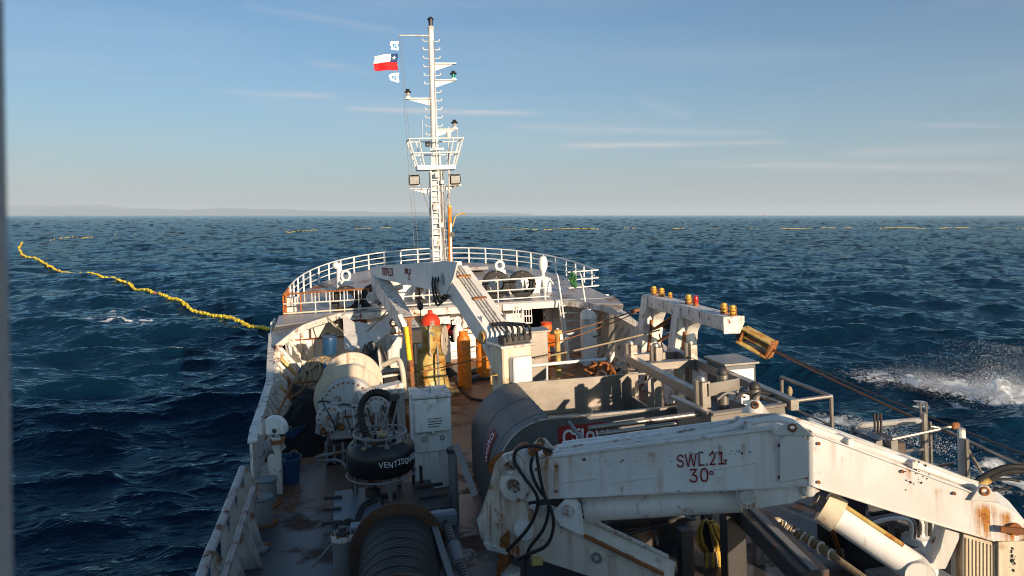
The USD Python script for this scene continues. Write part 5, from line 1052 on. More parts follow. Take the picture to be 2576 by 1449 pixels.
def pulley_housing():
    c = PX(688, 1075, s=14.0); T = thing('pulley_housing', 'white half round pulley housing on a post beside the port rail', 'pulley', A(c[0], c[1], 0))
    an = np.linspace(-.25, math.pi + .25, 22); hx = unit(A(1, -.25, 0)); hy = A(-hx[1], hx[0], 0)
    part(T, 'hood', MB().prism([c + hx * .235 * math.cos(q) + A(0, 0, .235 * math.sin(q) - .04) - hy * .10 for q in an], hy * .2), 'white_paint')
    part(T, 'axle', MB().cyl(c + A(.03, -.17, -.03), c + A(-.03, .17, -.03), .035, n=10), 'dark_steel'); part(T, 'post', MB().box(A(c[0], c[1], (c[2] - .2) / 2), (.24, .16, c[2] - .2), ch=.01), 'white_rusty'); part(T, 'post_cap', MB().box(A(c[0], c[1], c[2] - .24), (.36, .3, .05)), 'rust_steel')
    r = PX(655, 1130, s=13.1); B = thing('rail_sheave', 'grey corroded rope sheave lying on the port rail', 'sheave', r)
    part(B, 'wheel', MB().lathe([(.03, -.06), (.15, -.06), (.11, 0), (.15, .06), (.03, .06)], r + A(.12, 0, .02), (1, .2, .3), 18), 'grey_steel'); part(B, 'strap', MB().bar(r + A(.0, -.1, -.1), r + A(.15, .15, .1), .06, .03), 'grey_steel')
pulley_housing()
def tub(px, h, r0, r1, label, rim=True, obj=False, s=None):
    c = PX(*px, h=0.0); T = thing('blue_tub', label, 'tub', c, 'blue tubs by the port bulwark')
    part(T, 'shell', MB().lathe([(0, .02), (r0, 0), (r0 * 1.02, .02), (r1, h), (r1 * 1.06, h), (r1 * 1.06, h - .03), (r1 * 1.0, h - .035)], c, n=28), 'blue_plastic')
    part(T, 'inside', MB().lathe([(0, .08), (r0 * .96, .08), (r1 * .97, h - .005)], c, n=28), 'blue_plastic')
    for k in (0, 1):
        a = 1.2 + math.pi * k; p = c + A(math.cos(a) * r1 * 1.05, math.sin(a) * r1 * 1.05, h - .06); part(T, 'handle', MB().tube(spline([p + A(-.06, 0, 0), p + A(-.05, 0, .09), p + A(.05, 0, .09), p + A(.06, 0, 0)], 4), .014, 6), 'tan_rope')
    return c
tub((726, 1212), .46, .19, .235, 'blue plastic tub standing alone on the deck near the port rail'); tub((742, 1128), .5, .2, .25, 'blue plastic tub in deep shade behind the pulley housing'); tub((772, 1086), .42, .2, .25, 'farthest blue tub in the shade beside the big winch')
def bollards():
    c = PX(664, 1318, h=0.0); T = thing('bollard', 'flaking short mooring bollard with flat top, nearest of the pair', 'bollard', c, 'bollards by the port rail')
    part(T, 'post', MB().lathe([(.15, 0), (.14, .40), (0, .40)], c, n=20), 'grey_steel'); part(T, 'cap', MB().lathe([(0, .40), (.155, .40), (.165, .43), (.155, .45), (0, .455)], c, n=20), 'hatch_paint'); part(T, 'base', MB().lathe([(.22, .0), (.22, .03), (.14, .035)], c, n=20), 'rust_steel')
    dup(T, PX(676, 1268, h=0.0), 'mooring bollard beyond the near one, close to the blue tub', 'bollards by the port rail')
    c = PX(646, 1385, h=0.0); L = thing('deck_cover', 'low round deck cover on the deck by the port rail', 'cover', c); part(L, 'lid', MB().lathe([(.17, 0), (.17, .04), (.15, .055), (0, .06)], c, n=20), 'grey_steel'); part(L, 'hinge', MB().box(c + A(.15, .05, .05), (.08, .05, .04)), 'rust_steel')
bollards()
def hatch():
    h = .40; q = [PX(842, 1236, h=h), PX(1082, 1206, h=h), PX(1122, 1300, h=h), PX(836, 1338, h=h)]
    c = sum(q) / 4; T = thing('deck_hatch', 'raised grey blue steel hatch with clamps and a chain across it', 'hatch', c * A(1, 1, 0))
    part(T, 'coaming', MB().prism([p - A(0, 0, .06) for p in [c + (p - c) * .97 for p in q]], A(0, 0, -h + .07)), 'grey_steel')
    mid0, mid1 = q[0] + (q[1] - q[0]) * .46, q[3] + (q[2] - q[3]) * .46
    g = unit(q[1] - q[0]) * .02
    part(T, 'cover', MB().prism([q[0], mid0 - g, mid1 - g, q[3]], A(0, 0, -.05)), 'hatch_paint', label='blue grey port cover'); part(T, 'cover', MB().prism([mid0 + g, q[1], q[2], mid1 + g], A(0, 0, -.05)), 'dark_steel')
    def dog(p, d): part(T, 'clamp', MB().bar(p - d * .12, p + d * .16, .05, .05, ch=.01), 'dark_steel')
    for k in (.2, .5, .82): dog(q[0] + (q[3] - q[0]) * k + A(0, 0, .02), A(-1, .1, 0)); dog(q[1] + (q[2] - q[1]) * k + A(0, 0, .02), A(1, .1, 0)); dog(mid0 + (q[1] - mid0) * .8 + (q[2] - q[1]) * k + A(0, 0, .02), A(1, .2, 0))
    for k in (.2, .75): dog(q[3] + (q[2] - q[3]) * k, A(.2, -1, 0))
    for k in (.3, .7): dog(mid0 + (mid1 - mid0) * k + A(.08, 0, .02), A(1, -.1, 0))
    for k in (.42, .58): p = q[0] + (q[1] - q[0]) * (k - .22) + A(0, -.1, 0); part(T, 'pin', MB().cyl(p, p + A(0, 0, .28), .028, n=8), 'dark_steel')
    for k in (.82, .9): p = q[0] + (q[1] - q[0]) * k + A(0, -.1, 0); part(T, 'pin', MB().cyl(p, p + A(0, 0, .28), .028, n=8), 'dark_steel')
    K = thing('hatch_chain', 'dark chain lying across the hatch cover', 'chain', mid0); path = spline([PX(840, 1325, h=h + .03), PX(880, 1312, h=h + .03), PX(895, 1318, h=h + .03), PX(905, 1290, h=h + .03), PX(918, 1270, h=h + .03), PX(945, 1258, h=h + .03)], 8)
    for i, p in enumerate(path): part(K, 'link', MB().torus(p, (0, 0, 1) if i % 2 else (1, 1, .2), .034, .012, 10, 5, sc=1.3), 'dark_steel')
    v = thing('valve_cluster', 'small rusty valve with pipe stub at the far corner of the hatch', 'valve', PX(935, 1245, h=h)); p = PX(938, 1248, h=h); part(v, 'body', MB().lathe([(.05, 0), (.12, .02), (.12, .12), (.06, .16), (.05, .22), (0, .22)], p, n=14), 'dark_steel'); part(v, 'wheel', MB().torus(p + A(.05, .1, .24), (.3, -.4, 1), .10, .014, 16, 6), 'rust_steel')
    for a_, b_, lb in (((838, 1300), (794, 1328), 'chain lever'), ((838, 1365), (786, 1425), 'lower lever')):
        part(T, 'lever', MB().tube([PX(*a_, h=h - .08), PX(*b_, h=.15)], .018, 6), 'grey_steel')
hatch()
def wire_drum():
    c = PX(1003, 1425, Y=9.1); ax = unit(A(.05, 1, 0)); T = thing('wire_drum_winch', 'large winch drum wound with dark wire behind a rusty flange in the near foreground', 'winch', A(c[0], c[1], 0))
    part(T, 'far_flange', MB().lathe([(.2, .42), (.60, .42), (.61, .44), (.60, .48), (.2, .48)], c, ax, 48), 'rust_dark')
    part(T, 'near_flange', MB().lathe([(.2, -1.48), (.60, -1.48), (.60, -1.43), (.2, -1.43)], c, ax, 48), 'rust_dark'); part(T, 'core', MB().cyl(c - ax * 1.45, c + ax * .42, .40, n=40), 'dark_steel')
    for i, x in enumerate(np.linspace(-1.38, .39, 46)): part(T, 'wire_turn', MB().torus(c + ax * x, ax, .462 - (.02 if i % 6 == 3 else 0), .02, 56, 6), 'drum_wire')
    for sg in (-1.6, .56): part(T, 'pedestal', MB().box(c + ax * sg * 1.0 + A(0, 0, -c[2] / 2 - .1), (.5, .10, c[2] - .1)), 'dark_steel')
    # motor post to the left
    p = PX(862, 1345, Y=9.6); M = thing('motor_post', 'cylindrical winch motor post with pale top flange left of the wire drum', 'motor', A(p[0], p[1], 0))
    part(M, 'post', MB().cyl(A(p[0], p[1], 0), A(p[0], p[1], p[2] - .06), .13, n=22), 'grey_steel'); part(M, 'flange', MB().lathe([(0, .0), (.15, 0), (.15, -.05), (.13, -.07)], p, n=22), 'white_rusty'); part(M, 'gear', MB().lathe([(.09, .0), (.09, .05), (.05, .06), (.05, .1), (0, .1)], p, n=14), 'dark_steel')
    for k in range(6): a_ = k * 1.05; part(M, 'bolt', MB().cyl(p + A(.12 * math.cos(a_), .12 * math.sin(a_), 0), p + A(.12 * math.cos(a_), .12 * math.sin(a_), .03), .016, n=6), 'rust_steel')
    part(M, 'side_pipe', MB().tube([p + A(.19, -.05, -.05), p + A(.2, -.06, -.8)], .03, 8), 'grey_steel'); part(M, 'top_plate', MB().box(p + A(.26, .08, .05), (.32, .2, .05), ch=.01), 'hatch_paint')
    b0, b1 = PX(1093, 1330, Y=9.6), PX(1138, 1470, Y=8.6); G = thing('spooling_gear', 'dark bar and threaded spindle of the wire guide right of the drum', 'winch gear', (b0[0], b0[1], 0))
    part(G, 'guide_bar', MB().bar(b0, b1, .08), 'grey_steel'); s0, s1 = PX(1120, 1310, Y=9.8), PX(1176, 1470, Y=8.7); part(G, 'spindle', MB().cyl(s0, s1, .035, n=10), 'dark_steel'); d = unit(s1 - s0)
    for k in np.arange(.15, 1.4, .05): part(G, 'thread', MB().torus(s0 + d * k, d, .045, .012, 12, 5), 'grey_steel')
    part(G, 'carriage', MB().cyl(s0 + d * .5, s0 + d * .85, .085, n=16), 'grey_steel'); part(G, 'head', MB().box(s0 - d * .05, (.32, .16, .2), ch=.03), 'hatch_paint'); part(G, 'carriage_eye', MB().torus(s0 + d * .7 + A(.13, 0, 0), (0, 1, .3), .07, .02, 14, 6), 'grey_steel')
    pl = [PX(1062, 1302, Y=9.9), PX(1112, 1288, Y=10.1)]; part(G, 'clamp_plate', MB().bar(pl[0], pl[1], .14, .05, ch=.01), 'hatch_paint')
wire_drum()

# ------------------------------------------------------------------ big net winch, buoy, cabinet
def net_winch():
    ax = unit(A(.12, 1, 0)); cf, cn = PX(886, 962, Y=16.6), PX(877, 1002, Y=15.7)
    T = thing('net_winch', 'big pale winch with two rust edged round flanges and bolted gearbox', 'winch', A(cn[0], cn[1], 0))
    part(T, 'far_flange', MB().lathe([(0, -.03), (.655, -.03), (.67, 0), (.655, .03), (0, .03)], cf, ax, 48), 'flange_paint'); part(T, 'near_flange', MB().lathe([(0, -.03), (.70, -.03), (.715, 0), (.70, .03), (0, .03)], cn, ax, 48), 'flange_paint')
    part(T, 'drum', MB().cyl(cn, cf, .44, n=36), 'winch_paint')
    g = cn - ax * .22; part(T, 'gear_cover', MB().lathe([(0, -.10), (.52, -.10), (.55, -.07), (.55, .16), (0, .16)], g + A(.02, 0, -.08), ax, 40), 'winch_paint')
    c2 = PX(888, 1045, Y=15.2); part(T, 'gearbox', MB().box(A(c2[0] + .12, c2[1], c2[2] - .10), (1.15, .46, .62), ch=.04), 'winch_paint'); part(T, 'gearbox_seam', MB().box(A(c2[0] + .12, c2[1] - .02, c2[2] + .05), (1.19, .48, .03)), 'rust_steel')
    part(T, 'frame', MB().box(A(c2[0] + .1, c2[1] + .2, .2), (1.3, .9, .4), ch=.02), 'dark_steel')
    tb0, tb1 = PX(905, 1000, Y=15.2), PX(1012, 972, Y=15.6); part(T, 'top_beam', MB().bar(tb0, tb1, .34, .22, ch=.02), 'white_rusty'); part(T, 'beam_leg', MB().bar(tb1 - A(.05, 0, 0), A(tb1[0] - .05, tb1[1], 0), .16, .2), 'winch_paint')
    for uv, r, Y in (((830, 1052), .27, 14.9), ((948, 1024), .24, 14.9)):
        c = PX(*uv, Y=Y); part(T, 'motor_plate', MB().lathe([(0, -.05), (r * .9, -.05), (r, -.03), (r, .10), (0, .10)], c, ax, 30), 'winch_paint'); h = part(T, 'motor_hub', MB().lathe([(0, -.16), (r * .34, -.16), (r * .38, -.05), (r * .38, 0)], c, ax, 20), 'winch_paint')
        for k in range(12):
            a = k * math.pi / 6; e1 = unit(np.cross(ax, A(0, 0, 1))); p = c - ax * .05 + (e1 * math.cos(a) + A(0, 0, 1) * math.sin(a)) * r * .78; part(T, 'bolt', MB().cyl(p, p - ax * .03, .02, n=6), 'rust_steel')
    for k in range(4):
        p = PX(800 + 26 * k, 1012 + 4 * k, Y=15.0); part(T, 'pipe', MB().tube(spline([p, p + A(.1, -.06, .03), p + A(.3, -.05, -.05), p + A(.36, 0, -.28)], 5), .018, 6), 'winch_paint' if k % 2 else 'black_rubber')
    for uv in ((820, 1110), (840, 1120), (862, 1112)): p = PX(*uv, Y=14.8); part(T, 'drain_pipe', MB().tube([p, A(p[0], p[1], .05)], .03, 8), 'grey_steel')
    a, b = PX(800, 1010, Y=15.0), PX(792, 1090, Y=15.0); part(T, 'side_plate', MB().prism([a, PX(812, 985, Y=15), PX(818, 1100, Y=15), b], ax * .05), 'winch_paint')
    part(T, 'lower_pipe', MB().tube(spline([PX(870, 1135, Y=14.2), PX(805, 1148, Y=14.2), PX(800, 1160, Y=14.2), PX(850, 1158, Y=14.0), PX(875, 1178, Y=13.8)], 6), .03, 8), 'grey_steel')
    for k in range(9):
        u_ = 812 + 19 * k; p = PX(u_, 1000 + (k * 37) % 40, Y=14.95); q = PX(u_ + 30 - (k * 23) % 60, 1075 + (k * 29) % 45, Y=14.8); part(T, 'cable', MB().tube(spline([p, p + A(0, -.14, -.05), (p + q) / 2 + A(.04, -.16, -.06), q], 5), .013 + .004 * (k % 3), 6), ['black_rubber', 'winch_paint', 'dark_steel'][k % 3])
    for k in range(7): p = PX(812 + 24 * k, 1090 - 5 * (k % 3), Y=14.85); part(T, 'valve', MB().lathe([(.03, 0), (.06, .02), (.06, .08), (.03, .10), (.03, .16), (0, .16)], p, (0, -.6, 1), 12), 'winch_paint' if k % 2 else 'rust_steel')
    for k in range(10): a = 2.6 - k * .22; p = g + A(.02, 0, -.08) - ax * .115 + (unit(np.cross(ax, A(0, 0, 1))) * math.cos(a) + A(0, 0, 1) * math.sin(a)) * .48; part(T, 'cover_bolt', MB().cyl(p, p - ax * .03, .02, n=6), 'rust_steel')
    # rest of the machinery to the right of the drum
    m = PX(985, 950, Y=17.2); M = thing('winch_motor', 'black hydraulic winch motor with white pipes right of the round flanges', 'motor', A(m[0], m[1], 0))
    part(M, 'body', MB().box(A(m[0], m[1], m[2] - .1), (.5, .6, .55), ch=.08), 'black_gloss'); part(M, 'stand', MB().box(A(m[0], m[1], (m[2] - .35) / 2), (.4, .5, m[2] - .35)), 'dark_steel')
    part(M, 'pipe', MB().tube(spline([PX(1018, 985, Y=16.8), PX(1012, 930, Y=16.8), PX(1000, 905, Y=16.9), PX(965, 918, Y=17)], 5), .06, 10), 'flange_paint'); part(M, 'bracket', MB().bar(m + A(-.3, -.32, .1), m + A(.2, -.32, .14), .05), 'white_rusty')
net_winch()
def buoy():
    c = PX(958, 1150, Y=12.2); r = .555; T = thing('mooring_buoy', 'squat black buoy with white hand painted lettering and a ring on top', 'buoy', c)
    z0 = -.20; part(T, 'body', MB().lathe([(0, z0), (.50, z0), (.545, z0 + .06), (.555, z0 + .28), (.53, z0 + .40), (.44, z0 + .50), (.40, z0 + .50), (0, z0 + .46)], c, n=48), 'black_gloss')
    part(T, 'base_ring', MB().torus(c + A(0, 0, z0 - .04), (0, 0, 1), .545, .018, 48, 8), 'grey_steel'); part(T, 'top_ring', MB().torus(c + A(0, 0, z0 + .60), (0, 0, 1), .42, .020, 40, 8), 'grey_steel')
    for k in range(8): a = k * math.pi / 4 + .2; p = c + A(.42 * math.cos(a), .42 * math.sin(a), z0 + .5); part(T, 'ring_post', MB().tube([p, p + A(0, 0, .1)], .016, 6), 'grey_steel'); q = p + A(.03 * math.cos(a), .03 * math.sin(a), -.02); part(T, 'ring_foot', MB().box(q, (.07, .07, .035), rotz(a)), 'tan_rope' if k % 2 else 'grey_steel')
    for k in range(3): a = k * 2.1 + .8; p = c + A(.42 * math.cos(a), .42 * math.sin(a), z0); part(T, 'leg', MB().tube([p, A(p[0], p[1], .0)], .035, 8), 'grey_steel')
    m = meshkit.text_mesh('VENTISQUERO', .088, .004, False); v = np.array(m.vertices); R = .562
    an = math.radians(-95) + v[:, 0] * .95 / R * 1.0
    wob = .012 * np.sin(v[:, 0] * 21)
    P = np.stack([c[0] + (R + v[:, 2]) * np.cos(an), c[1] + (R + v[:, 2]) * np.sin(an), c[2] + z0 + .20 + v[:, 1] + wob], -1)
    part(T, 'lettering', MB().add(P, m.faces), 'text_white', smooth=False)
    for a, b in (((985, 1003), (958, 1085)), ((1003, 1003), (1012, 1072)), ((1003, 1003), (985, 1080))): part(T, 'rod', MB().tube([PX(*a, Y=12.2), PX(*b, Y=12.1)], .016, 6), 'grey_steel')
    part(T, 'head_block', MB().box(PX(993, 1000, Y=12.25), (.16, .14, .12), ch=.02), 'dark_steel'); part(T, 'knot', MB().sph(PX(962, 1092, Y=11.8), .075, 2, (1.2, 1, .8)), 'tan_rope')
    rr = np.random.default_rng(4)
    for k in range(14):
        a, q = rr.uniform(0, 6.28), rr.uniform(.05, .33); p = c + A(q * math.cos(a), q * math.sin(a), z0 + .50); part(T, 'fitting', MB().box(p, tuple(rr.uniform(.05, .14, 3)), rotz(a), .01), ['dark_steel', 'rust_steel', 'grey_steel', 'black_gloss'][k % 4])
    H = thing('hose_loop', 'black ribbed hose standing in an arch on the buoy', 'hose', c + A(0, 0, .3)); q = spline([PX(925, 1100, Y=12.3), PX(910, 1060, Y=12.4), PX(908, 1025, Y=12.5), PX(922, 998, Y=12.5), PX(945, 987, Y=12.5), PX(970, 992, Y=12.4), PX(990, 1008, Y=12.3)], 8)
    part(H, 'hose', MB().tube(q, .055, 12), 'black_rubber')
    for i in range(2, len(q) - 2, 2): part(H, 'rib', MB().torus(q[i], q[i + 1] - q[i - 1], .056, .010, 14, 5), 'black_rubber')
buoy()
def cabinet():
    a, b = PX(1037, 1003, Y=13.3), PX(1134, 1003, Y=13.45); hh = a[2]; ex = unit(A(b[0] - a[0], b[1] - a[1], 0)); ey = A(-ex[1], ex[0], 0); w = np.linalg.norm((b - a)[:2]); c = (a + b) / 2 + ey * .38; ax = np.array([ex, ey, A(0, 0, 1)])
    T = thing('deck_locker', 'white steel locker with a lettered lid hanging open, sunlit on top', 'locker', A(c[0], c[1], 0))
    part(T, 'body', MB().box(A(c[0], c[1], hh / 2 - .02), (w, .76, hh - .04), ax, .02), 'white_paint'); part(T, 'top', MB().box(A(c[0], c[1], hh), (w + .04, .8, .05), ax, .015), 'white_rusty')
    f = (a + b) / 2 - ey * .005
    up = unit(A(0, 0, 1) + ey * .10); pn = np.cross(ex, up)
    lid = f + A(0, 0, -.31) - ey * .075; part(T, 'lid', MB().box(lid, (w * .93, .03, .50), np.array([ex, -pn, up]), .012), 'white_paint')
    L = stage.GetPrimAtPath(T.path)
    rr = np.random.default_rng(2); m = MB()
    for i in range(4):
        x = -.13 + rr.uniform(0, .03)
        while x < .13 - .05 * (i == 3):
            l = rr.uniform(.015, .04); m.box(lid + ex * (x + l / 2 + .02) + up * (-.02 - .045 * i) - ey * .022, (l, .004, .014), np.array([ex, ey, up])); x += l + .008
    part(T, 'faded_notice', m, 'text_black', smooth=False)
    part(T, 'door', MB().box(f + A(0, 0, -.72) - ey * .012, (w * .86, .02, .42), ax, .005), 'white_paint')
    for sg in (-.2, .2): part(T, 'knob', MB().torus(f + ex * sg * .8 + A(0, 0, -.70) - ey * .03, ey, .035, .010, 14, 6), 'grey_steel')
    part(T, 'latch', MB().box(lid - up * .27, (.06, .05, .06), ax, .01), 'white_rusty'); part(T, 'lid_prop', MB().tube([a + (b - a) * .5 + ey * .2 + A(0, 0, .02), a + (b - a) * .5 + ey * .24 + A(0, 0, .2)], .014, 6), 'grey_steel')
cabinet()

# ------------------------------------------------------------------ forward working deck
def fore_items():
    # ochre rusted winch
    c = PX(1078, 880, Y=20.6); T = thing('ochre_winch', 'yellow ochre winch running with rust, round guard on top, below the crane', 'winch', A(c[0], c[1], 0)); top = PX(1085, 815, Y=20.6)[2]
    part(T, 'pedestal', MB().lathe([(.60, .02), (.56, .10), (.50, .40), (.46, .42), (.44, top - .55), (.3, top - .5)], A(c[0], c[1], 0), n=28), 'ochre_rusty'); part(T, 'base_plate', MB().box(A(c[0], c[1], .05), (1.5, 1.2, .1), ch=.02), 'ochre_rusty')
    part(T, 'drum', MB().cyl(A(c[0] - .25, c[1] - .1, top - .42), A(c[0] + .38, c[1] - .3, top - .42), .40, n=28), 'ochre_rusty')
    for x, r in ((-.26, .46), (.10, .47), (.42, .40)): part(T, 'guard_disc', MB().lathe([(.05, -.02), (r, -.02), (r, .02), (.05, .02)], A(c[0] + x, c[1] - .1 - .3 * (x + .25), top - .42), (.95, -.3, 0), 30), 'flange_paint')
    part(T, 'front_pipe', MB().tube(spline([A(c[0] - .05, c[1] - .5, top - .1), A(c[0] + .16, c[1] - .58, top - .3), A(c[0] + .18, c[1] - .66, top - .8), A(c[0] + .18, c[1] - .7, .1)], 6), .03, 8), 'grey_steel')
    part(T, 'brake_unit', MB().box(A(c[0] - .34, c[1] - .4, top - .35), (.3, .35, .42), ch=.06), 'white_rusty')
    c = PX(1083, 812, Y=21.6); B = thing('round_float', 'orange red round buoy resting on the ochre winch', 'buoy', c); part(B, 'ball', MB().sph(c, .28, 3), 'red_plastic'); part(B, 'eye', MB().cyl(c + A(0, 0, .26), c + A(0, 0, .36), .07, n=10), 'red_plastic')
    c = PX(1130, 832, Y=22.4); B = thing('float_bundle', 'dark red bundle of small floats and netting hung by the bulkhead', 'floats', c); rr = np.random.default_rng(3)
    for k in range(16): p = c + A(*(rr.uniform(-1, 1, 3) * A(.24, .12, .26))); part(B, 'small_float', MB().sph(p, .085, 2), 'red_plastic' if k % 3 else 'dark_net')
    part(B, 'net', MB().tube(spline([c + A(*(rr.uniform(-1, 1, 3) * A(.28, .2, .28))) for _ in range(14)], 5), .022, 6), 'dark_net')
    c = PX(1152, 832, Y=22.0); B = thing('white_float', 'white bottle shaped float with a ring, above the orange cylinder', 'float', c); part(B, 'body', MB().lathe([(0, -.30), (.15, -.28), (.16, .02), (.10, .14), (.06, .18), (0, .19)], c, n=18), 'white_plastic'); part(B, 'ring', MB().torus(c + A(0, 0, .28), (0, 1, 0), .085, .035, 18, 8, sc=1.3), 'white_plastic')
    c = PX(1168, 915, Y=21.0); G = thing('gas_cylinder', 'bright orange gas cylinder standing by the bulkhead', 'gas cylinder', c * A(1, 1, 0) + A(0, 0, .02), 'orange gas cylinders'); b = A(c[0], c[1], .02)
    hh = PX(1168, 838, Y=21.0)[2]; part(G, 'body', MB().lathe([(0, 0), (.17, .02), (.19, .06), (.19, hh - .22), (.16, hh - .1), (.07, hh - .05), (.06, hh - .02), (0, hh - .02)], b, n=24), 'orange_paint'); part(G, 'collar', MB().lathe([(.12, hh - .08), (.13, hh + .03), (.11, hh + .03)], b, n=18), 'orange_paint'); part(G, 'foot_ring', MB().lathe([(.16, 0), (.17, -.02), (.17, .05)], b, n=20), 'orange_paint')
    part(G, 'lash_bar', MB().tube([b + A(-.1, -.24, hh - .42), b + A(.35, -.2, hh - .36), b + A(.4, .2, hh - .36)], .02, 6), 'tan_rope')
    b2 = PX(1206, 915, Y=21.6); G2 = dup(G, A(b2[0] + .20, b2[1] + .65, .02), 'second orange cylinder half hidden behind the crane boom', 'orange gas cylinders')
    # blue drum on the wall
    c = PX(829, 868, Y=21.3); D = thing('blue_drum', 'blue plastic drum in the sun on a heap of rope', 'drum', c); part(D, 'body', MB().lathe([(0, -.24), (.19, -.24), (.205, -.21), (.20, -.08), (.21, -.06), (.20, .06), (.21, .08), (.205, .21), (.19, .24), (0, .235)], c, A(.06, -.08, 1), 28), 'blue_plastic'); part(D, 'rim', MB().torus(c + A(.0, -.01, .235), A(.06, -.08, 1), .19, .014, 28, 6), 'blue_plastic')
    # canvas
    T = thing('canvas_cover', 'creased white canvas hanging from lines in front of the bulkhead', 'canvas', PX(930, 840, Y=21.8)); P00, P10, P01, P11 = PX(862, 800, Y=22.6), PX(988, 792, Y=22.8), PX(868, 886, Y=20.6), PX(975, 862, Y=21.0)
    G = np.zeros((26, 22, 3))
    for i, x in enumerate(np.linspace(0, 1, 26)):
        for j, y in enumerate(np.linspace(0, 1, 22)):
            p = (P00 * (1 - x) + P10 * x) * (1 - y) + (P01 * (1 - x) + P11 * x) * y
            f = meshkit.fbm(A(x * 3.2, y * 2.6, 1)[None], 3, 2)[0] - .5
            G[i, j] = p + A(0, -.55 * math.sin(math.pi * y) * (.4 + .6 * abs(math.sin(3.3 * x))) * .35 + .5 * f, .30 * f - .16 * math.sin(math.pi * x) * (1 - y) + .10 * abs((x - .45)) * y)
    part(T, 'sheet', MB().grid(G, .01), 'canvas')
    for a, b in (((818, 792), (868, 838)), ((985, 770), (905, 850)), ((960, 802), (1000, 765))): part(T, 'line', MB().tube(sag(PX(*a, Y=22.6), PX(*b, Y=21.6), .03), .018, 6), 'tan_rope')
    # rope heap and dark netting
    rr = np.random.default_rng(9); c0 = PX(805, 912, Y=19.6); T = thing('rope_heap', 'heap of tan and blue ropes piled below the blue drum', 'rope heap', c0)
    G = np.zeros((18, 18, 3)); base = A(c0[0], c0[1], 0)
    for i, x in enumerate(np.linspace(-1, 1, 18)):
        for j, y in enumerate(np.linspace(-1, 1, 18)): G[i, j] = base + A(x * .75, y * .95, max(0, c0[2] * 1.02 * (1 - (x * x + y * y) ** 1.3 * .6)) + .12 * (meshkit.fbm(A(x * 3, y * 3, 0)[None], 3, 4)[0] - .5))
    part(T, 'mound', MB().grid(G[:, ::-1][:, ::-1]), 'tan_rope')
    for k in range(52):
        x, y = rr.uniform(-.7, .7, 2); q = []
        a = rr.uniform(0, 6.28); R = rr.uniform(.12, .34)
        for i in range(7):
            xx, yy = x + R * math.cos(a + i * .8), y + R * math.sin(a + i * .8) * 1.1; z = max(.05, c0[2] * 1.02 * (1 - (xx * xx + yy * yy) ** 1.3 * .6)); q.append(base + A(xx * .75, yy * .95, z + .03 + rr.uniform(0, .06)))
        part(T, 'rope', MB().tube(spline(q, 4), .032, 7), 'blue_rope' if k % 6 == 0 else 'tan_rope')
    c = PX(765, 975, Y=17.6); T = thing('net_bin', 'dark open bin with black netting along the shaded port bulwark', 'net bin', A(c[0], c[1], 0))
    q = [PX(735, 965, Y=18.2), PX(790, 930, Y=19.0), PX(812, 985, Y=17.6), PX(762, 1005, Y=17.0)]
    part(T, 'wall', MB().prism([q[0], q[1], q[1] - A(0, 0, .5), q[0] - A(0, 0, .5)], A(.02, .02, 0)), 'rust_steel'); part(T, 'wall', MB().prism([q[0], q[3], q[3] - A(0, 0, .5), q[0] - A(0, 0, .5)], A(.02, 0.02, 0)), 'dark_steel')
    def heap(T_, cx, cy, rx, ry, hz, mat, seed):
        G = np.zeros((22, 22, 3))
        for i, x in enumerate(np.linspace(-1, 1, 22)):
            for j, y in enumerate(np.linspace(-1, 1, 22)):
                f = meshkit.fbm(A(x * 3.5, y * 3.5, seed)[None], 4, seed)[0]; G[i, j] = A(cx + x * rx, cy + y * ry, max(-.01, hz * (1 - (x * x + y * y)) * (.55 + .9 * f)))
        part(T_, 'netting', MB().grid(G), mat)
    heap(T, c[0] + .05, c[1] - .6, .75, 1.7, .75, 'dark_net', 3)
    part(T, 'hoop', MB().tube(spline([PX(700, 1040, Y=15.0), PX(728, 980, Y=16.2), PX(740, 965, Y=16.6), PX(800, 958, Y=17.0)], 6), .028, 8), 'rust_wire'); part(T, 'hoop', MB().tube(spline([PX(722, 1002, Y=15.6), PX(748, 990, Y=16.0), PX(775, 966, Y=16.8)], 5), .02, 8), 'rust_wire')
    c = PX(912, 895, Y=19.4); T = thing('tarred_cover', 'dark grey folded tarpaulin heap behind the winch flanges', 'tarpaulin', A(c[0], c[1], 0)); heap(T, c[0] + .25, c[1], .75, .6, 1.45, 'black_gloss', 6)
    c = PX(1000, 845, Y=20.0); T = thing('chain_stopper', 'white rusted bracket machine with small levers beside the ochre winch', 'machine', A(c[0], c[1], 0)); part(T, 'body', MB().box(A(c[0] - .05, c[1], c[2] / 2), (.5, .5, c[2]), ch=.05), 'white_rusty'); part(T, 'slope', MB().prism([c + A(-.75, 0, -.25), c + A(-.25, 0, .05), c + A(.0, 0, -.15), c + A(-.45, 0, -.6)], A(0, .3, 0)), 'flange_paint')
    part(T, 'hook', MB().torus(PX(990, 812, Y=20.2), (0, 1, 0), .09, .025, 16, 6, .4, 4.8), 'rust_steel'); part(T, 'wheel', MB().torus(PX(1004, 812, Y=20.0), (.3, 1, 0), .10, .018, 16, 6), 'orange_paint')
    # hose coil on the deck
    c = PX(1108, 948, h=.03); T = thing('hose_coil', 'black hose coiled on the rusty deck with its end running aft', 'hose', c)
    q = [c + A(.5 * math.cos(a) * (1 - .012 * a), .40 * math.sin(a) * (1 - .012 * a), .04 + .006 * a) for a in np.linspace(0, 26, 150)]; q = q[::-1] + [PX(1150, 960, h=.05), PX(1165, 985, h=.04), PX(1185, 1002, h=.04), PX(1230, 1010, h=.04)]
    part(T, 'hose', MB().tube(np.array(q), .035, 8), 'black_rubber')
    T = thing('fish_hoses', 'bundle of grey hoses lying on deck beside the crane foot', 'hoses', PX(1205, 945, h=0)); 
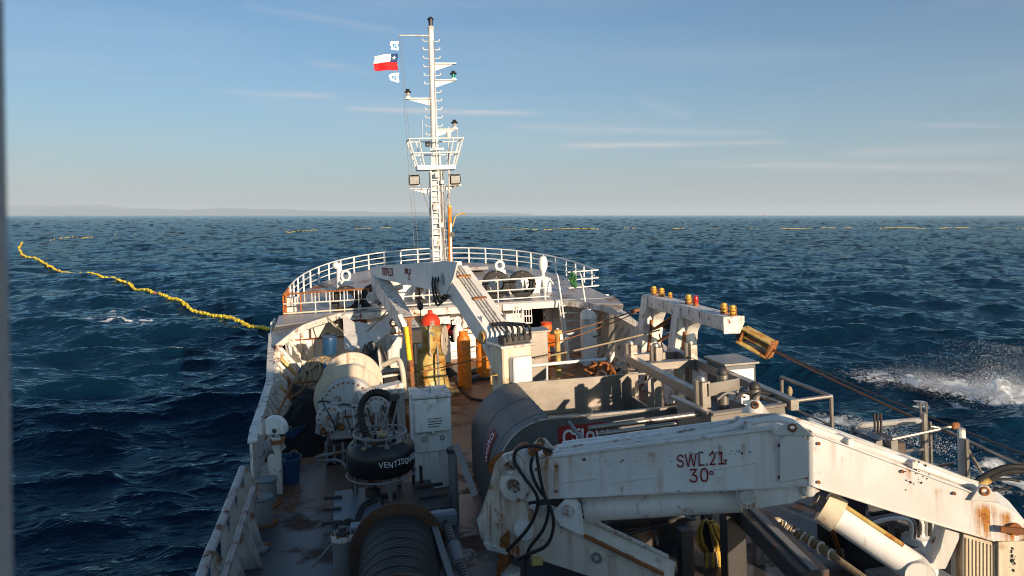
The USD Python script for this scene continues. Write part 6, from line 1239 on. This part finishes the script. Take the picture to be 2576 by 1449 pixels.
    for k in range(4): part(T, 'hose', MB().tube(spline([PX(1180, 935 + 8 * k, h=.06), PX(1205, 926 + 9 * k, h=.08), PX(1232, 922 + 10 * k, h=.06)], 5), .05, 8), 'black_rubber' if k % 2 else 'grey_steel')
    D = thing('deck_pipe', 'low pipe crossing the sunlit deck planks', 'pipe', PX(1150, 975, h=0)); part(D, 'pipe', MB().tube([PX(1100, 992, h=.04), PX(1225, 950, h=.04)], .02, 6), 'dark_steel')
    # things right of the crane
    c = PX(1345, 872, Y=17.3); T = thing('tall_locker', 'tall narrow grey box with slanted lid right of the crane column', 'locker', A(c[0], c[1], 0)); hh = PX(1345, 835, Y=17.3)[2]
    part(T, 'body', MB().box(A(c[0] + .08, c[1] + .2, hh / 2), (.46, .5, hh), ch=.015), 'stainless'); part(T, 'lid', MB().prism([A(c[0] - .32, c[1] - .1, hh + .0), A(c[0] + .36, c[1] - .1, hh), A(c[0] + .36, c[1] + .5, hh + .14), A(c[0] - .1, c[1] + .5, hh + .14)], A(0, 0, .03)), 'stainless')
    c = PX(1378, 925, Y=19.2); T = thing('orange_valve', 'bright orange fire valve column with hand wheels near the stairs', 'valve', A(c[0], c[1], 0)); z0, z1 = PX(1378, 925, Y=19.2)[2], PX(1378, 812, Y=19.2)[2]
    part(T, 'column', MB().tube([A(c[0], c[1], .0), A(c[0], c[1], z1 - .2)], .075, 12), 'orange_plastic'); part(T, 'bulb', MB().sph(A(c[0], c[1], z1 - .12), .15, 2), 'orange_plastic')
    for v in (850, 865, 918): p = PX(1392, v, Y=19.1); part(T, 'outlet', MB().cyl(A(c[0], c[1], p[2]), p + A(.12, 0, 0), .085, n=14), 'orange_plastic')
    part(T, 'hand_wheel', MB().torus(A(c[0], c[1], z1 + .0), (0, 0, 1), .13, .02, 18, 6), 'red_plastic')
    c = PX(1312, 790, Y=22.8); T = thing('wire_basket', 'white wire rack with bent rods by the doorway', 'rack', c); 
    a, b = PX(1292, 815, Y=22.6), PX(1338, 812, Y=22.8); hh = A(0, 0, .42)
    for k in np.linspace(0, 1, 8): part(T, 'rod', MB().tube([a + (b - a) * k, a + (b - a) * k + hh], .014, 6), 'white_mast')
    for z in (0, .21, .42): part(T, 'rail', MB().tube([a + A(0, 0, z), b + A(0, 0, z)], .022, 6), 'white_mast')
    for u in (1297, 1303, 1313): part(T, 'hook_rod', MB().tube(spline([PX(u, 800, Y=22.6), PX(u + 2, 775, Y=22.6), PX(u + 7, 765, Y=22.6), PX(u + 9, 775, Y=22.6)], 4), .018, 6), 'white_mast')
    for uv, lb, h1 in (((1402, 985), 'thin rusted stanchion standing right of the tall grey box', 835),): c = PX(uv[0], uv[1], Y=17.8); T = thing('stanchion', lb, 'post', A(c[0], c[1], 0)); t_ = PX(uv[0], h1, Y=17.8); part(T, 'post', MB().tube([A(t_[0], t_[1], 0), t_], .06, 10), 'ochre_rusty'); part(T, 'cap', MB().box(t_, (.2, .14, .1), ch=.02), 'ochre_rusty')
    for s0, s1 in (((1386, 842), (1402, 858)), ((1388, 872), (1410, 885)), ((1388, 903), (1410, 918))): pass
    T = thing('hand_line', 'white pipe handrail running over the deck from tank to frame', 'railing', PX(1312, 930, Y=16)); q = [PX(1318, 968, Y=15.6), PX(1314, 928, Y=15.6), PX(1320, 922, Y=15.6), PX(1420, 912, Y=16.2), PX(1525, 903, Y=16.8)]; part(T, 'rail', MB().tube(np.array(q), .035, 8), 'white_mast'); part(T, 'post', MB().tube([PX(1376, 918, Y=16), PX(1376, 960, Y=16)], .025, 8), 'white_mast')
    c = PX(1375, 940, Y=17.0); T = thing('step_platform', 'small grey step platform with brown front on the shaded deck', 'step', A(c[0], c[1], 0)); part(T, 'top', MB().box(A(c[0], c[1], .42), (1.0, .7, .04)), 'stainless'); part(T, 'front', MB().box(A(c[0] + .1, c[1] - .33, .22), (.7, .03, .3)), 'rust_steel'); part(T, 'rail', MB().bar(A(c[0] - .2, c[1] - .38, .36), A(c[0] + .5, c[1] - .38, .38), .05), 'white_rusty')
    for dx in (-.45, .45):
        for dy in (-.3, .3): part(T, 'leg', MB().box(A(c[0] + dx, c[1] + dy, .2), (.05, .05, .4)), 'stainless')
    c = PX(1482, 870, Y=23.4); T = thing('round_locker', 'white round topped locker against the shaded starboard bulwark', 'locker', A(c[0], c[1], 0)); part(T, 'body', MB().box(A(c[0], c[1], .75), (.46, .3, 1.5), ch=.03), 'white_paint'); part(T, 'round_top', MB().lathe([(0, -.15), (.23, -.15), (.23, .15), (0, .15)], A(c[0], c[1], 1.5), (0, 1, 0), 24), 'white_paint'); part(T, 'strap', MB().tube([A(c[0] + .1, c[1] - .17, .9), A(c[0] + .3, c[1] - .2, .95), A(c[0] + .3, c[1] - .2, 1.3)], .02, 6), 'dark_steel')
    c = PX(1545, 900, Y=20.3); T = thing('scrap_heap', 'dark heap of shackles and rope against the starboard bulwark', 'heap', A(c[0], c[1], 0)); rr = np.random.default_rng(12)
    for k in range(14): p = A(c[0] - .2, c[1] + .3, .3) + A(*(rr.uniform(-1, 1, 3) * A(.35, .5, .28))); part(T, 'shackle', MB().torus(p, rr.normal(size=3), .12, .035, 14, 6), 'rust_steel' if k % 3 else 'dark_steel')
fore_items()

# ------------------------------------------------------------------ foredeck fittings
def foredeck():
    def tyre_at(u, v, s, R, lean=0.0):
        c = PX(u, v, s=s); return c
    c = PX(871, 755, s=24.55); R = .455; T = thing('tyre_fender', 'black tyre fender hung on the port end of the break railing', 'tyre', c, 'tyre fenders on the break of the foredeck')
    prof = [(.56, -.42), (.62, -.5), (.86, -.5), (.97, -.38), (1, -.15), (1, .15), (.97, .38), (.86, .5), (.62, .5), (.56, .42)]
    part(T, 'casing', MB().lathe([(r * R, z * .27) for r, z in prof] + [(.60 * R, .40 * .27), (.80 * R, .0), (.60 * R, -.40 * .27), (prof[0][0] * R, prof[0][1] * .27)], c, (0.05, 1, .12), 36), 'tyre_rubber')
    for k in range(24):
        a = k * math.pi / 12; p = c + A(math.cos(a) * R * .988, 0, math.sin(a) * R * .988); part(T, 'tread_block', MB().box(p, (.02, .2, .085), np.array([A(math.cos(a), 0, math.sin(a)), A(0, 1, 0), A(-math.sin(a), 0, math.cos(a))])), 'tyre_rubber')
    part(T, 'lashing', MB().tube([c + A(.0, -.15, R * .95), c + A(0, -.16, R * .55), c + A(.02, .14, R * .5)], .02, 6), 'tan_rope')
    for (u, v, lb) in ((941, 750, 'second black tyre fender from the left, partly behind the crane jib'), (1080, 740, 'brown black tyre fender below the crane arm near its knuckle'), (1247, 715, 'tyre fender half hidden by the crane boom on its right'), (1313, 715, 'rightmost tyre fender, hung on a rope right of the boom')):
        p = PX(u, v, s=24.7); dup(T, p, lb, 'tyre fenders on the break of the foredeck')
    # white posts and vents
    c = PX(853, 700, s=27.2); V = thing('mushroom_vent', 'white post ventilator with round cap near the port side of the foredeck', 'ventilator', c); z = deck_h(27.2) - .05; t_ = PX(853, 662, s=27.2)
    part(V, 'post', MB().cyl(A(c[0], 27.2, z), t_, .10, n=14), 'white_mast'); part(V, 'cap', MB().sph(t_ + A(-.10, 0, -.08), .13, 2), 'white_mast'); r = PX(866, 690, s=27.0); part(V, 'ring', MB().torus(r + A(.05, 0, -.05), (0.2, 1, 0), .14, .05, 20, 8, sc=1.2), 'white_mast'); part(V, 'ring_foot', MB().box(r + A(.08, 0, -.28), (.45, .3, .14), ch=.03), 'white_mast')
    c = PX(1257, 668, s=29.5); V = thing('ring_fairlead', 'white ring shaped fairlead on the foredeck right of the crane boom', 'fairlead', c); part(V, 'ring', MB().torus(c, (0, 1, 0), .155, .06, 24, 8), 'white_mast'); part(V, 'foot', MB().box(c + A(0, 0, -.26), (.42, .34, .2), ch=.03), 'white_mast')
    c = PX(1366, 665, s=27.6); V = thing('cowl_vent', 'white cowl ventilator leaning beside the starboard bow rail', 'ventilator', c); part(V, 'cowl', MB().lathe([(.0, .30), (.12, .28), (.17, .12), (.17, -.10), (.10, -.28), (.07, -.34)], c, (.10, .3, 1), 18), 'white_mast'); part(V, 'neck', MB().cyl(A(c[0] - .05, c[1] - .05, deck_h(27.6)), c - A(.03, .08, .3), .07, n=12), 'white_mast')
    c = PX(1442, 705, s=24.8); V = thing('green_net_bundle', 'dark green net bundle tied at the top of the stairs', 'net', c); rr = np.random.default_rng(5)
    for k in range(12): p = c + A(*(rr.uniform(-1, 1, 3) * A(.09, .08, .22))); part(V, 'fold', MB().sph(p, rr.uniform(.05, .09), 2, (1, 1, 1.5)), 'green_cloth')
    c = PX(730, 770, s=24.8); V = thing('pale_winch_box', 'pale rusty control box at the port end of the foredeck railing', 'box', c); part(V, 'body', MB().box(c + A(.05, 0, -.05), (.3, .3, .6), ch=.02), 'white_rusty'); part(V, 'lid', MB().box(c + A(.05, 0, .27), (.36, .36, .04)), 'white_paint'); part(V, 'pipe', MB().cyl(c + A(.05, 0, -.34), A(c[0] + .05, c[1], 1.93), .05, n=10), 'grey_steel')
    c = PX(960, 735, s=25.2); V = thing('windlass', 'grey anchor windlass half hidden behind tyres and crane arm', 'windlass', A(1.6, 26.6, 2.0)); o = A(1.9, 26.6, 2.1)
    part(V, 'bed', MB().box(o + A(0, 0, .05), (1.8, .9, .2), ch=.03), 'grey_steel')
    for x in (-.7, 0, .7): part(V, 'drum', MB().lathe([(0, -.2), (.28, -.2), (.16, -.1), (.16, .1), (.28, .2), (0, .2)], o + A(x, 0, .4), (1, 0, 0), 22), 'white_rusty' if x else 'dark_steel')
    part(V, 'shaft', MB().cyl(o + A(-1, 0, .4), o + A(1, 0, .4), .05, n=12), 'grey_steel')
    for u, v, lb in ((1036, 680, 'small brass coloured tap fitting left of the mast foot'),): c = PX(u, v - 15, s=27.6); V = thing('mast_fitting', lb, 'fitting', c); part(V, 'stem', MB().cyl(A(c[0], c[1], deck_h(27.6)), c, .03, n=8), 'ochre_rusty'); part(V, 'handle', MB().bar(c + A(-.05, 0, 0), c + A(.35, 0, -.02), .05), 'rust_steel')
foredeck()

# ------------------------------------------------------------------ starboard side aft of the gallows: rails, hopper, hoses
def starboard():
    T = thing('corner_rail', 'stainless rail with a square corner beside the steel frame over the water', 'railing', (7.7, 12, 0)); a, b, c, d = PX(1952, 1003, Y=12.4), PX(2091, 998, t=7.7), PX(1966, 948, t=7.7), PX(2091, 1100, t=7.7)
    zz = (b[2] + c[2]) / 2; b[2] = c[2] = zz; a[2] = zz
    part(T, 'top_rail', MB().tube([a, b], .035, 10), 'stainless'); part(T, 'top_rail', MB().tube([b, c], .035, 10), 'stainless')
    for p in (b, c): part(T, 'post', MB().tube([p, A(p[0], p[1], 0)], .035, 10), 'stainless')
    part(T, 'mid_rail', MB().tube([b - A(0, 0, .5), c - A(0, 0, .5)], .02, 8), 'stainless'); part(T, 'rope_end', MB().sph(c + A(.1, -.1, -.25), .05, 2, (1, 1, 2)), 'tan_rope')
    Y = lambda q, yy: PX(*c6(*q), Y=yy)
    T = thing('control_stand_rail', 'weathered pipe rail with posts around the control stand at the right', 'railing', (7.6, 9, 0))
    a, b = Y((1275, 298), 10.8), Y((1765, 255), 10.4); part(T, 'top_rail', MB().tube([a, b], .045, 10), 'white_rusty'); part(T, 'post', MB().tube([b + A(0, 0, .1), A(b[0], b[1], 0)], .05, 10), 'stainless'); b2 = b + A(.14, .05, 0); part(T, 'post', MB().tube([b2 + A(0, 0, -.05), A(b2[0], b2[1], 0)], .022, 8), 'stainless')
    for k in (-1, 1): part(T, 'post_fork', MB().tube([b + A(.04 * k, 0, .08), b + A(.05 * k, 0, .24)], .015, 6), 'stainless')
    e, f_ = Y((1520, 405), 9.9), Y((2005, 300), 9.9); part(T, 'diagonal_rail', MB().tube([e, f_], .022, 8), 'stainless'); part(T, 'post', MB().box(A(e[0], e[1], e[2] / 2), (.10, .10, e[2])), 'stainless'); part(T, 'mid_rail', MB().tube([Y((1530, 500), 9.9), Y((1770, 480), 10.4)], .022, 8), 'stainless')
    g = Y((2050, 320), 9.7); part(T, 'post', MB().tube([g, A(g[0], g[1], 0)], .05, 10), 'white_rusty'); g2 = Y((2090, 400), 9.6); part(T, 'post', MB().tube([g2, A(g2[0], g2[1], 0)], .03, 8), 'stainless'); part(T, 'clamp', MB().box(f_, (.12, .07, .09), ch=.02), 'rust_steel')
    part(T, 'top_rail', MB().tube([b + A(.1, 0, -.1), b2 + A(.14, -.1, -.14), Y((2540, 620), 8.9)], .018, 8), 'stainless'); part(T, 'stay_wire', MB().tube([f_, Y((2225, 690), 9.4)], .014, 6), 'tan_rope'); part(T, 'mid_rail', MB().tube([Y((1800, 620), 10.2), Y((2000, 585), 9.8)], .02, 8), 'stainless')
    c = Y((1370, 400), 10.2); B = thing('control_stand', 'dark control stand with upright levers inside the pipe rail', 'control stand', A(c[0], c[1], 0)); part(B, 'body', MB().box(A(c[0], c[1], c[2] / 2), (.66, .5, c[2]), ch=.02), 'dark_steel'); part(B, 'top', MB().prism([Y((1225, 330), 10.6), Y((1300, 315), 10.7), Y((1530, 395), 10.0), Y((1490, 420), 9.9)], A(0, 0, -.03)), 'grey_steel')
    for x in (1390, 1415, 1440): p = Y((x, 350), 10.3); part(B, 'lever', MB().tube([p, p + A(0, 0, .26)], .015, 6), 'dark_steel')
    part(B, 'lit_plate', MB().prism([Y((1400, 420), 9.93), Y((1480, 410), 9.93), Y((1470, 480), 9.93), Y((1405, 480), 9.93)], A(0, .01, 0)), 'stainless', label='bare metal plate'); p = Y((1232, 300), 10.7); part(B, 'post', MB().tube([p, A(p[0], p[1], 0)], .05, 8), 'grey_steel')  # includes a thin stainless plate on the dark body of the stand
    # hopper and dark frame under the crane
    T = thing('mesh_hopper', 'dark steel fish chute with a wire mesh screen under the stowed crane', 'chute', (3.6, 10.2, 0)); q = [PX(1500, 1292, Y=10.6), PX(1745, 1262, Y=10.9), PX(1745, 1330, Y=10.2), PX(1590, 1385, Y=9.7)]
    g0, g1, g2_, g3 = PX(1490, 1325, Y=10.2), PX(1750, 1292, Y=10.5), PX(1755, 1262, Y=10.9), PX(1500, 1290, Y=10.8)
    m = MB(); N = 26
    for k in np.linspace(0, 1, N): m.bar(g0 + (g1 - g0) * k, g3 + (g2_ - g3) * k, .014)
    part(T, 'mesh_wire', m, 'stainless', kind='stuff'); m = MB()
    for k in np.linspace(0, 1, 9): m.bar(g0 + (g3 - g0) * k + A(0, 0, .012), g1 + (g2_ - g1) * k + A(0, 0, .012), .014)
    part(T, 'mesh_wire', m, 'stainless', kind='stuff')
    part(T, 'chute_sheet', MB().prism([g0 - A(0, 0, .05), g1 - A(0, 0, .05), PX(1720, 1345, Y=9.9), PX(1560, 1395, Y=9.4)], A(0, -.02, -.03)), 'stainless_dull'); part(T, 'chute_seam', MB().bar(PX(1640, 1306, Y=10.25), PX(1655, 1370, Y=9.6), .03), 'stainless'); part(T, 'rail', MB().tube([PX(1480, 1372, Y=9.4), PX(1760, 1290, Y=10.5)], .03, 8), 'dark_steel')
    part(T, 'under_box', MB().box(A(3.4, 10.6, .5), (1.9, .8, 1.0)), 'dark_steel')
    T = thing('dark_frame', 'black steel frame of upright posts and a sloping beam under the crane link', 'frame', (4.6, 9.5, 0))
    for u0, u1, Yd in ((1815, 1868, 9.7),): a, b = PX(u0, 1275, Y=Yd), PX(u1, 1275, Y=Yd); w = np.linalg.norm(b - a); c = (a + b) / 2; part(T, 'post', MB().box(A(c[0], c[1], c[2] / 2), (w, .2, c[2]), ch=.01), 'dark_steel')
    a, b = PX(1868, 1278, Y=9.9), PX(2050, 1462, Y=8.1); part(T, 'sloping_beam', MB().bar(a, b, .34, .22, ch=.01), 'dark_steel'); part(T, 'beam_top', MB().bar(a + A(0, 0, .13), b + A(0, 0, .13), .09, .03), 'grey_steel')
    a = PX(1890, 1345, Y=10.2); part(T, 'thin_post', MB().box(A(a[0] + .1, a[1], a[2] / 2), (.12, .1, a[2])), 'grey_steel'); a = PX(1722, 1330, Y=9.6); part(T, 'post', MB().box(A(a[0], a[1], a[2] / 2), (.16, .16, a[2])), 'dark_steel')
    c = PX(1787, 1352, Y=10.3); T = thing('yellow_bundle', 'yellow and brown wrapped net bundle between the dark posts', 'net bundle', c); rr = np.random.default_rng(6)
    part(T, 'bundle', MB().sph(c + A(0, 0, -.06), .13, 3, (.9, .8, 1.5)), 'tan_rope')
    for k in range(26):
        a, w = rr.uniform(0, 6.28), rr.uniform(.6, 1.2); q = [c + A(.15 * w * math.cos(a + .25 * j) * math.sin(.5 + .55 * j), .13 * w * math.sin(a + .25 * j) * math.sin(.5 + .55 * j), .20 - .10 * j + rr.normal(0, .015)) for j in range(5)]
        part(T, 'net_fold', MB().tube(spline(q, 4), .024, 6), 'yellow_lamp' if k % 4 else 'dark_net')
    for k in range(6): part(T, 'hanging_end', MB().tube(spline([c + A(.04 * k - .1, -.1, -.15), c + A(.05 * k - .14, -.14, -.38), c + A(.03 * k - .12, -.1, -.60)], 4), .022, 6), 'tan_rope' if k % 2 else 'yellow_lamp')
    part(T, 'pole', MB().cyl(A(c[0], c[1] + .1, 0), c, .05, n=8), 'dark_steel')
    q = [PX(1953, 1312, h=.8), PX(1985, 1330, h=.75), PX(2030, 1355, h=.7), PX(2090, 1395, h=.6), PX(2180, 1460, h=.5)]; T = thing('frayed_rope', 'thick frayed rope end bound with cord stretched over the brown deck', 'rope', q[0]); part(T, 'rope', MB().tube(spline(q, 8), .045, 10), 'tan_rope')
    rr = np.random.default_rng(8); pth = spline(q[:4], 10)
    for i in range(0, len(pth), 2): part(T, 'binding', MB().torus(pth[i], pth[min(i + 1, len(pth) - 1)] - pth[max(i - 1, 0)] + rr.normal(0, .01, 3), .05 + rr.uniform(0, .02), .017, 12, 5), 'canvas' if i % 4 else 'tan_rope')
    a, b = PX(2088, 1318, h=.9), PX(2118, 1408, h=.05); T = thing('deck_stanchion', 'thin brown stanchion standing on the lit deck under the cylinder', 'post', A(b[0], b[1], 0)); part(T, 'post', MB().tube([a, b], .035, 8), 'rust_steel'); part(T, 'knot', MB().sph(a, .08, 2), 'rust_steel')
    # pump unit with white filter
    c = PX(2312, 1370, Y=9.2); T = thing('pump_unit', 'white filter canister with bent pipes and hoses under the main arm', 'pump', A(c[0], c[1], 0)); part(T, 'canister', MB().lathe([(0, -.3), (.19, -.3), (.20, -.25), (.20, .10), (.17, .16), (.08, .18), (.08, .24), (0, .24)], c + A(0, 0, -.05), n=24), 'white_plastic'); part(T, 'clamp_band', MB().torus(c + A(0, 0, .04), (0, 0, 1), .20, .014, 24, 6), 'grey_steel')
    part(T, 'bed', MB().box(A(c[0] - .1, c[1], (c[2] - .36) / 2), (.9, .6, c[2] - .36), ch=.02), 'grey_steel')
    for k in range(7):
        p = c + A(-.15 + .05 * k, -.05, .1); e = c + A(-.75 + .12 * k, .1 + .05 * k, .25 + .05 * (k % 3)); part(T, 'hose', MB().tube(spline([p, p + A(-.05, -.05, .25), (p + e) / 2 + A(0, -.1, .22), e], 6), .026, 8), ['white_mast', 'grey_steel', 'black_rubber'][k % 3])
    for u0, v0, u1, v1 in ((2180, 1290, 2290, 1330), (2235, 1275, 2250, 1400), (2180, 1300, 2215, 1370), (2250, 1330, 2360, 1352)): part(T, 'strut', MB().bar(PX(u0, v0, Y=9.4), PX(u1, v1, Y=9.3), .06), 'grey_steel')
    part(T, 'manifold', MB().box(PX(2215, 1345, Y=9.6), (.4, .3, .35), ch=.02), 'dark_steel'); part(T, 'panel', MB().box(PX(2140, 1320, Y=10.4), (1.0, .05, .6)), 'dark_steel')
starboard()

# ------------------------------------------------------------------ the net's float line, spray, far ship
def float_line():
    near = [(690, 838), (662, 830), (600, 813), (540, 797), (480, 776), (420, 754), (370, 735), (325, 716), (290, 708), (240, 698), (180, 690), (165, 686), (120, 668), (70, 648), (55, 640), (48, 628), (52, 618), (60, 612)]
    pts = np.array([PW(u, v)[:2] for u, v in near]); pts = np.vstack([pts]); seg = np.linalg.norm(np.diff(pts, axis=0), axis=1); d = np.concatenate([[0], np.cumsum(seg)])
    q = np.arange(0, d[-1], .52); XY = np.stack([np.interp(q, d, pts[:, k]) for k in (0, 1)], -1); g = np.random.default_rng(21)
    XY = XY + np.stack([meshkit.fbm(np.stack([q * .07, q * 0, q * 0], -1), 3, 1) - .5, meshkit.fbm(np.stack([q * .07, q * 0 + 9, q * 0], -1), 3, 2) - .5], -1) * .5 * np.clip(q / 15, 0, 1)[:, None]
    Z = np.array([.55 * sea_z(x, y) + .10 for x, y in XY])
    T = thing('float_line', 'long curving line of yellow net floats lying on the sea to port', 'float line', (XY[0, 0], XY[0, 1], 0), ship=False)
    cur = np.column_stack([XY, Z + .06]); part(T, 'cork_rope', MB().tube(cur[:260], .035, 5), 'tan_rope')
    def flt(p, d_, l=.26, r=.13): return MB().lathe([(0, -l), (r * .75, -l * .85), (r, -l * .35), (r, l * .35), (r * .75, l * .85), (0, l)], p, d_, 9)
    vis = [i for i in range(len(q)) if not (185 < (lambda u: u)(C + F * XY[i, 0] / XY[i, 1]) < 300 and g.random() < .45) and g.random() > .04]
    far = MB(); n = 0
    for i in vis:
        dd = cur[min(i + 1, len(cur) - 1)] - cur[max(i - 1, 0)]; dd = unit(dd + A(*g.normal(0, .12, 2), g.normal(0, .1))); p = cur[i] + A(*g.normal(0, .05, 2), g.uniform(.0, .08)); big = 1 + .45 * min(1, XY[i, 1] / 200)
        m = flt(p, dd, .27 * big, .125 * big)
        if n < 295: part(T, 'float', m, 'float_red' if i in (58, 59, 150, 151) else 'yellow_plastic'); n += 1
        else: far.add(np.vstack(m.v), np.vstack(m.f))
    # the far side of the ring, glimpsed between the waves
    runs = [(128, 606, 200, 598, .5), (205, 603, 235, 598, .8), (290, 592, 345, 588, .4), (720, 586, 800, 580, .9), (896, 577, 935, 577, .9), (960, 574, 985, 574, .8), (1255, 577, 1300, 578, .7), (1310, 578, 1330, 577, .9), (1340, 579, 1508, 577, .95), (1560, 576, 1600, 576, .4), (1690, 577, 1740, 577, .4), (1780, 576, 1810, 577, .8), (1888, 576, 1910, 576, .7), (1962, 577, 2042, 576, .95), (2068, 575, 2105, 575, .9), (2122, 575, 2145, 575, .7), (2215, 575, 2330, 575, .95), (2365, 575, 2448, 575, .95), (2475, 575, 2535, 576, .9), (2560, 576, 2640, 576, .8)]
    for u0, v0, u1, v1, dens in runs:
        a, b = PW(u0, v0), PW(u1, v1); L = np.linalg.norm(b - a); k = int(L / .9)
        for i in range(k):
            if g.random() > dens * .8: continue
            f = i / max(k, 1); p = a + (b - a) * f; p[2] = .3 * sea_z(p[0], p[1]) + .30 + .2 * math.sin(f * math.pi); far_m = MB().box(p, (.9, .32, .22), np.array([unit(b - a), unit(A(-(b - a)[1], (b - a)[0], 0)), A(0, 0, 1)]), .12); far.add(np.vstack(far_m.v), np.vstack(far_m.f))
    part(T, 'far_floats', far, 'yellow_plastic', kind='stuff')
    L = thing('net_rope', 'thin brown rope from the last yellow float to the port bow', 'rope', (XY[0, 0], XY[0, 1], 0), ship=False); part(L, 'rope', MB().tube([cur[0], cur[0] * .6 + PW(725, 850, Y=30) * .4 + A(0, 0, .2), PW(760, 860, Y=27)], .05, 6), 'tan_rope')
float_line()
def spray():
    g = np.random.default_rng(31); V, Fc = [], []; tet = np.array([(1, 1, 1), (1, -1, -1), (-1, 1, -1), (-1, -1, 1)], float); tf = np.array([(0, 1, 2), (0, 3, 1), (0, 2, 3), (1, 3, 2)])
    lines = [((2165, 945), (2300, 950), .12, 3000), ((2280, 962), (2420, 985), .32, 9000), ((2400, 985), (2560, 1005), .75, 22000), ((2480, 1005), (2640, 1012), .7, 10000), ((2120, 1075), (2400, 1130), .06, 2500)]
    clumps = 0
    P = []
    for a, b, hgt, n in lines:
        A0, B0 = PW(*a), PW(*b); m = 26; cc = g.random(m); ch = g.gamma(2.6, .38, m)
        for _ in range(n):
            j = g.integers(m); f = np.clip(cc[j] + g.normal(0, .045), 0, 1); p = A0 + (B0 - A0) * f
            e = abs(g.normal(0, 1)); P.append((p[0] + g.normal(0, .35 + .35 * e), p[1] + g.normal(0, .9), min(2.2, ch[j] * hgt * .55 * g.exponential()) + .04))
    P = np.array(P); r = np.exp(g.normal(math.log(.0056), .5, len(P))).clip(0, .011)
    R = np.linalg.qr(g.normal(size=(len(P), 3, 3)))[0]
    v = np.einsum('kj,njl->nkl', tet, R) * r[:, None, None] * .8 + P[:, None]; f = tf[None] + 4 * np.arange(len(P))[:, None, None]
    o = P.mean(0) * A(1, 1, 0); x = UsdGeom.Xform.Define(stage, '/World/spray')
    MATS['spray'] = usdkit.material(stage, '/World/Looks/spray', {'p': ('principled_bsdf', {'base_color': (.85, .87, .9), 'roughness': .6})}, [], surface='p.BSDF')
    stage.RemovePrim('/World/spray'); usdkit.mesh(stage, '/World/spray', (v.reshape(-1, 3), f.reshape(-1, 3)), MATS['spray']); tag('/World/spray', 'white spray of a breaking bow wave to starboard', 'spray', kind='stuff')
spray()
def wave_crest():
    g = np.random.default_rng(5); n = {'g': ('geometry', {}), 'n': ('noise_texture', {'scale': 3.2, 'detail': 7.0, 'roughness': .72, 'distortion': .6}), 'm': ('map_range', {'from_min': .47, 'from_max': .60, 'clamp': True}), 'p': ('principled_bsdf', {'base_color': (.80, .83, .86), 'roughness': .9}), 't': ('transparent_bsdf', {}), 'x': ('mix_closure', {}), 'b': ('bump', {'strength': .8, 'distance': .1})}
    MATS['crest_foam'] = usdkit.material(stage, '/World/Looks/crest_foam', n, [('g.position', 'n.vector'), ('n.fac', 'm.value'), ('m.result', 'x.fac'), ('n.fac', 'b.height'), ('b.normal', 'p.normal'), ('t.BSDF', 'x.closure1'), ('p.BSDF', 'x.closure2')], surface='x.closure')
    path = spline([PW(2150, 952), PW(2230, 950), PW(2300, 966), PW(2400, 985), PW(2480, 1002), PW(2600, 1012)], 34); P = []
    for i, p in enumerate(path):
        f = i / (len(path) - 1); row = []; hgt = (.08 + .50 * min(1, f * 1.6)) * (.25 + 1.3 * meshkit.fbm(A(p[0] * .8, 3, 1)[None], 4, 3)[0])
        for j, y in enumerate(np.linspace(-1, 1, 26)):
            nz = meshkit.fbm(A(p[0] * 1.6, y * 3.0, 2)[None], 4, 7)[0]; row.append(p + A(.25 * (nz - .5), y * (.5 + 1.1 * f) + .4 * (nz - .5), -.05 + hgt * (1 - y * y) ** 1.2 * (.3 + 1.4 * nz) + (.15 * sea_z(p[0], p[1]))))
        P.append(row)
    m = MB().grid(np.array(P)[:, ::-1]); usdkit.mesh(stage, '/World/breaking_crest', (np.vstack(m.v), np.vstack(m.f)), MATS['crest_foam'], smooth=True); tag('/World/breaking_crest', 'white breaking crest of the bow wave under the spray', 'wave crest', kind='stuff')
wave_crest()
def far_ship():
    p = PW(1922, 541, Y=6000); p[2] = 0; T = thing('distant_ship', 'tiny dark ship on the horizon right of the mast', 'ship', p, ship=False)
    part(T, 'hull', MB().prism([p + A(-14, 0, 5), p + A(16, 0, 7), p + A(12, 0, 0), p + A(-12, 0, 0)], A(0, 8, 0)), 'rust_steel'); part(T, 'bridge', MB().box(p + A(-6, 4, 9), (8, 6, 8)), 'white_plastic')
far_ship()
def gulls():
    for i, (u, v) in enumerate(((2262, 900 * 0 + 903 * 0 + 906 * 0 + 601), (2378, 676), (2376, 690))): pass
